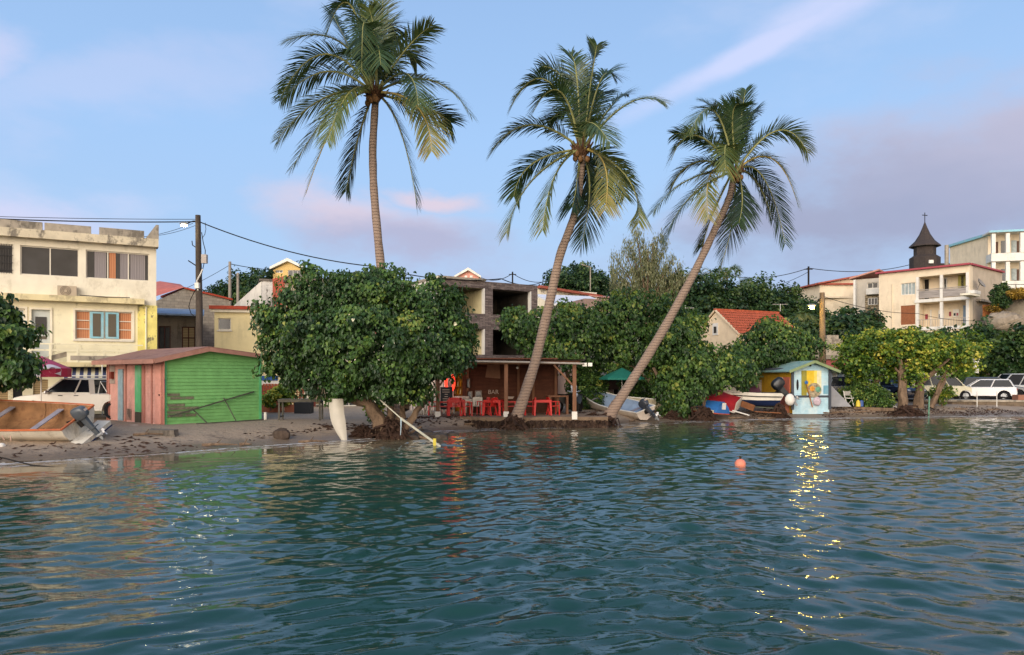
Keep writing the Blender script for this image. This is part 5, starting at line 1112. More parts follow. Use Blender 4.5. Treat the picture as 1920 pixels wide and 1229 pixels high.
q = MB(); q.tube([P(x_, y_, Yp-.16)-UP.location for x_, y_ in ((378,436),(381,455),(385,470),(384,488),(379,510),(374,530),(366,545),(358,560),(354,575),(358,588),(366,596))], .02, 5); q.tube([P(x_, y_, Yp-.17)-UP.location for x_, y_ in ((385,418),(386,430),(384,440),(379,447))], .015, 4); q.build('cable', DARK, UP)
q = MB(); q.tube([P(x_, y_, Yp-.2)-UP.location for x_, y_ in ((371,545),(369,527),(377,512),(380,505))], .035, 5); q.build('white_wrap', WHT, UP)
Yq = 47.5; top = Z(549, Yq) - .6; LP = root('lamp_pole', 'brown wooden pole with a glowing yellow street lamp, right of the blue hut', 'street lamp', (X(1541.5, Yq), Yq, .6))
MB().tube([(0.05,0,0),(.03,0,top*.5),(0,0,top)], [.22,.20,.15], 10).build('pole', M('brown pole timber', '#7b6852', .9, .25, 5, .4, dirt=.5, dcol='#463a2f', stretch=(1,1,.2)), LP, True)
b = P(1522, 575, Yq-.8) - LP.location; MB().tube([(-.1,0,top-.35), (-.5,-.4,b.z+.3), b + Vector((.1,0,.1))], .035, 6).build('lamp_arm', DARK, LP); lh = MB().ball(b + Vector((0,0,.08)), (.32,.15,.08), 10, 6).build('lamp_head', MATS['grey lamp housing'], LP, True)
MB().ball(b + Vector((0,0,-.06)), (.15,.12,.09), 12, 8).build('bulb', emat('yellow sodium glow', (1,.68,.12), 170), lh, True)
def wire(pts, lab, r=.02, sag=.6, n=14):
    m = MB()
    for (a, b) in zip(pts[:-1], pts[1:]):
        a, b = Vector(a), Vector(b); m.tube([a.lerp(b, i/n) - Vector((0,0,sag*4*(i/n)*(1-i/n))) for i in range(n+1)], r, 4)
    o0 = Vector(pts[0]); m.v = [tuple(Vector(v) - o0) for v in m.v]
    tag(m.build('overhead_wire', DARK, None, False, o0), lab, 'cable', 'overhead wires')
T0 = P(373, 416, Yp)
wire([P(-140, 404, 33), T0], 'thick wire running left from the dark pole over the yellow house', .03, .12)
wire([T0 + Vector((0,0,.12)), P(-140, 404, 33) + Vector((0,.3,.1))], 'thinner wire just above the thick one going left', .015, .06)
wire([T0, P(700, 500, 40), P(940, 523, 46), P(1020, 528, 60)], 'long wire sagging from the dark pole down to the big tree', .03, .35)
wire([P(431, 495, 62), P(512, 506, 85)], 'thin wire from the tall concrete pole to the yellow gabled house', .03, .1)
wire([P(431, 497, 62), P(300, 560, 60)], 'thin wire sloping down left from the tall concrete pole', .02, .2); wire([P(200, 437, 36.2), T0 + Vector((-.2,0,-.2))], 'slack thin wire from the yellow house roof to the dark pole', .012, .35); wire([P(130, 437, 35), P(362, 419, Yp)], 'second slack wire over the yellow house parapet', .012, .5)
wire([P(431, 497, 62), P(446, 520, 66), P(470, 540, 70)], 'thin wire dropping from tall to short concrete pole', .02, .1)
def far_pole(px, py, py1, Y, lab):
    z1_ = Z(py1, Y); h = Z(py, Y) - z1_; m = MB().tube([(0,0,0),(0,0,h)], .11, 6); m.bar((-.5,0,h-.35), (.5,0,h-.35), .1); tag(m.build('far_pole', DARK, None, False, (X(px, Y), Y, z1_)), lab, 'utility pole', 'small poles on the skyline')
far_pole(961, 510, 535, 100, 'tiny skyline pole above the stone clad building'); far_pole(1151, 525, 552, 95, 'tiny skyline pole above the pink roofed house'); far_pole(1363, 513, 560, 95, 'skyline pole above the wooded hill'); far_pole(1516, 500, 545, 92, 'tallest skyline pole beside the cream hill house')
wire([P(898, 519, 98), P(961, 513, 100), P(1035, 525, 99), P(1151, 530, 95), P(1363, 517, 95), P(1516, 503, 92), P(1705, 497, 110)], 'skyline wire joining the small hill poles', .045, .7)
wire([P(1363, 517, 95), P(1200, 545, 90)], 'faint wire falling left from the wooded hill pole', .03, .5); wire([P(1516, 510, 92), P(1380, 540, 90)], 'faint wire falling left from the tallest skyline pole', .03, .8); wire([P(1543, 556, Yq), P(1720, 588, 62), P(1860, 600, 66)], 'wire crossing in front of the balcony building', .02, .3)
q = MB().tube([(0,0,0),(0,0,2.4),(-.9,0,2.7)], .06, 5); tag(q.build('street_light', CONC, None, False, P(1107, 546, 75)), 'small unlit street light behind the red roofed house', 'street lamp')
q = MB().tube([(0,0,0),(0,0,Z(500,85)-Z(540,85))], .22, 6); tag(q.build('chimney_pipe', CONC, None, False, P(1775, 500, 85)), 'grey pole between the steeple and the white gallery building', 'pole')

# ------------------------------------------------------------ bar
WOOD = M('red brown boards', '#573323', .8, .22, 4, .3, dirt=.5, dcol='#3c2419', dscale=2, stretch=(.4,1,3))
POST = M('brown post timber', '#7a5640', .85, .2, 6, .3, dirt=.3, dcol='#4c372a', stretch=(1,1,.3))
YB = 34.0; BX0 = X(800, YB); BR = root('beach_bar', 'dark wooden beach bar with a flat tin roof and open terrace', 'bar', (0, YB, .5))
zf = Z(676, YB) - .5; xl, xr = X(805, YB), X(1098, YB)
q = MB(); n = 90; q.loft([[(xl + (xr-xl)*i/n, yy_, zf + lift + .022*(i % 2)) for i in range(n+1)] for yy_, lift in ((-.35, .03), (4.8, .02))], False, False)
q.loft([[(xl + (xr-xl)*i/n, yy_, zf + lift - .03) for i in (0, n)] for yy_, lift in ((-.34, .03), (4.8, .02))], False, False); q.build('roof', M('pale tin roofing', '#b5aea4', .5, .15, 3, dirt=.5, dcol='#7d736a', spec=.5), BR)
q = MB(); q.tube([(X(880,YB), -.38, zf-.05), (X(985,YB), -.38, zf-.09), (xr-.1, -.38, zf-.16)], .045, 8); q.build('gutter', M('dull gutter', '#9c948a', .6), BR, True)
q = MB(); q.box(xl+.1, xr-.3, -.05, .05, zf-.18, zf-.02); 
for i in range(9): x = xl + .3 + i*(xr-xl-.6)/8; q.box(x, x+.06, .05, 4.7, zf-.12, zf-.03)
q.build('rafters', POST, BR)
yw = 3.6; wx0, wx1 = X(867, YB+yw), X(1046, YB+yw)
q = MB(); z = 0
while z < zf + .1: q.box(wx0, wx1, yw + .004*(int(z*10) % 2), yw+.06, z+.006, z+.135); z += .14
q.box(wx0, wx1, yw+.03, yw+.09, 0, zf+.2); q.build('board_wall', WOOD, BR)
q = MB(); 
for px in (877, 972, 1000, 1042): x = X(px, YB+yw); q.box(x-.06, x+.06, yw-.07, yw-.006, 0, zf+.15)
q.build('wall_stud', POST, BR)
for px, tilt in ((821, 0), (949, .0), (1077, 0)):
    x = X(px, YB); b_ = MB().box(x-.085, x+.085, -.085, .085, .12, zf-.19).build('post', POST, BR); MB().box(x-.12, x+.12, -.12, .12, -.45 if px == 821 else -.1, .26).build('concrete_foot', WHT, b_)
x = X(1077, YB); q = MB().bar((x-.08, 0, zf-1.15), (x-.95, 0, zf-.2), .1, .08); q.build('brace', POST, BR); x = X(821, YB); q = MB().bar((x+.08, .01, zf-1.15), (x+.8, .01, zf-.2), .1, .08); q.build('brace', POST, BR)
def bp(px, py, y=yw): return Vector((X(px, YB+y), y, Z(py, YB+y) - .5))
a = bp(924, 697, yw-.02); MB().ext([(-.38,-.3),(.38,-.36),(.36,.36),(-.28,.34)], -.09, -.05).xf(Matrix.Translation(a)).build('sign_board', M('tan board', '#8a6750', .8), BR)
OFFW = M('off white lettering', '#b8a79a', .8)
tm = text_mesh('BAR', .30, ext=.012).xf(Matrix.Translation(bp(925, 739, yw-.03)) @ RX); tm.build('lettering', OFFW, BR)
tm = MB()
for i, hh in enumerate((.17, .2, .16, .13)): tm.obox(tuple(bp(926+i*3.6, 748+i*1.9, yw-.03)), (.05, .02, hh), (0, .3*(-1)**i, 0))
tm.build('faded_mark', OFFW, BR)
a = bp(957, 746, yw-.05); q = MB().ext([(-.2,-.06),(.12,-.06),(.2,.06),(-.2,.06)], -.03, 0).xf(Matrix.Translation(a)); q.build('arrow_sign', OFFW, BR)
for px, py, w_, h_ in ((878, 719, .09, .24), (897, 741, .17, .22), (881, 742, .13, .22)):
    a = bp(px, py, yw-.02); fr_ = MB().box(-w_, w_, -.05, 0, -h_, h_).xf(Matrix.Translation(a)).build('picture_frame', M('grey frame', '#8d857c', .6), BR); MB().box(-w_+.05, w_-.05, -.06, -.052, -h_+.05, h_-.05).xf(Matrix.Translation(a)).build('pane', GLASS, fr_)
lg = bp(1101, 684, -.2); q = MB().box(-.22,-.03,-.1,.1,-.08,.08); q.box(.03,.22,-.1,.1,-.08,.08); q.xf(Matrix.Translation(lg)).build('flood_light', M('white lamp casing', '#e2ddd0', .4), BR)
q = MB().ball(bp(970, 690, 1.2), .06, 8, 6).build('bulb', WHT, BR, True)
# terrace slab with the undercut bank
q = MB(); pts = []; r = random.Random(9); n = 26
xa, xb = X(770, 34), X(1140, 34)
top = [[(xa + (xb-xa)*i/n, -.15 + .12*r.random() - (.35 if 8 < i < 17 else 0), .0) for i in range(n+1)]]
ring = top + [[(x, y + .12, -.16 - .08*r.random()) for x, y, z in top[0]], [(x, y + .30, -.34) for x, y, z in top[0]], [(x, y + .1, -.62) for x, y, z in top[0]]]
q.loft([[(x, 5.2, .012) for x, y, z in top[0]]] + [[(x, y, .012) for x, y, z in top[0]]] + ring[1:2], False, False)
bk = MB(); r2 = random.Random(4); nn = 120
bk.loft([[(xa+(xb-xa)*i/nn, -.10 - .3*(.27 < i/nn < .66) + r2.uniform(-.14,.10) - k_*.05, -.14 - .13*k_ + r2.uniform(-.03,.03)) for i in range(nn+1)] for k_ in range(5)], False, False)
tag(bk.build('eroded_bank', M('dark eroded bank', '#3a2a20', .9, .35, 6, .9, dirt=.5, dcol='#6d5a48', dscale=3), None, False, (0, YB, .5)), kind='structure')
o = q.build('sand_terrace', M('trodden sand', '#8f7a66', .95, .15, 2.5, .6, dirt=.5, dcol='#5d4c3f'), None, True, (0, YB, .5)); tag(o, kind='structure')
# lit counter at the back left
q = MB(); a0, a1 = X(851, 39), X(869, 39)
LC = root('bar_counter_shelf', 'yellow lit bottle shelf glowing at the left end of the bar', 'shelf', (a0, 39, .5)); w_ = a1 - a0 + .1
MB().box(0, w_, .2, .25, 0, 2.5).build('back_panel', M('ochre panel', '#b0791f', .7, .2, 6), LC); q = MB()
for z in (.9, 1.3, 1.75, 2.15): q.box(0, w_, 0, .2, z, z+.04)
q.box(-.05, -.001, 0, .25, 0, 2.5); q.box(w_+.001, w_+.05, 0, .25, 0, 2.5); q.build('shelves', M('orange timber frame', '#9c5a1c', .7), LC)
for i in range(9): 
    z = (.94, 1.34, 1.79)[i//3]; MB().lathe([(.035,0),(.035,.18),(.012,.24),(.012,.3)], 6, (.08+.13*(i % 3), .1, z), True).build('bottle', M('amber glass', '#c98a20', .2) if i % 2 else M('pale glass', '#d8c48a', .2), LC, True)
MB().box(.05, w_-.05, .02, .06, 2.38, 2.44).build('lamp_strip', emat('warm strip light', (1,.62,.16), 12), LC)
MB().box(-.45, -.06, .1, .2, 0, 2.6).build('orange_pillar', M('orange pillar', '#a35f22', .8), LC)
a = P(843.5, 718, 36.5); RG = root('ring_sign', 'glowing red oval ring sign hanging by the bar entrance', 'sign', a)
q = MB(); k = 20; q.loft([[( (.20 + .07*math.cos(s_*math.pi*2/8))*math.cos(t_*2*math.pi/k), .06*math.sin(s_*math.pi*2/8), (.40 + .10*math.cos(s_*math.pi*2/8))*math.sin(t_*2*math.pi/k)) for s_ in range(8)] for t_ in range(k+1)], False); q.build('glowing_ring', emat('red neon', (1,.045,.02), 1.1), RG, True); MB().tube([(.02,0,-.48),(.05,0,-.78)], [.05,.02], 6).build('tail', bpy.data.materials['red neon'], RG); MB().tube([(0,0,.48),(0,0,.95)], .015, 4).build('hanger', DARK, RG)
a = P(837, 748, 36.2); q = MB().box(-.28,.28,-.02,.02,-.5,.45); BB = root('menu_blackboard', 'black menu board with white chalk lines beside the red ring', 'blackboard', (a.x, a.y, .5)); MB().box(-.3,.3,-.02,.02,.25,1.35).build('board', M('blackboard', '#22262a', .7), BB); q = MB()
r = random.Random(2)
for i in range(8): w_ = r.uniform(.08,.2); q.box(-w_, w_*.8, -.026, -.021, 1.2-i*.11, 1.225-i*.11)
q.build('chalk_lines', OFFW, BB); q = MB(); q.box(-.28,-.24,-.01,.03,0,.25); q.box(.24,.28,-.01,.03,0,.25); q.build('legs', POST, BB)
q = MB(); x0 = X(770, 38.5); 
F = root('picket_fence', 'tall white picket fence with the red sign light painted on in pink, behind the white plastic chairs', 'fence', (x0, 38.5, .5))
for i in range(13): q.box(i*.145, i*.145+.10, 0, .03, .1, 1.75 + .03*math.sin(i))
q.box(0, 1.95, .032, .07, .4, .5); q.box(0, 1.95, .032, .07, 1.3, 1.4); q.build('pickets', M('white pickets with painted pink light', '#d8c6bc', .7, .05), F)  # white pickets tinted pink, glow of the red ring put into the colour
q = MB().box(X(826,38.9), X(851,38.9), 38.9, 39, .5, 2.6); tag(q.build('pink_partition', M('pink partition', '#d8a49a', .8, .05)), 'plain pink partition wall behind the menu board', 'wall')

# plastic chairs and tables
def chair_proto(mat, name, lab, cat, group):
    R = root(name, lab, cat, (0,0,0), 0, group); 
    MB().loft([[(-.22,-.22,.43),(.22,-.22,.43),(.23,.2,.41),(-.23,.2,.41)], [(-.22,-.22,.46),(.22,-.22,.46),(.23,.2,.44),(-.23,.2,.44)]]).build('seat', mat, R)
    q = MB(); q.box(-.23,-.16,.19,.22,.42,.84); q.box(.16,.23,.19,.22,.42,.84); q.box(-.16,.16,.19,.22,.74,.86); 
    for i in range(4): x = -.13 + i*.087; q.box(x-.028, x+.028, .195, .215, .46, .74)
    q.v = [(x, y + (z-.42)*.22, z) for x, y, z in q.v]; q.build('backrest', mat, R)
    for sx in (-1, 1):
        MB().tube([(sx*.27,-.2,.0),(sx*.25,-.2,.44),(sx*.26,-.18,.64)], [.03,.026,.022], 5).build('leg', mat, R); MB().tube([(sx*.26,.28,.0),(sx*.23,.2,.44)], [.03,.026], 5).build('leg', mat, R)
        MB().box(sx*.26-.03, sx*.26+.03, -.22, .25, .63, .66).build('armrest', mat, R)
    return R
REDC = M('red plastic', '#c42a25', .45, .08, 2, spec=.4); WHC = M('white plastic', '#bdb9ac', .45, .06, 2, spec=.4)
RC = 'red plastic chairs on the bar terrace'; WC = 'white plastic chairs on the bar terrace'
reds = [(812,35.2,95,'red plastic chair at the far left, just left of the first bar post'),(831,35.0,100,'red plastic chair right of the first bar post, facing the left red table'),(853,34.6,185,'red plastic chair tucked in front of the left red table, back to the sea'),(875,35.0,-75,'red plastic chair at the right end of the left red table'),
        (905,35.6,110,'red plastic chair left of the middle red table, partly behind another'),(917,35.0,60,'red plastic chair facing the middle red table from the left'),(941,35.4,-70,'red plastic chair just left of the middle post'),(959,35.2,-95,'red plastic chair just right of the middle post'),
        (992,35.4,95,'red plastic chair just right of the middle palm trunk'),(1038,35.6,-75,'red plastic chair at the right end of the right red table')]
pr = None
for px, Y, rz, lab in reds:
    if pr is None: pr = chair_proto(REDC, 'plastic_chair', lab, 'chair', RC); pr.location = (X(px,Y), Y, .515); pr.rotation_euler[2] = math.radians(rz+180)
    else: dup(pr, (X(px,Y), Y, .515), math.radians(rz+180), lab, RC)
whites = [(795,35.8,160,'white plastic chair leftmost by the picket fence'),(806,35.9,175,'white plastic chair second from the left by the picket fence'),(842,36.9,180,'white plastic chair behind the red chair right of the first post'),(857,37.0,170,'white plastic chair directly behind the left red table'),(872,37.0,185,'white plastic chair behind the right end of the left red table'),(895,35.6,180,'lone white plastic chair between the left and middle red tables'),(784,36.2,120,'white plastic chair half hidden by the big tree foliage')]
pw_ = None
for px, Y, rz, lab in whites:
    if pw_ is None: pw_ = chair_proto(WHC, 'plastic_chair', lab, 'chair', WC); pw_.location = (X(px,Y), Y, .515); pw_.rotation_euler[2] = math.radians(rz+180)
    else: dup(pw_, (X(px,Y), Y, .515), math.radians(rz+180), lab, WC)
def table_proto(mat, lab, group):
    R = root('plastic_table', lab, 'table', (0,0,0), 0, group); MB().box(-.42,.42,-.42,.42,.70,.74).build('tabletop', mat, R)
    q = MB(); q.box(-.40,.40,-.41,-.39,.62,.70); q.box(-.40,.40,.39,.41,.62,.70); q.box(-.41,-.39,-.38,.38,.62,.70); q.box(.39,.41,-.38,.38,.62,.70); q.build('apron', mat, R)
    for sx in (-1,1):
        for sy in (-1,1): MB().loft([[(sx*.36-.05,sy*.36-.05,.62),(sx*.36+.05,sy*.36-.05,.62),(sx*.36+.05,sy*.36+.05,.62),(sx*.36-.05,sy*.36+.05,.62)],[(sx*.40-.03,sy*.40-.03,0),(sx*.40+.03,sy*.40-.03,0),(sx*.40+.03,sy*.40+.03,0),(sx*.40-.03,sy*.40+.03,0)]]).build('leg', mat, R)
    return R
tp = None
for px, Y, rz, lab in ((855,35.2,8,'red plastic table nearest the first bar post'),(926,35.2,-12,'red plastic table left of the middle post'),(1016,35.4,5,'red plastic table right of the palm trunk')):
    if tp is None: tp = table_proto(REDC, lab, 'red plastic tables on the bar terrace'); tp.location = (X(px,Y), Y, .515); tp.rotation_euler[2] = math.radians(rz)
    else: dup(tp, (X(px,Y), Y, .515), math.radians(rz), lab)
tw = table_proto(WHC, 'white plastic table behind the lone white chair', 'white table'); tw.location = (X(888,36.6), 36.6, .515)
q = MB(); q.box(-.5,.5,-.3,.3,.85,.92); 
for sx in (-.44,.4): q.box(sx, sx+.1, -.28,.28, 0,.849)
q.box(-.05,.05,-.02,.02,.1,.849); tag(q.build('wooden_counter', POST, None, False, (X(1046,36.6),36.6,.51)), 'small wooden counter at the right end of the bar wall', 'counter')
# motorcycles behind the bar end
def motorbike(loc, rz, lab):
    R = root('motorcycle', lab, 'motorcycle', loc, rz, 'motorcycles parked by the bar'); BK = M('black motorcycle paint', '#16181c', .35, .1, 3, spec=.5); CH = M('chrome trim', '#b9bdc2', .25, .05, metal=.6)
    for x in (-.7, .7):
        w_ = MB().lathe([(.22,-.05),(.31,-.05),(.32,0),(.31,.05),(.22,.05)], 18); w_.xf(Matrix.Translation((x,0,.32)) @ Matrix.Rotation(math.pi/2,4,'X')).build('tyre', DARK, R, True)
    MB().loft([[(-.75,-.08,.7),(-.75,.08,.7),(-.75,.1,.85),(-.75,-.1,.85)],[(-.1,-.17,.45),(-.1,.17,.45),(-.1,.16,.85),(-.1,-.16,.85)],[(.4,-.15,.45),(.4,.15,.45),(.4,.16,1.0),(.4,-.16,1.0)],[(.75,-.08,.7),(.75,.08,.7),(.75,.08,1.0),(.75,-.08,1.0)]]).build('body', BK, R, True)
    MB().box(-.65,.1,-.14,.14,.86,.94).build('seat', DARK, R); MB().ball((.78,0,.92), (.09,.13,.12), 10, 6).build('headlight', CH, R, True); q = MB().tube([(.55,-.36,1.12),(.62,-.15,1.06),(.62,.15,1.06),(.55,.36,1.12)], .02, 5); q.build('handlebar', CH, R); MB().bar((.7,0,.32),(.6,0,1.05),.05).build('fork', CH, R); MB().loft([[(.66,-.15,1.05),(.66,.15,1.05),(.69,.15,1.06),(.69,-.15,1.06)],[(.5,-.13,1.38),(.5,.13,1.38),(.52,.13,1.39),(.52,-.13,1.39)]]).build('windscreen', M('white fairing', '#c9ccd0', .3), R); return R
motorbike((X(1063,37.6),37.6,.52), math.radians(-60), 'black motorcycle with white fairing trim by the right bar post'); motorbike((X(1082,38.2),38.2,.52), math.radians(-110), 'second black motorcycle behind the right bar post')

# parasols
def parasol(name, lab, px, py, Y, r_, h, pole, mat, val=.0, n=8, letters=None, seg=None):
    c = P(px, py, Y); R = root(name, lab, 'parasol', (c.x, c.y, pole)); z0 = c.z - pole
    MB().tube([(0,0,0),(0,0,z0+h)], .025, 6).build('pole', WHT, R)
    q = MB(); q.loft([[(r_*math.cos(a_*2*math.pi/n), r_*math.sin(a_*2*math.pi/n), z0) for a_ in range(n)], [(.04*math.cos(a_*2*math.pi/n), .04*math.sin(a_*2*math.pi/n), z0+h) for a_ in range(n)]], False); o = q.build('canopy', mat, R)
    if val:
        q = MB(); q.loft([[((r_+.005)*math.cos(a_*2*math.pi/n), (r_+.005)*math.sin(a_*2*math.pi/n), z0-val) for a_ in range(n)], [((r_+.005)*math.cos(a_*2*math.pi/n), (r_+.005)*math.sin(a_*2*math.pi/n), z0) for a_ in range(n)]], False); q.build('valance', mat if not seg else seg, o)
    return R, z0
RP, z0 = parasol('striped_parasol', 'magenta parasol with big white letters beside the pickup', 77, 691, 30.5, 1.08, .50, .55, M('magenta canopy', '#b04a68', .75, .08, 2), .36, 12, seg=M('crimson valance', '#a32c46', .75, .08, 2))
tm = text_mesh('ame', 1.02, ext=.008, bold=.03, cuts=.05); 
def wrap(v):
    x, y, z = v; a_ = -math.pi/2 + .10 + (x*1.5)/1.13; ztop = 0
    yb = y - .0; rr = 1.12 if yb < .34 else 1.12 - (yb-.34)*1.9
    zz_ = z0 - .34 + yb if yb < .34 else z0 + (yb-.34)*.86
    rr += z * 1.0 + .0; return (rr*math.cos(a_), rr*math.sin(a_), zz_ + .02)
tm.v = [wrap(v) for v in tm.v]; tm.build('lettering', M('white lettering', '#cfc5c8', .75), RP)
parasol('green_parasol', 'dark green parasol behind the leaning palm trunk', 1166, 709, 41, 1.25, .55, .5, M('green canvas', '#1f6b5c', .75, .08, 2), .1, 8)

# ------------------------------------------------------------ boats
def hullmesh(L, W_, H, rake=.25, bow=.5, n=14, flat=.62, th=.04, stern_w=.82, tuck=.3):
    outer = []; inner = []; rings = []
    for i in range(n + 1):
        t = i / n; w_ = W_/2 * (stern_w + (1-stern_w)*math.sin(min(t*2.2,1)*math.pi/2)) * max(1 - max(0, (t-.42)/.58)**2.3, .03)
        zs = H + bow * max(0, t-.35)**2 / .42; zk = 0 + (zs - .05) * max(0, (t - .72) / .28)**2 * .92; x = L*t - (rake*(1-t) if 0 else 0)
        zc = zk + (H * tuck) * (1 if t < .7 else 1); zc = min(zc, zs-.03); xo = -rake * .0
        out = [(x, -w_, zs), (x, -w_*.93, (zs+zc)/2), (x, -w_*flat*1.2 if flat*1.2 < 1 else -w_, zc), (x, 0, zk), (x, w_*min(flat*1.2,1), zc), (x, w_*.93, (zs+zc)/2), (x, w_, zs)]
        k = max((w_ - th) / w_, .3); inn = [(x, p[1]*k, max(p[2], zk) + (th if j in (2,3,4) else 0)) for j, p in enumerate(out)]
        rings.append(out + inn[::-1])
    m = MB(); m.loft(rings, False)
    o0 = rings[0][:7]; m.loft([[(p[0]-.001, p[1], p[2]) for p in o0], [(p[0]+.05, p[1], p[2]) for p in o0]]); 
    return m, rings
def outboard(parent, loc, tilt, yaw=0., s=1., col='#30363b', white_prop=True):
    R = root('outboard_motor', None, None, loc, 0, rot=(0, tilt, yaw)); R.scale = (s, s, s); R.parent = parent
    B_ = M('outboard paint ' + col, col, .35, .1, 3, spec=.5)
    q = MB(); se = lambda a_, b_, c_, z_, tl: [(c_ + a_*math.copysign(abs(math.cos(t_*math.pi/8))**.6, math.cos(t_*math.pi/8)), b_*math.copysign(abs(math.sin(t_*math.pi/8))**.6, math.sin(t_*math.pi/8)), z_ + tl*math.cos(t_*math.pi/8)) for t_ in range(16)]
    q.loft([se(.20,.11,-.09,.10,0), se(.25,.15,-.10,.17,0), se(.275,.172,-.09,.27,.01), se(.27,.17,-.09,.38,.02), se(.25,.155,-.09,.46,.03), se(.19,.11,-.09,.52,.035), se(.08,.05,-.09,.545,.02)]); q.build('cowling', B_, R, True)
    q = MB(); q.box(-.375,-.365,-.07,.07,.27,.35); q.box(-.2,.02,-.182,-.172,.26,.34); q.build('badge', OFFW, R)
    q = MB(); q.loft([[(-.16,-.07,.10),(-.16,.07,.10),(.08,.07,.10),(.08,-.07,.10)],[(-.13,-.05,-.3),(-.13,.05,-.3),(.05,.05,-.3),(.05,-.05,-.3)],[(-.12,-.03,-.62),(-.12,.03,-.62),(.04,.03,-.62),(.04,-.03,-.62)]]); q.box(-.26,.1,-.09,.09,-.36,-.33); q.build('leg', B_, R, True)
    q = MB(); q.ball((-.06,0,-.66), (.20,.055,.055), 10, 6); q.ext([(-.12,-.7),(.02,-.7),(-.02,-.86),(-.08,-.86)], -.012, .012); q.build('gearcase', M('grey gearcase', '#8b8e90', .4), R, True)
    q = MB()
    for k in range(3):
        a_ = k*2*math.pi/3; u_ = Vector((0, math.cos(a_), math.sin(a_))); v_ = Vector((0, -math.sin(a_), math.cos(a_))); c = Vector((-.28,0,-.66))
        q.add([c+u_*.03, c+u_*.10+v_*.07+Vector((-.03,0,0)), c+u_*.16, c+u_*.09-v_*.06+Vector((.03,0,0))], [(0,1,2,3)])
    q.ball((-.28,0,-.66), .045, 8, 5); q.build('propeller', M('white propeller', '#d6d2cb', .4) if white_prop else DARK, R)
    q = MB().box(.06,.2,-.12,.12,-.12,.12); q.tube([(.1,0,.15),(.55,.05,.3)], .03, 6); q.build('bracket', DARK, R); return R
def boat(name, lab, loc, rz, roll, pitch, L, W_, H, om, im, gm_, thw=3, cat='boat', group=None, flip=False, bow=.5, **k):
    R = root(name, lab, cat, loc, 0, group); R.rotation_euler = (Matrix.Rotation(rz, 4, 'Z') @ Matrix.Rotation(-pitch, 4, 'Y') @ Matrix.Rotation(roll + (math.pi if flip else 0), 4, 'X')).to_euler()
    m, rings = hullmesh(L, W_, H, bow=bow, **k)
    hull = m.build('hull', om, R, True)
    n = len(rings); # inner skin
    q = MB(); q.loft([[(p[0], p[1]*.985, p[2]+.006) for p in r_[7:]] for r_ in rings], False, False); q.build('inner_lining', im, R, True)
    q = MB(); 
    for side in (0, 6): q.tube([tuple(r_[side]) for r_ in rings], .035, 6)
    q.bar(rings[0][0], rings[0][6], .06, .05); q.build('gunwale', gm_, R, True)
    for i in range(thw):
        t = .16 + .6*i/max(thw-1, 1); r_ = rings[int(t*(n-1))]; w_ = r_[0][1]*-.94; z = r_[0][2] - H*.22; MB().box(r_[0][0]-.1, r_[0][0]+.1, -w_, w_, z-.03, z).build('thwart', M('grey thwart', '#8c8890', .7, .15, 4), R)
    return R, rings
ORG = M('worn orange interior', '#84603f', .8, .3, 2, .3, dirt=.7, dcol='#5f3c26', dscale=1.5); BW = M('scuffed white hull', '#cfc8b8', .55, .1, 2, .1, dirt=.55, dcol='#8f8676', dscale=2)
ORL = M('orange boat rim', '#b5623a', .7, .15, 4, dirt=.4, dcol='#7a5a48')
B1, rg1 = boat('fishing_boat', 'open wooden fishing boat with worn orange interior and white hull, tilted on the left beach', (-13.9, 24.0, .42), math.radians(176), math.radians(-24), math.radians(1), 8.2, 2.1, .72, BW, ORG, ORL, 4, bow=.75)
q = MB(); q.ext([(-.42,-.3),(.02,-.3),(.02,.0),(-.42,.05)], 0, 0.01) if 0 else None
MB().box(-.45, 0, -.85, .85, .02, .16).build('stern_platform', BW, B1); MB().box(-.46, .01, -.87, .87, -.03, .015).build('blue_keel_stripe', M('navy paint', '#232f57', .6), B1)
tm = MB()
for i, (ww, tl) in enumerate(((.03,.1),(.08,0),(.03,.3),(.03,-.3),(.09,0),(.03,.2),(.03,-.2))): tm.obox((3.0-i*.24, 1.075, .50), (ww, .012, .16), (0, tl, 0))
tm.xf(Matrix.Identity(4)); tm.build('lettering', M('faded pink letters', '#b89a8c', .8), B1)
for i in range(5):
    r_ = rg1[int((.1+.17*i)*14)]; q = MB(); q.loft([[(p[0]-.035, p[1]*.96, p[2]+.02) for p in r_[7:]], [(p[0]+.035, p[1]*.96, p[2]+.02) for p in r_[7:]]], False, False); q.build('rib', ORG, B1)
outboard(B1, (-.30, .15, .66), math.radians(32), 0, .92, '#4a5056')
tag(MB().ball((0,0,0), (.12,.12,.1), 8, 6).build('white_float', WHT, None, True, (X(3,22.6),22.6,.25)), 'small white float on the sand under the orange boat', 'float')
q = MB().tube([(X(-60,20.6),20.6,.3),(X(10,20.4),20.4,.12),(X(60,19.6),19.6,.03),(X(120,19.2),19.2,.0)], .018, 5); tag(q.build('mooring_rope', DARK), 'dark rope running from the left beach into the water', 'rope')
SK = M('pale blue boat lining', '#8fa3bd', .5, .1, 2, dirt=.3, dcol='#6d7b8e'); WB = M('cream white hull', '#cdbfae', .5, .08, 2, dirt=.3, dcol='#9c8f80')
B2, _ = boat('skiff', 'long white skiff with pale blue interior and tilted motor, beached by the leaning palm', (X(1212,38.6), 38.4, .10), math.radians(125), math.radians(-16), math.radians(7), 5.4, 1.6, .6, WB, SK, WHT, 2, bow=.55, group='small boats pulled up on the sand')
outboard(B2, (-.1, 0, .62), math.radians(55), 0, 1.05, '#3a3f47')
MB().box(4.2, 5.3, -.42, .42, .78, .8).build('foredeck', SK, B2)
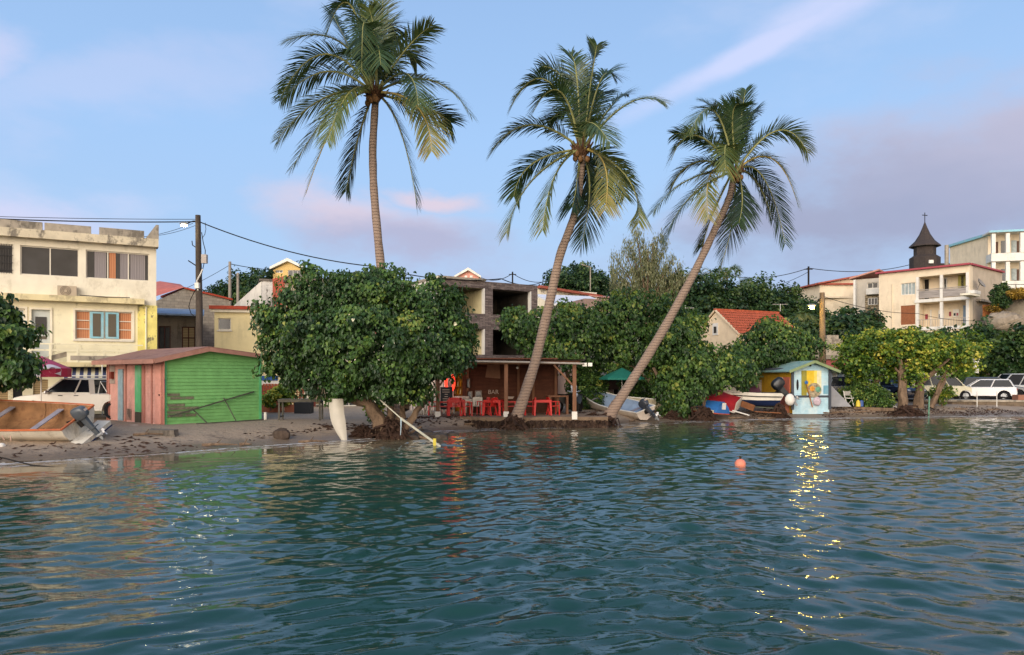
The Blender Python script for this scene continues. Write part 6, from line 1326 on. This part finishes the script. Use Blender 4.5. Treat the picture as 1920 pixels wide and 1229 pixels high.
B3, _ = boat('skiff', 'weathered cream skiff with dark green stern lying behind the white one', (X(1243,41), 41, .35), math.radians(155), math.radians(12), math.radians(3), 4.2, 1.5, .62, M('aged cream hull', '#a89d83', .7, .12, 3, dirt=.5, dcol='#6e6754'), M('dull green lining', '#5c6a58', .8), WHT, 2, group='small boats pulled up on the sand')
MB().box(-.03, -.001, -.55, .55, .1, .55).build('green_transom', M('dark green paint', '#234a3c', .6), B3)
B4, _ = boat('dinghy', 'blue upturned dinghy with white strip, orange rim and a white square on its stern', (X(1356,40.4), 40.2, .98), math.radians(132), math.radians(4), math.radians(4), 3.0, 1.6, .66, M('bright blue paint', '#2f68a8', .55, .12, 3, dirt=.35, dcol='#23507d'), M('dull blue lining','#2a4468',.8), M('orange rim paint','#b5523a',.7), 0, bow=.25, flip=True, group='small boats pulled up on the sand', flat=.58, tuck=.4)
MB().box(-.012, -.002, -.17, .2, .06, .42).build('white_square', WHT, B4); 
q = MB(); 
B4s = MB().box(.1, 1.9, -.80, -.775, .50, .655).build('white_strip', M('cream strip','#d6c9a5',.7), B4)
B5, _ = boat('dinghy', 'red bottomed upturned dinghy with white side propped behind the blue one', (X(1386,41.6), 41.4, 1.16), math.radians(150), math.radians(-20), math.radians(17), 3.4, 1.6, .66, M('bright red paint', '#a3242c', .55, .12, 3, dirt=.3, dcol='#75202a'), M('dull lining','#4d4a48',.8), WHT, 0, bow=.2, flip=True, group='small boats pulled up on the sand', flat=.75)
MB().ext([(-.72,.02),(.72,.02),(.74,.6),(-.74,.6)], -.03, -.002, 'yz').build('white_transom', BW, B5)
MB().box(.1, 2.2, .70, .765, .2, .6).build('white_side', BW, B5)
# speedboat
SB = root('speedboat', 'white over navy speedboat with a large black outboard in front of the yellow hut', 'boat', (X(1457,42.3), 42.3, .62), math.radians(176)); SB.scale = (.8, .9, .95); SB['group'] = 'small boats pulled up on the sand'
def sec(x, w1, w2, z0, z1, z2): return [(x,-w1,z1),(x,-w2,z0+.25),(x,0,z0),(x,w2,z0+.25),(x,w1,z1)]
MB().loft([[(0,-.75,.42),(0,-.6,.1),(0,0,0),(0,.6,.1),(0,.75,.42)],[(1.6,-.85,.42),(1.6,-.62,.12),(1.6,0,0),(1.6,.62,.12),(1.6,.85,.42)],[(3.4,-.7,.48),(3.4,-.45,.25),(3.4,0,.12),(3.4,.45,.25),(3.4,.7,.48)],[(4.4,-.1,.62),(4.4,-.06,.5),(4.4,0,.45),(4.4,.06,.5),(4.4,.1,.62)]]).build('lower_hull', M('navy gelcoat', '#1f2a4a', .35, .05), SB, True)
MB().loft([[(-.02,-.76,.421),(-.02,.76,.421),(-.25,.70,.72),(-.25,-.70,.72)],[(0.1,-.80,.421),(.1,.80,.421),(-.05,.86,.84),(-.05,-.86,.84)],[(1.6,-.87,.421),(1.6,.87,.421),(1.6,.93,.86),(1.6,-.93,.86)],[(3.4,-.72,.481),(3.4,.72,.481),(3.5,.80,.95),(3.5,-.80,.95)],[(4.4,-.12,.621),(4.4,.12,.621),(4.6,.12,1.05),(4.6,-.12,1.05)]]).build('upper_hull', M('white gelcoat', '#d3cdbf', .35, .04, dirt=.2, dcol='#a39c8d'), SB, True)
q = MB(); q.tube([(-.05,.90,.62),(1.6,.95,.64),(3.4,.80,.72)], .03, 5); q.tube([(-.05,-.90,.62),(1.6,-.95,.64),(3.4,-.80,.72)], .03, 5); q.build('rub_rail', DARK, SB); MB().box(-.05, 3.4, -.84, .84, .845, .875).build('deck_edge', DARK, SB)
MB().loft([[(1.2,-.3,.88),(2.0,-.3,.88),(2.0,.3,.88),(1.2,.3,.88)],[(1.4,-.2,1.25),(1.9,-.22,1.35),(1.9,.22,1.35),(1.4,.2,1.25)]]).jit(.05).build('covered_console', M('dark maroon cover', '#4a2a36', .9, .3, 5), SB)
outboard(SB, (-.34, 0, .95), math.radians(48), 0, 1.6, '#14181c')
tag(MB().ball((0,0,0), (.28,.22,.34), 10, 7).build('white_buoy', WHT, None, True, (X(1481,41.9),41.9,1.05)), 'pale round fender hanging behind the black outboard', 'buoy')
# planks and driftwood
BRN = M('brown timber', '#7a4f33', .85, .2, 5)
place_bar('plank', BRN, P(1390,757,41.6), P(1414,766,41), .08, .34, 'thick brown plank lying between the white dinghy and speedboat', 'plank', 'planks on the sand by the speedboat'); place_bar('plank', WHT, P(1374,770,40.6), P(1405,779,40.0), .12, .05, 'long white plank lying on the sand below the dinghies', 'plank', 'planks on the sand by the speedboat')
place_bar('plank', POLE, P(1400,762,42), P(1470,767,41.5), .3, .05, 'grey board under the speedboat keel', 'plank', 'planks on the sand by the speedboat'); place_bar('plank', BRN, P(1415,772,41.3), P(1465,775,41), .1, .05, 'thin brown board near the uprooted stump', 'plank', 'planks on the sand by the speedboat')
place_bar('board', M('salmon board', '#a86a50', .8, .15), (X(1471,43),43,.55), (X(1484,43),43,.55), .05, 1.1, 'salmon coloured board leaning at the hut corner under the outboard', 'board')

# ------------------------------------------------------------ yellow and blue hut
HB = root('painted_hut', 'small gabled hut, yellow boards on one side and a pale blue mural front', 'hut', (X(1486,42.6), 42.6, .55), math.radians(6)); HW = X(1553,43)-X(1486,42.6); HD = 4.6
ze = Z(693,42.7)-.55; za_ = Z(681,42.9)-.55
YEL = patina('bright yellow boards', '#cf9f2b', '#a8812c', .4); LB = patina('pale blue mural wall', '#9fbfca', '#c5d0cc', .6, (.45,.6), .9)
q = MB().ext([(0,-.3),(HW,-.3),(HW,ze),(HW*.5,za_),(0,ze)], 0.02, HD); q.build('inner_wall', YEL, HB)
q = MB(); clap(q, 0, HW, -.36, za_-.02, .018, .12, .022, lambda z: (0, HW) if z <= ze else (None if z >= za_ else (HW*.5*(z-ze)/(za_-ze), HW-HW*.5*(z-ze)/(za_-ze)))); q.build('front_boards', LB, HB)
q = MB(); z = 0
while z < ze-.1: q.add([(-.016,.02,z),(-.016,HD,z),(-.002,HD,z+.12),(-.002,.02,z+.12)], [(0,3,2,1)]); z += .12
q.build('yellow_boards', YEL, HB)
def yh(px): 
    c, s_ = math.cos(math.radians(6)), math.sin(math.radians(6)); k = (px-960)/FPX; o = HB.location; return (k*o.y - o.x) / (-s_ - k*c)
a, b = sorted((yh(1464), yh(1482))); q = MB().box(-.06,-.017,max(a,.15),b,.1,ze-.45); q.build('door', M('salmon door', '#c9705a', .75, .12, 4), HB)
q = MB(); 
for (xx0,xx1) in ((-.09,.06),(HW-.06,HW+.09)): q.box(xx0,xx1,-.06,.0,-.1,ze-.02)
q.box(.06,HW-.06,-.03,.0,.60,.72); q.build('dark_trim', M('slate trim', '#3f444c', .7), HB)
def mur(name, col, x0, x1, z0, z1, d=.004): return MB().box(x0*HW, x1*HW, -.012-d, -.0105 if 0 else .0, z0*ze, z1*ze).build(name, M('mural '+col, col, .8, .12, 4, dirt=.3, dcol='#8b9a8c'), HB)
mur('mural_stripe', '#8a8232', .24, .38, .29, .97); mur('mural_stripe', '#cfae2e', .38, .58, .40, .97); mur('mural_stripe', '#d8c25a', .581, .66, .42, .97); mur('mural_stripe', '#d0cba8', .661, .78, .38, .97); mur('mural_patch', '#5f97b0', .84, .98, .36, .58)
q = MB(); q.lathe([(.30,0),(.42,.02),(.42,.0)], 20); q.ball((0,0,0), (.38,.38,.015), 18, 4); q.xf(Matrix.Translation((HW*.58,-.035,ze*.46)) @ RX); q.build('mural_disc', M('mosaic disc', '#9a8d72', .8, .5, 9), HB)
for x, z, r_, c in ((.52,.50,.16,'#c98a34'),(.68,.48,.17,'#5f9078'),(.36,.66,.11,'#2c62a0')): MB().ball((x*HW,-.07,z*ze), (r_,.02,r_), 14, 4).build('mural_roundel', M('roundel '+c, c, .7, .3, 9), HB)
MB().ball((.13*HW,-.03,ze*.6), (.07,.02,.32), 12, 6).build('mural_dark_figure', M('black paint', '#1b1c20', .8), HB)
q = MB(); q.bar((.36*HW,-.09,ze*.62),(.50*HW,-.16,.05),.10,.05); q.build('leaning_plank', M('tan plank', '#96683f', .8), HB); MB().ball((.64*HW,-.12,.38), (.24,.08,.26), 12, 6).build('pale_net_bundle', M('pinkish net','#b9a7ae',.9,.3,9), HB, True)
q = MB(); ox = .42
q.loft([[(-ox, -.45, ze-.16), (HW*.5, -.45, za_+.06), (HW+ox, -.45, ze-.16), (HW+ox, -.45, ze-.09), (HW*.5, -.45, za_+.13), (-ox, -.45, ze-.09)], [(-ox, HD+.3, ze-.16), (HW*.5, HD+.3, za_+.06), (HW+ox, HD+.3, ze-.16), (HW+ox, HD+.3, ze-.09), (HW*.5, HD+.3, za_+.13), (-ox, HD+.3, ze-.09)]]); q.build('roof', patina('faded blue green roof', '#7f9f98', '#a9b0a3', .5), HB)
q = MB(); q.bar((-ox,-.47,ze-.14),(HW*.5,-.47,za_+.07),.03,.15); q.bar((HW*.5,-.47,za_+.07),(HW+ox,-.47,ze-.14),.03,.15); q.build('fascia', M('olive green fascia', '#7c8a62', .8, .1), HB); MB().box(.44*HW,.5*HW,-.05,-.02,za_-.2,za_-.03).build('lamp', DARK, HB)
q = MB().loft([[(-.30,1.6,ze-.03),(-.05,1.0,ze+.08),(.0,3.2,ze+.10),(-.28,3.3,ze-.02)],[(-.30,1.6,ze-.01),(-.05,1.0,ze+.10),(.0,3.2,ze+.12),(-.28,3.3,ze)]]); q.build('roof_patch', M('dark tar patch', '#4a4e55', .8), HB)
# yellow annex left
q = MB().box(0, 1.3, 0, 2.2, -.3, 1.75); YA = root('yellow_annex', 'low yellow and grey lean-to left of the hut, half behind the tree', 'shed', (X(1401,46.5), 46.5, .55)); MB().box(0,.35,0,1.2,-.3,1.75).build('yellow_wall', YEL, YA); MB().box(.351,1.4,.1,1.1,-.3,1.6).build('grey_wall', CONC, YA); MB().box(-.1,1.5,-.2,1.4,1.76,1.85).build('roof', M('olive green fascia', '#7c8a62'), YA)
# folding chair and bits right of hut
q = MB(); FC = root('folding_chair', 'white metal folding chair leaning beside the blue hut', 'chair', (X(1590,45), 45, .58), math.radians(20)); 
for x in (-.25,.25): MB().tube([(x,-.2,0),(x,.12,.9)], .022, 5).build('leg', WHT, FC); MB().tube([(x*1.05,.35,0),(x*1.05,-.18,.5)], .022, 5).build('leg', WHT, FC)
MB().box(-.25,.25,-.2,.2,.44,.48).build('seat', WHT, FC); MB().box(-.25,.25,.08,.12,.62,.88).build('backrest', M('pale grey panel', '#a5a097', .7), FC)
q = MB().ext([(0,0),(1.3,0),(.1,1.25)], 0, .06); tag(q.build('leaning_board', M('grey panel', '#8f9093', .8), None, False, (X(1556,44.3),44.3,.55)), 'triangular grey board leaning at the right corner of the hut', 'board')
tag(MB().lathe([(.14,0),(.12,.28),(.04,.4)], 8, cap=True).build('yellow_container', M('yellow plastic', '#c9b23a', .5), None, True, (X(1609,44.6),44.6,.55)), 'small yellow container at the foot of the shrub', 'container'); tag(MB().lathe([(.12,0),(.12,.34),(.05,.38)], 8, cap=True).build('blue_container', M('blue plastic', '#3f5a94', .5), None, True, (X(1615,44.7),44.7,.55)), 'small blue container beside the yellow one', 'container')
place_bar('log', BARK, P(1600,766,44.8), P(1680,769,44.4), .2, .2, 'long grey log lying along the bank before the parked cars', 'log'); place_bar('plank', WHT, P(1640,762,46.5), P(1680,763,46.3), .3, .1, 'pale kerb board below the dark blue parked car', 'plank')
q = MB().tube([(0,0,0),(.05,0,1.3)], .04, 6); tag(q.build('green_stake', M('green stake paint', '#5f8a72', .7), None, False, (X(1741,43),43,-.1)), 'thin green stake standing in the shallow water', 'stake')
for i, px in enumerate((1832, 1869)): 
    Y_ = 47.6; tag(MB().tube([(0,0,0),(0,0,1.0)], .025, 6).build('seawall_stake', WHT, None, False, (X(px,Y_),Y_,.4)), ['thin white stake on the seawall before the dark grey car', 'thin white stake on the seawall before the white hatchback'][i], 'stake', 'stakes on the seawall')

# things under the big tree
TB = root('work_table', 'rough grey wooden work table on the sand behind the green hut', 'table', (X(566,31.5), 31.3, G(X(566,31.5),31.3)), math.radians(8)); h = Z(748,31.5) - TB.location.z; w_ = 1.0
MB().box(-.85,.9,-.5,.5,h-.12,h).build('tabletop', M('grey old planks', '#5a564c', .9, .2, 5, .4), TB)
for x, y in ((-.8,-.45),(.85,-.45),(-.8,.45),(.85,.45)): MB().box(x-.035,x+.035,y-.035,y+.035,-.1,h-.121).build('leg', M('grey old planks',''), TB)
MB().bar((-.8,-.45,.15),(-.8,.45,.15),.05).build('stretcher', M('grey old planks',''), TB)
LT = root('lattice_planter', 'orange red wooden lattice planter with two boxes behind the work table', 'planter', (X(492,37.6), 37.6, .55)); OR = M('orange red stained wood', '#9c4c2c', .8, .2, 4)
MB().box(0,1.05,-.25,.2,0,.38).build('planter_box', M('terracotta box', '#9c6048', .85, .15), LT); MB().box(1.2,2.1,-.25,.2,0,.38).build('planter_box', M('terracotta box',''), LT)
q = MB(); 
for i in range(14): q.box(i*.155, i*.155+.05, .1, .12, .38, 1.45)
for i in range(8): q.box(0, 2.1, .122, .14, .45+i*.135, .49+i*.135)
q.build('lattice', OR, LT)
tag(MB().box(-.4,.4,-.3,.3,0,.55).build('black_crate', M('black plastic', '#25272a', .7), None, False, (X(570,36.5),36.5,.55)), 'black crate beneath the far side of the work table', 'crate')
r = random.Random(5); V=[]; b0 = P(601,705,27.6); fr_ = root('dry_palm_leaf', 'dead grey palm leaf hanging under the big tree crown', 'palm leaf', b0)
m = MB()
for i in range(26):
    a = Vector((0,0,-.0)); e = P(596+r.uniform(-12,16), 735+r.uniform(-12,18), 27.6+r.uniform(-.2,.2)) - b0; m.add([(0,0,0),(.03,0,-.05),tuple(e),tuple(e*.5+Vector((.03,.02,.02)))], [(0,1,2,3)])
m.build('leaflets', M('dry grey leaf', '#968b78', .9), fr_); MB().tube([(0,0,.2),(-.15,0,-.9)], [.03,.012], 5).build('stalk', M('dry grey leaf',''), fr_)
# white curved board
q = MB(); rings = []; Yb = 27.4
for i in range(15):
    t = i/14; px = 618 + 2*t + 16*t*t; w_ = (.02 + .42*math.sin(math.pi*min(t*.9+.32,1)) ) ; w_ = .27*(1-.6*max(0,t-.5)**1.5/.35); py = 748 + 78*t; c = P(px + 12*(1-t*.2), py, Yb - .25*t); d = .10*(1-.5*t)
    rings.append([(c.x-w_, c.y, c.z),(c.x-w_*.6, c.y-d, c.z),(c.x, c.y-d*1.5, c.z),(c.x+w_*.6, c.y-d, c.z),(c.x+w_, c.y, c.z),(c.x, c.y+d*.4, c.z)])
o0 = Vector(rings[-1][2]); q.loft([[tuple(Vector(p)-o0) for p in r_] for r_ in rings]); tag(q.build('surfboard', M('dull white board', '#b3ad9f', .5, .06, 3, dirt=.35, dcol='#9c9484'), None, True, o0), 'tall curved white board standing on end at the waterline under the big tree', 'surfboard')
# strap
a = P(699,738,27.2); c = P(752,785,26.6); b = P(826,838,24.8); m = MB()
for p0, p1, w1 in ((a,c,.04),(c,b,.085)): m.bar(p0-a, p1-a, .012, w1)
ST = tag(m.build('mooring_strap', M('pale strap', '#b5b3a2', .7, .2, 3), None, False, a), 'pale flat strap stretched from the big tree down into the water', 'strap'); q = MB().tube([c-a, c-a+Vector((.0,0,-.25)), c-a+Vector((-.02,0,-.6))], [.03,.02,.01], 5); q.build('hanging_knot', M('pale blue knot', '#a9bcc4', .7), ST); MB().box(-.05,.05,-.03,.03,-.12,.12).xf(Matrix.Translation(a.lerp(b,.92)-a)).build('yellow_tag', M('yellow tag', '#b8a83c', .6), ST)
q = MB().tube([P(975,765,33.7), P(962,783,33.2), P(948,797,32.9)], .02, 5); tag(q.build('mooring_rope', M('pale rope', '#8f8778', .9)), 'pale rope tied round the middle palm foot', 'rope')
for i, (px, Y_, s_r) in enumerate(((795,28.6,.55),(822,28.2,.4),(770,28.0,.35),(848,29.5,.28))):
    tag(MB().ball((0,0,0),(s_r,s_r*.8,s_r*.55),10,7).jit(s_r*.1).build('boulder', M('wet dark rock', '#41382f', .6, .3, 3, .6), None, False, (X(px,Y_),Y_,.02)), ['largest wet rock right of the big tree roots','flat wet rock nearer the bar post','wet rock touching the big tree roots','small wet rock under the bar terrace edge'][i], 'rock', 'wet rocks under the big tree')
# water buoy
BU = root('mooring_buoy', 'round orange pink buoy floating alone in the water', 'buoy', (X(1388,19.6),19.6,.0)); MB().ball((0,0,.06),(.145,.145,.145),18,12).build('float', M('faded orange plastic','#d8836a',.45,.1,5), BU, True); q = MB().lathe([(.147,-.012),(.15,0),(.147,.012)],18).xf(Matrix.Translation((0,0,.06)) @ Matrix.Rotation(.5,4,'X')); q.build('seam', M('pale seam','#d8a896',.6), BU); MB().tube([(0,0,.2),(0,0,.24)],.03,8).build('eye', DARK, BU)
# driftwood scatter
r = random.Random(12); GRPD = 1; DLAB = ['above the surf left of the white board','in front of the green hut corner','below the green hut wall','beside the dark block','at the foot of the middle palm','below the bow of the skiff','beside the orange rimmed dinghy','under the speedboat','in front of the mural hut','below the yellow container','under the seawall before the grey crossover','under the seawall before the white hatchback','by the huge tree roots','left of the terrace bank','centred under the terrace bank','left of the mural hut corner']
spots = [(560,26.4),(450,25.2),(380,24.6),(250,25.0),(1010,34.4),(1180,37.6),(1365,40.8),(1420,41),(1560,43.4),(1600,43.8),(1790,46.6),(1850,46.8),(660,28.4),(870,33.4),(910,33.3),(1530,43.0)]
for i, (px, Y_) in enumerate(spots):
    a = r.uniform(-.5,.5); L_ = r.uniform(.4,1.3); x = X(px,Y_); z = G(x,Y_)+.03; m = MB().tube([(0,0,0),(L_*.5*math.cos(a),L_*.5*math.sin(a),r.uniform(0,.05)),(L_*math.cos(a+.3),L_*math.sin(a+.3),0)], [.05,.045,.02], 6); m.tube([(L_*.4*math.cos(a),L_*.4*math.sin(a),.0),(L_*.5,.15,.18)],[.03,.01],5)
    o = m.build('driftwood', BARK, None, False, (x,Y_,z)); tag(o, 'grey brown driftwood piece ' + DLAB[i], 'driftwood', 'driftwood washed up along the shoreline')
V = []; F = []
rg = np.random.default_rng(3); nS = 6000; xs2 = rg.uniform(-20, 34, nS); ds = np.abs(rg.normal(1.6, .9, nS)) + .3 + .5*np.sin(xs2*1.3); ys2 = np.interp(xs2, SX, SY) + ds; zs2 = gz(xs2, ys2) + .012
keepm = (vnoise(xs2*2, ys2*2, 3) > -.1) & ((xs2 > -8) | (rg.random(nS) < .22)); xs2, ys2, zs2 = xs2[keepm], ys2[keepm], zs2[keepm]; nS = len(xs2); an = rg.uniform(0, 3.14, nS)*.35; ll = rg.uniform(.03,.15,nS)
c = np.stack([xs2, ys2, zs2], 1); d1 = np.stack([np.cos(an)*ll, np.sin(an)*ll, rg.normal(0,.02,nS)], 1); d2 = np.stack([-np.sin(an)*.02, np.cos(an)*.025, rg.uniform(.01,.05,nS)], 1)
V = np.stack([c-d1, c-d2*.4, c+d1, c+d2], 1).reshape(-1,3); F = np.arange(nS)[:,None]*4 + [0,1,2,3]
tag(npmesh('seaweed_litter', V, F, M('dry seaweed', '#3b2a20', .95, .3, 3)), kind='stuff')

# ------------------------------------------------------------ vehicles
TYRE = M('tyre rubber', '#17171a', .9); RIM = M('alloy rim', '#8f9294', .35, .1, metal=.6); CG = M('car glass', '#171c22', .12, .2, 2, spec=.18)
def car(lab, loc, rz, paint, L=4.3, W_=1.78, H=1.5, hood=.95, belt=.92, a=(.22,.72), ro=(.36,.93), name='parked_car', cat='car', clear=.2, wr=.32, rear=.98, group='cars parked behind the seawall', van=False, dark=True, two=True, rimm=None):
    """local x runs from the rear (0) to the front (L)"""
    R = root(name, lab, cat, loc, rz, group); wx = (L*.19, L*.81)
    # side outline (rear to front, then under with wheel arches)
    out = [(0.02, clear+.15), (0, .62*belt), (.05, belt*rear), (L*a[0]*.2, belt+.02), (L*a[1]+.12, belt), (L*.93, belt*.86), (L*.985, belt*.72), (L, belt*.5), (L*.985, clear+.05)]
    for cx in (wx[1], wx[0]):
        out += [(cx + (wr+.07)*math.cos(t), max(clear, wr + (wr+.07)*math.sin(t))) for t in [math.pi*j/8 for j in range(9)]]
    rings = []
    for y, ins in ((-W_/2, .05), (-W_/2+.06, 0), (W_/2-.06, 0), (W_/2, .05)): rings.append([(x + (ins if x < L/2 else -ins)*(1 if abs(x-L/2) > L*.45 else 0), y, z - (ins if z > belt*.8 else 0)) for x, z in out])
    q = MB(); q.loft(rings); q.build('body', paint, R, True)
    bx0, bx1 = .06 if van else L*.04, L*a[1] + .1; rx0, rx1 = L*ro[0]*.3 if not van else .18, L*(a[1]-.16 if not van else a[1]-.13); zb, zt = belt-.03, H
    wb, wt = W_/2-.06, W_/2-.20
    q = MB(); q.loft([[(bx0,-wb,zb),(bx1,-wb,zb),(bx1,wb,zb),(bx0,wb,zb)],[(rx0,-wt,zt-.05),(rx1,-wt,zt-.05),(rx1,wt,zt-.05),(rx0,wt,zt-.05)]]); q.build('window', CG, R)
    q = MB(); q.loft([[(rx0-.03,-wt-.015,zt-.06),(rx1+.03,-wt-.015,zt-.06),(rx1+.03,wt+.015,zt-.06),(rx0-.03,wt+.015,zt-.06)],[(rx0+.08,-wt+.06,zt),(rx1-.12,-wt+.06,zt),(rx1-.12,wt-.06,zt),(rx0+.08,wt-.06,zt)]])
    for sg in (-1, 1):
        def sp(t, b_=0.): # on the side glass
            return (bx0+(bx1-bx0)*t, sg*(wb+.004), zb), (rx0+(rx1-rx0)*t, sg*(wt+.004), zt-.05)
        for t in ((0,.5,1) if not van else (0,.04,.38,.7,1)): p0, p1 = sp(t); q.bar(p0, p1, .09 if t in (0,1) else .06, .05)
    q.build('roof', paint, R)
    for cx in wx:
        for sg in (-1, 1):
            w_ = root('wheel', None, None, (cx, sg*(W_/2-.10), wr), 0); w_.parent = R
            MB().lathe([(wr*.62,-.1),(wr*.95,-.1),(wr,-.05),(wr,.05),(wr*.95,.1),(wr*.62,.1)], 18).xf(RX).build('tyre', TYRE, w_, True)
            q = MB(); q.lathe([(wr*.62,-.08),(wr*.60,.085),(.001,.07)], 14); 
            for k in range(5): 
                an_ = k*2*math.pi/5; q.bar((0,0,-.0),(math.cos(an_)*wr*.6, math.sin(an_)*wr*.6,0), .05, .19)
            q.xf(RX).build('rim', rimm or RIM, w_)
    for sg in (-1, 1):
        MB().ball((L*.975, sg*W_*.36, belt*.70), (.10,.17,.075), 10, 6).build('headlight', M('headlight glass', '#b5bcc4', .15, .05, spec=.7), R, True)
        MB().ball((.04, sg*(W_*.42), belt*.82), (.06,.10,.11), 8, 6).build('tail_light', M('red tail light', '#8a1f24', .3), R, True)
        MB().ball((L*a[1]-.08, sg*(W_/2+.06), belt+.06), (.07,.09,.07), 8, 6).build('wing_mirror', paint, R, True)
    q = MB().box(L-.02, L+.012, -.26, .26, belt*.38, belt*.38+.11).build('number_plate', M('plate white','#c9c6bc',.5), R); MB().box(-.012,.02,-.26,.26,belt*.42,belt*.42+.11).build('number_plate', M('plate white',''), R)
    q = MB().box(L-.03, L+.006, -.5, .5, belt*.52, belt*.66); q.build('grille', DARK, R); q = MB().box(.1, L-.1, -W_/2-.004, W_/2+.004, clear-.02, clear+.06).build('sill', DARK, R)
    return R
NAVY = M('navy car paint','#1c2436',.25,.05,spec=.6); GREY = M('dark grey car paint','#474c52',.25,.05,spec=.6); WHI = M('white car paint','#d6d4d0',.25,.03,spec=.6); SILV = M('silver car paint','#a9abaa',.3,.04,spec=.6); CRM = M('cream car paint','#cfc7a8',.3,.04)
gc = .71
car('white hatchback seen from behind at the right, next to the silver van', (X(1892,51.2), 50.5, gc), math.radians(152), WHI, 4.0, 1.75, 1.46, a=(.2,.70))
car('dark grey crossover with its front toward the white hatchback, behind the seawall', (X(1796,53.6), 53.6, gc), math.radians(-24), GREY, 4.3, 1.85, 1.6, belt=1.0, wr=.36, rimm=DARK)
car('silver van at the right edge of the row of parked cars', (X(1972,54.5), 54.2, gc), math.radians(172), SILV, 4.9, 1.85, 1.85, belt=1.02, a=(.2,.80), name='parked_van', cat='van', van=True)
V1 = car('white van with its side door open, behind the yellow leaved trees', (X(1700,52.8), 52.6, gc), math.radians(-12), CRM, 4.2, 1.75, 1.75, belt=1.0, a=(.2,.78), name='parked_van', cat='van', van=True)
car('dark blue crossover facing the sea between the leaning trunks', (X(1647,53.4), 54.6, .70), math.radians(-72), NAVY, 4.2, 1.85, 1.6, belt=1.0)
car('pale roofed estate car behind the slanting trunk', (X(1640,58), 56.2, .70), math.radians(184), SILV, 4.2, 1.75, 1.5)
car('navy pickup nose beside the blue hut', (X(1542,52), 51.5, .62), math.radians(-22), NAVY, 4.0, 1.8, 1.72, belt=1.12, wr=.37, a=(.05,.55))
tag(MB().box(0,1.6,-.3,.3,0,.35).build('stone_block', BRICKR if 0 else M('terracotta block','#8c6250',.9,.15), None, False, (X(1892,49.6),49.0,.79)), 'reddish stone block on the seawall below the silver van', 'block')
# pickup
def pickup():
    R = root('pickup_truck', 'white extended cab pickup with roll bar parked behind the pink hut side', 'pickup truck', (X(262,31.8), 31.9, .55), math.radians(176)); PW = M('white pickup paint', '#cbc4b6', .3, .04, spec=.6); L, W_ = 5.2, 1.8; wr = .38; wx = (.72, 4.2)
    out = [(0,.5),(0,1.08),(1.55,1.10),(1.56,1.10),(3.75,1.10),(4.75,1.0),(5.1,.92),(5.2,.6),(5.15,.35)]
    for cx in (wx[1], wx[0]): out += [(cx + .46*math.cos(t), max(.36, wr + .46*math.sin(t))) for t in [math.pi*j/8 for j in range(9)]]
    q = MB(); q.loft([[(x, y, z-(i in (0,3))*.03*(z > .8)) for x, z in out] for i, y in enumerate((-.9,-.84,.84,.9))]); q.build('body', PW, R, True)
    MB().loft([[(1.62,-.84,1.07),(3.85,-.84,1.07),(3.85,.84,1.07),(1.62,.84,1.07)],[(1.78,-.68,1.70),(3.05,-.68,1.70),(3.05,.68,1.70),(1.78,.68,1.70)]]).build('window', CG, R)
    q = MB(); q.loft([[(1.7,-.71,1.68),(3.12,-.71,1.68),(3.12,.71,1.68),(1.7,.71,1.68)],[(1.85,-.62,1.76),(2.95,-.62,1.76),(2.95,.62,1.76),(1.85,.62,1.76)]])
    for sg in (-1,1):
        for t, w_ in ((0,.2),(.36,.16),(1,.10)): q.bar((1.62+2.23*t, sg*.85, 1.07), (1.78+1.27*t, sg*.69, 1.70), w_, .05)
        q.bar((1.62,sg*.85,1.10),(3.85,sg*.85,1.10),.04,.10)
    q.build('cab', PW, R, True)
    q = MB()
    for sg in (-1,1): q.tube([(1.45,sg*.72,1.08),(1.35,sg*.70,1.6),(1.0,sg*.72,1.09)], .035, 6)
    q.tube([(1.35,-.7,1.6),(1.35,.7,1.6)], .035, 6); q.build('roll_bar', M('polished steel','#8b8a88',.35,.03,metal=.7), R, True)
    for cx in wx:
        for sg in (-1,1):
            w_ = root('wheel', None, None, (cx, sg*.8, wr)); w_.parent = R; MB().lathe([(.24,-.11),(.36,-.11),(wr,-.06),(wr,.06),(.36,.11),(.24,.11)], 18).xf(RX).build('tyre', TYRE, w_, True); MB().lathe([(.24,-.09),(.23,.09),(.01,.07)], 14).xf(RX).build('rim', RIM, w_, True)
    for sg in (-1,1):
        MB().ball((3.55, sg*.98, 1.16), (.08,.13,.09), 10, 6).build('wing_mirror', M('chrome mirror','#c9c9c9',.2,.02,metal=.7), R, True); MB().ball((5.1,sg*.66,.86),(.1,.16,.09),8,6).build('headlight', M('headlight glass',''), R, True); q = MB().box(2.9,3.1,sg*.905-.012,sg*.905+.012,1.0,1.03); q.box(2.2,2.4,sg*.905-.012,sg*.905+.012,1.0,1.03); q.build('door_handle', DARK, R)
    return R
pickup()
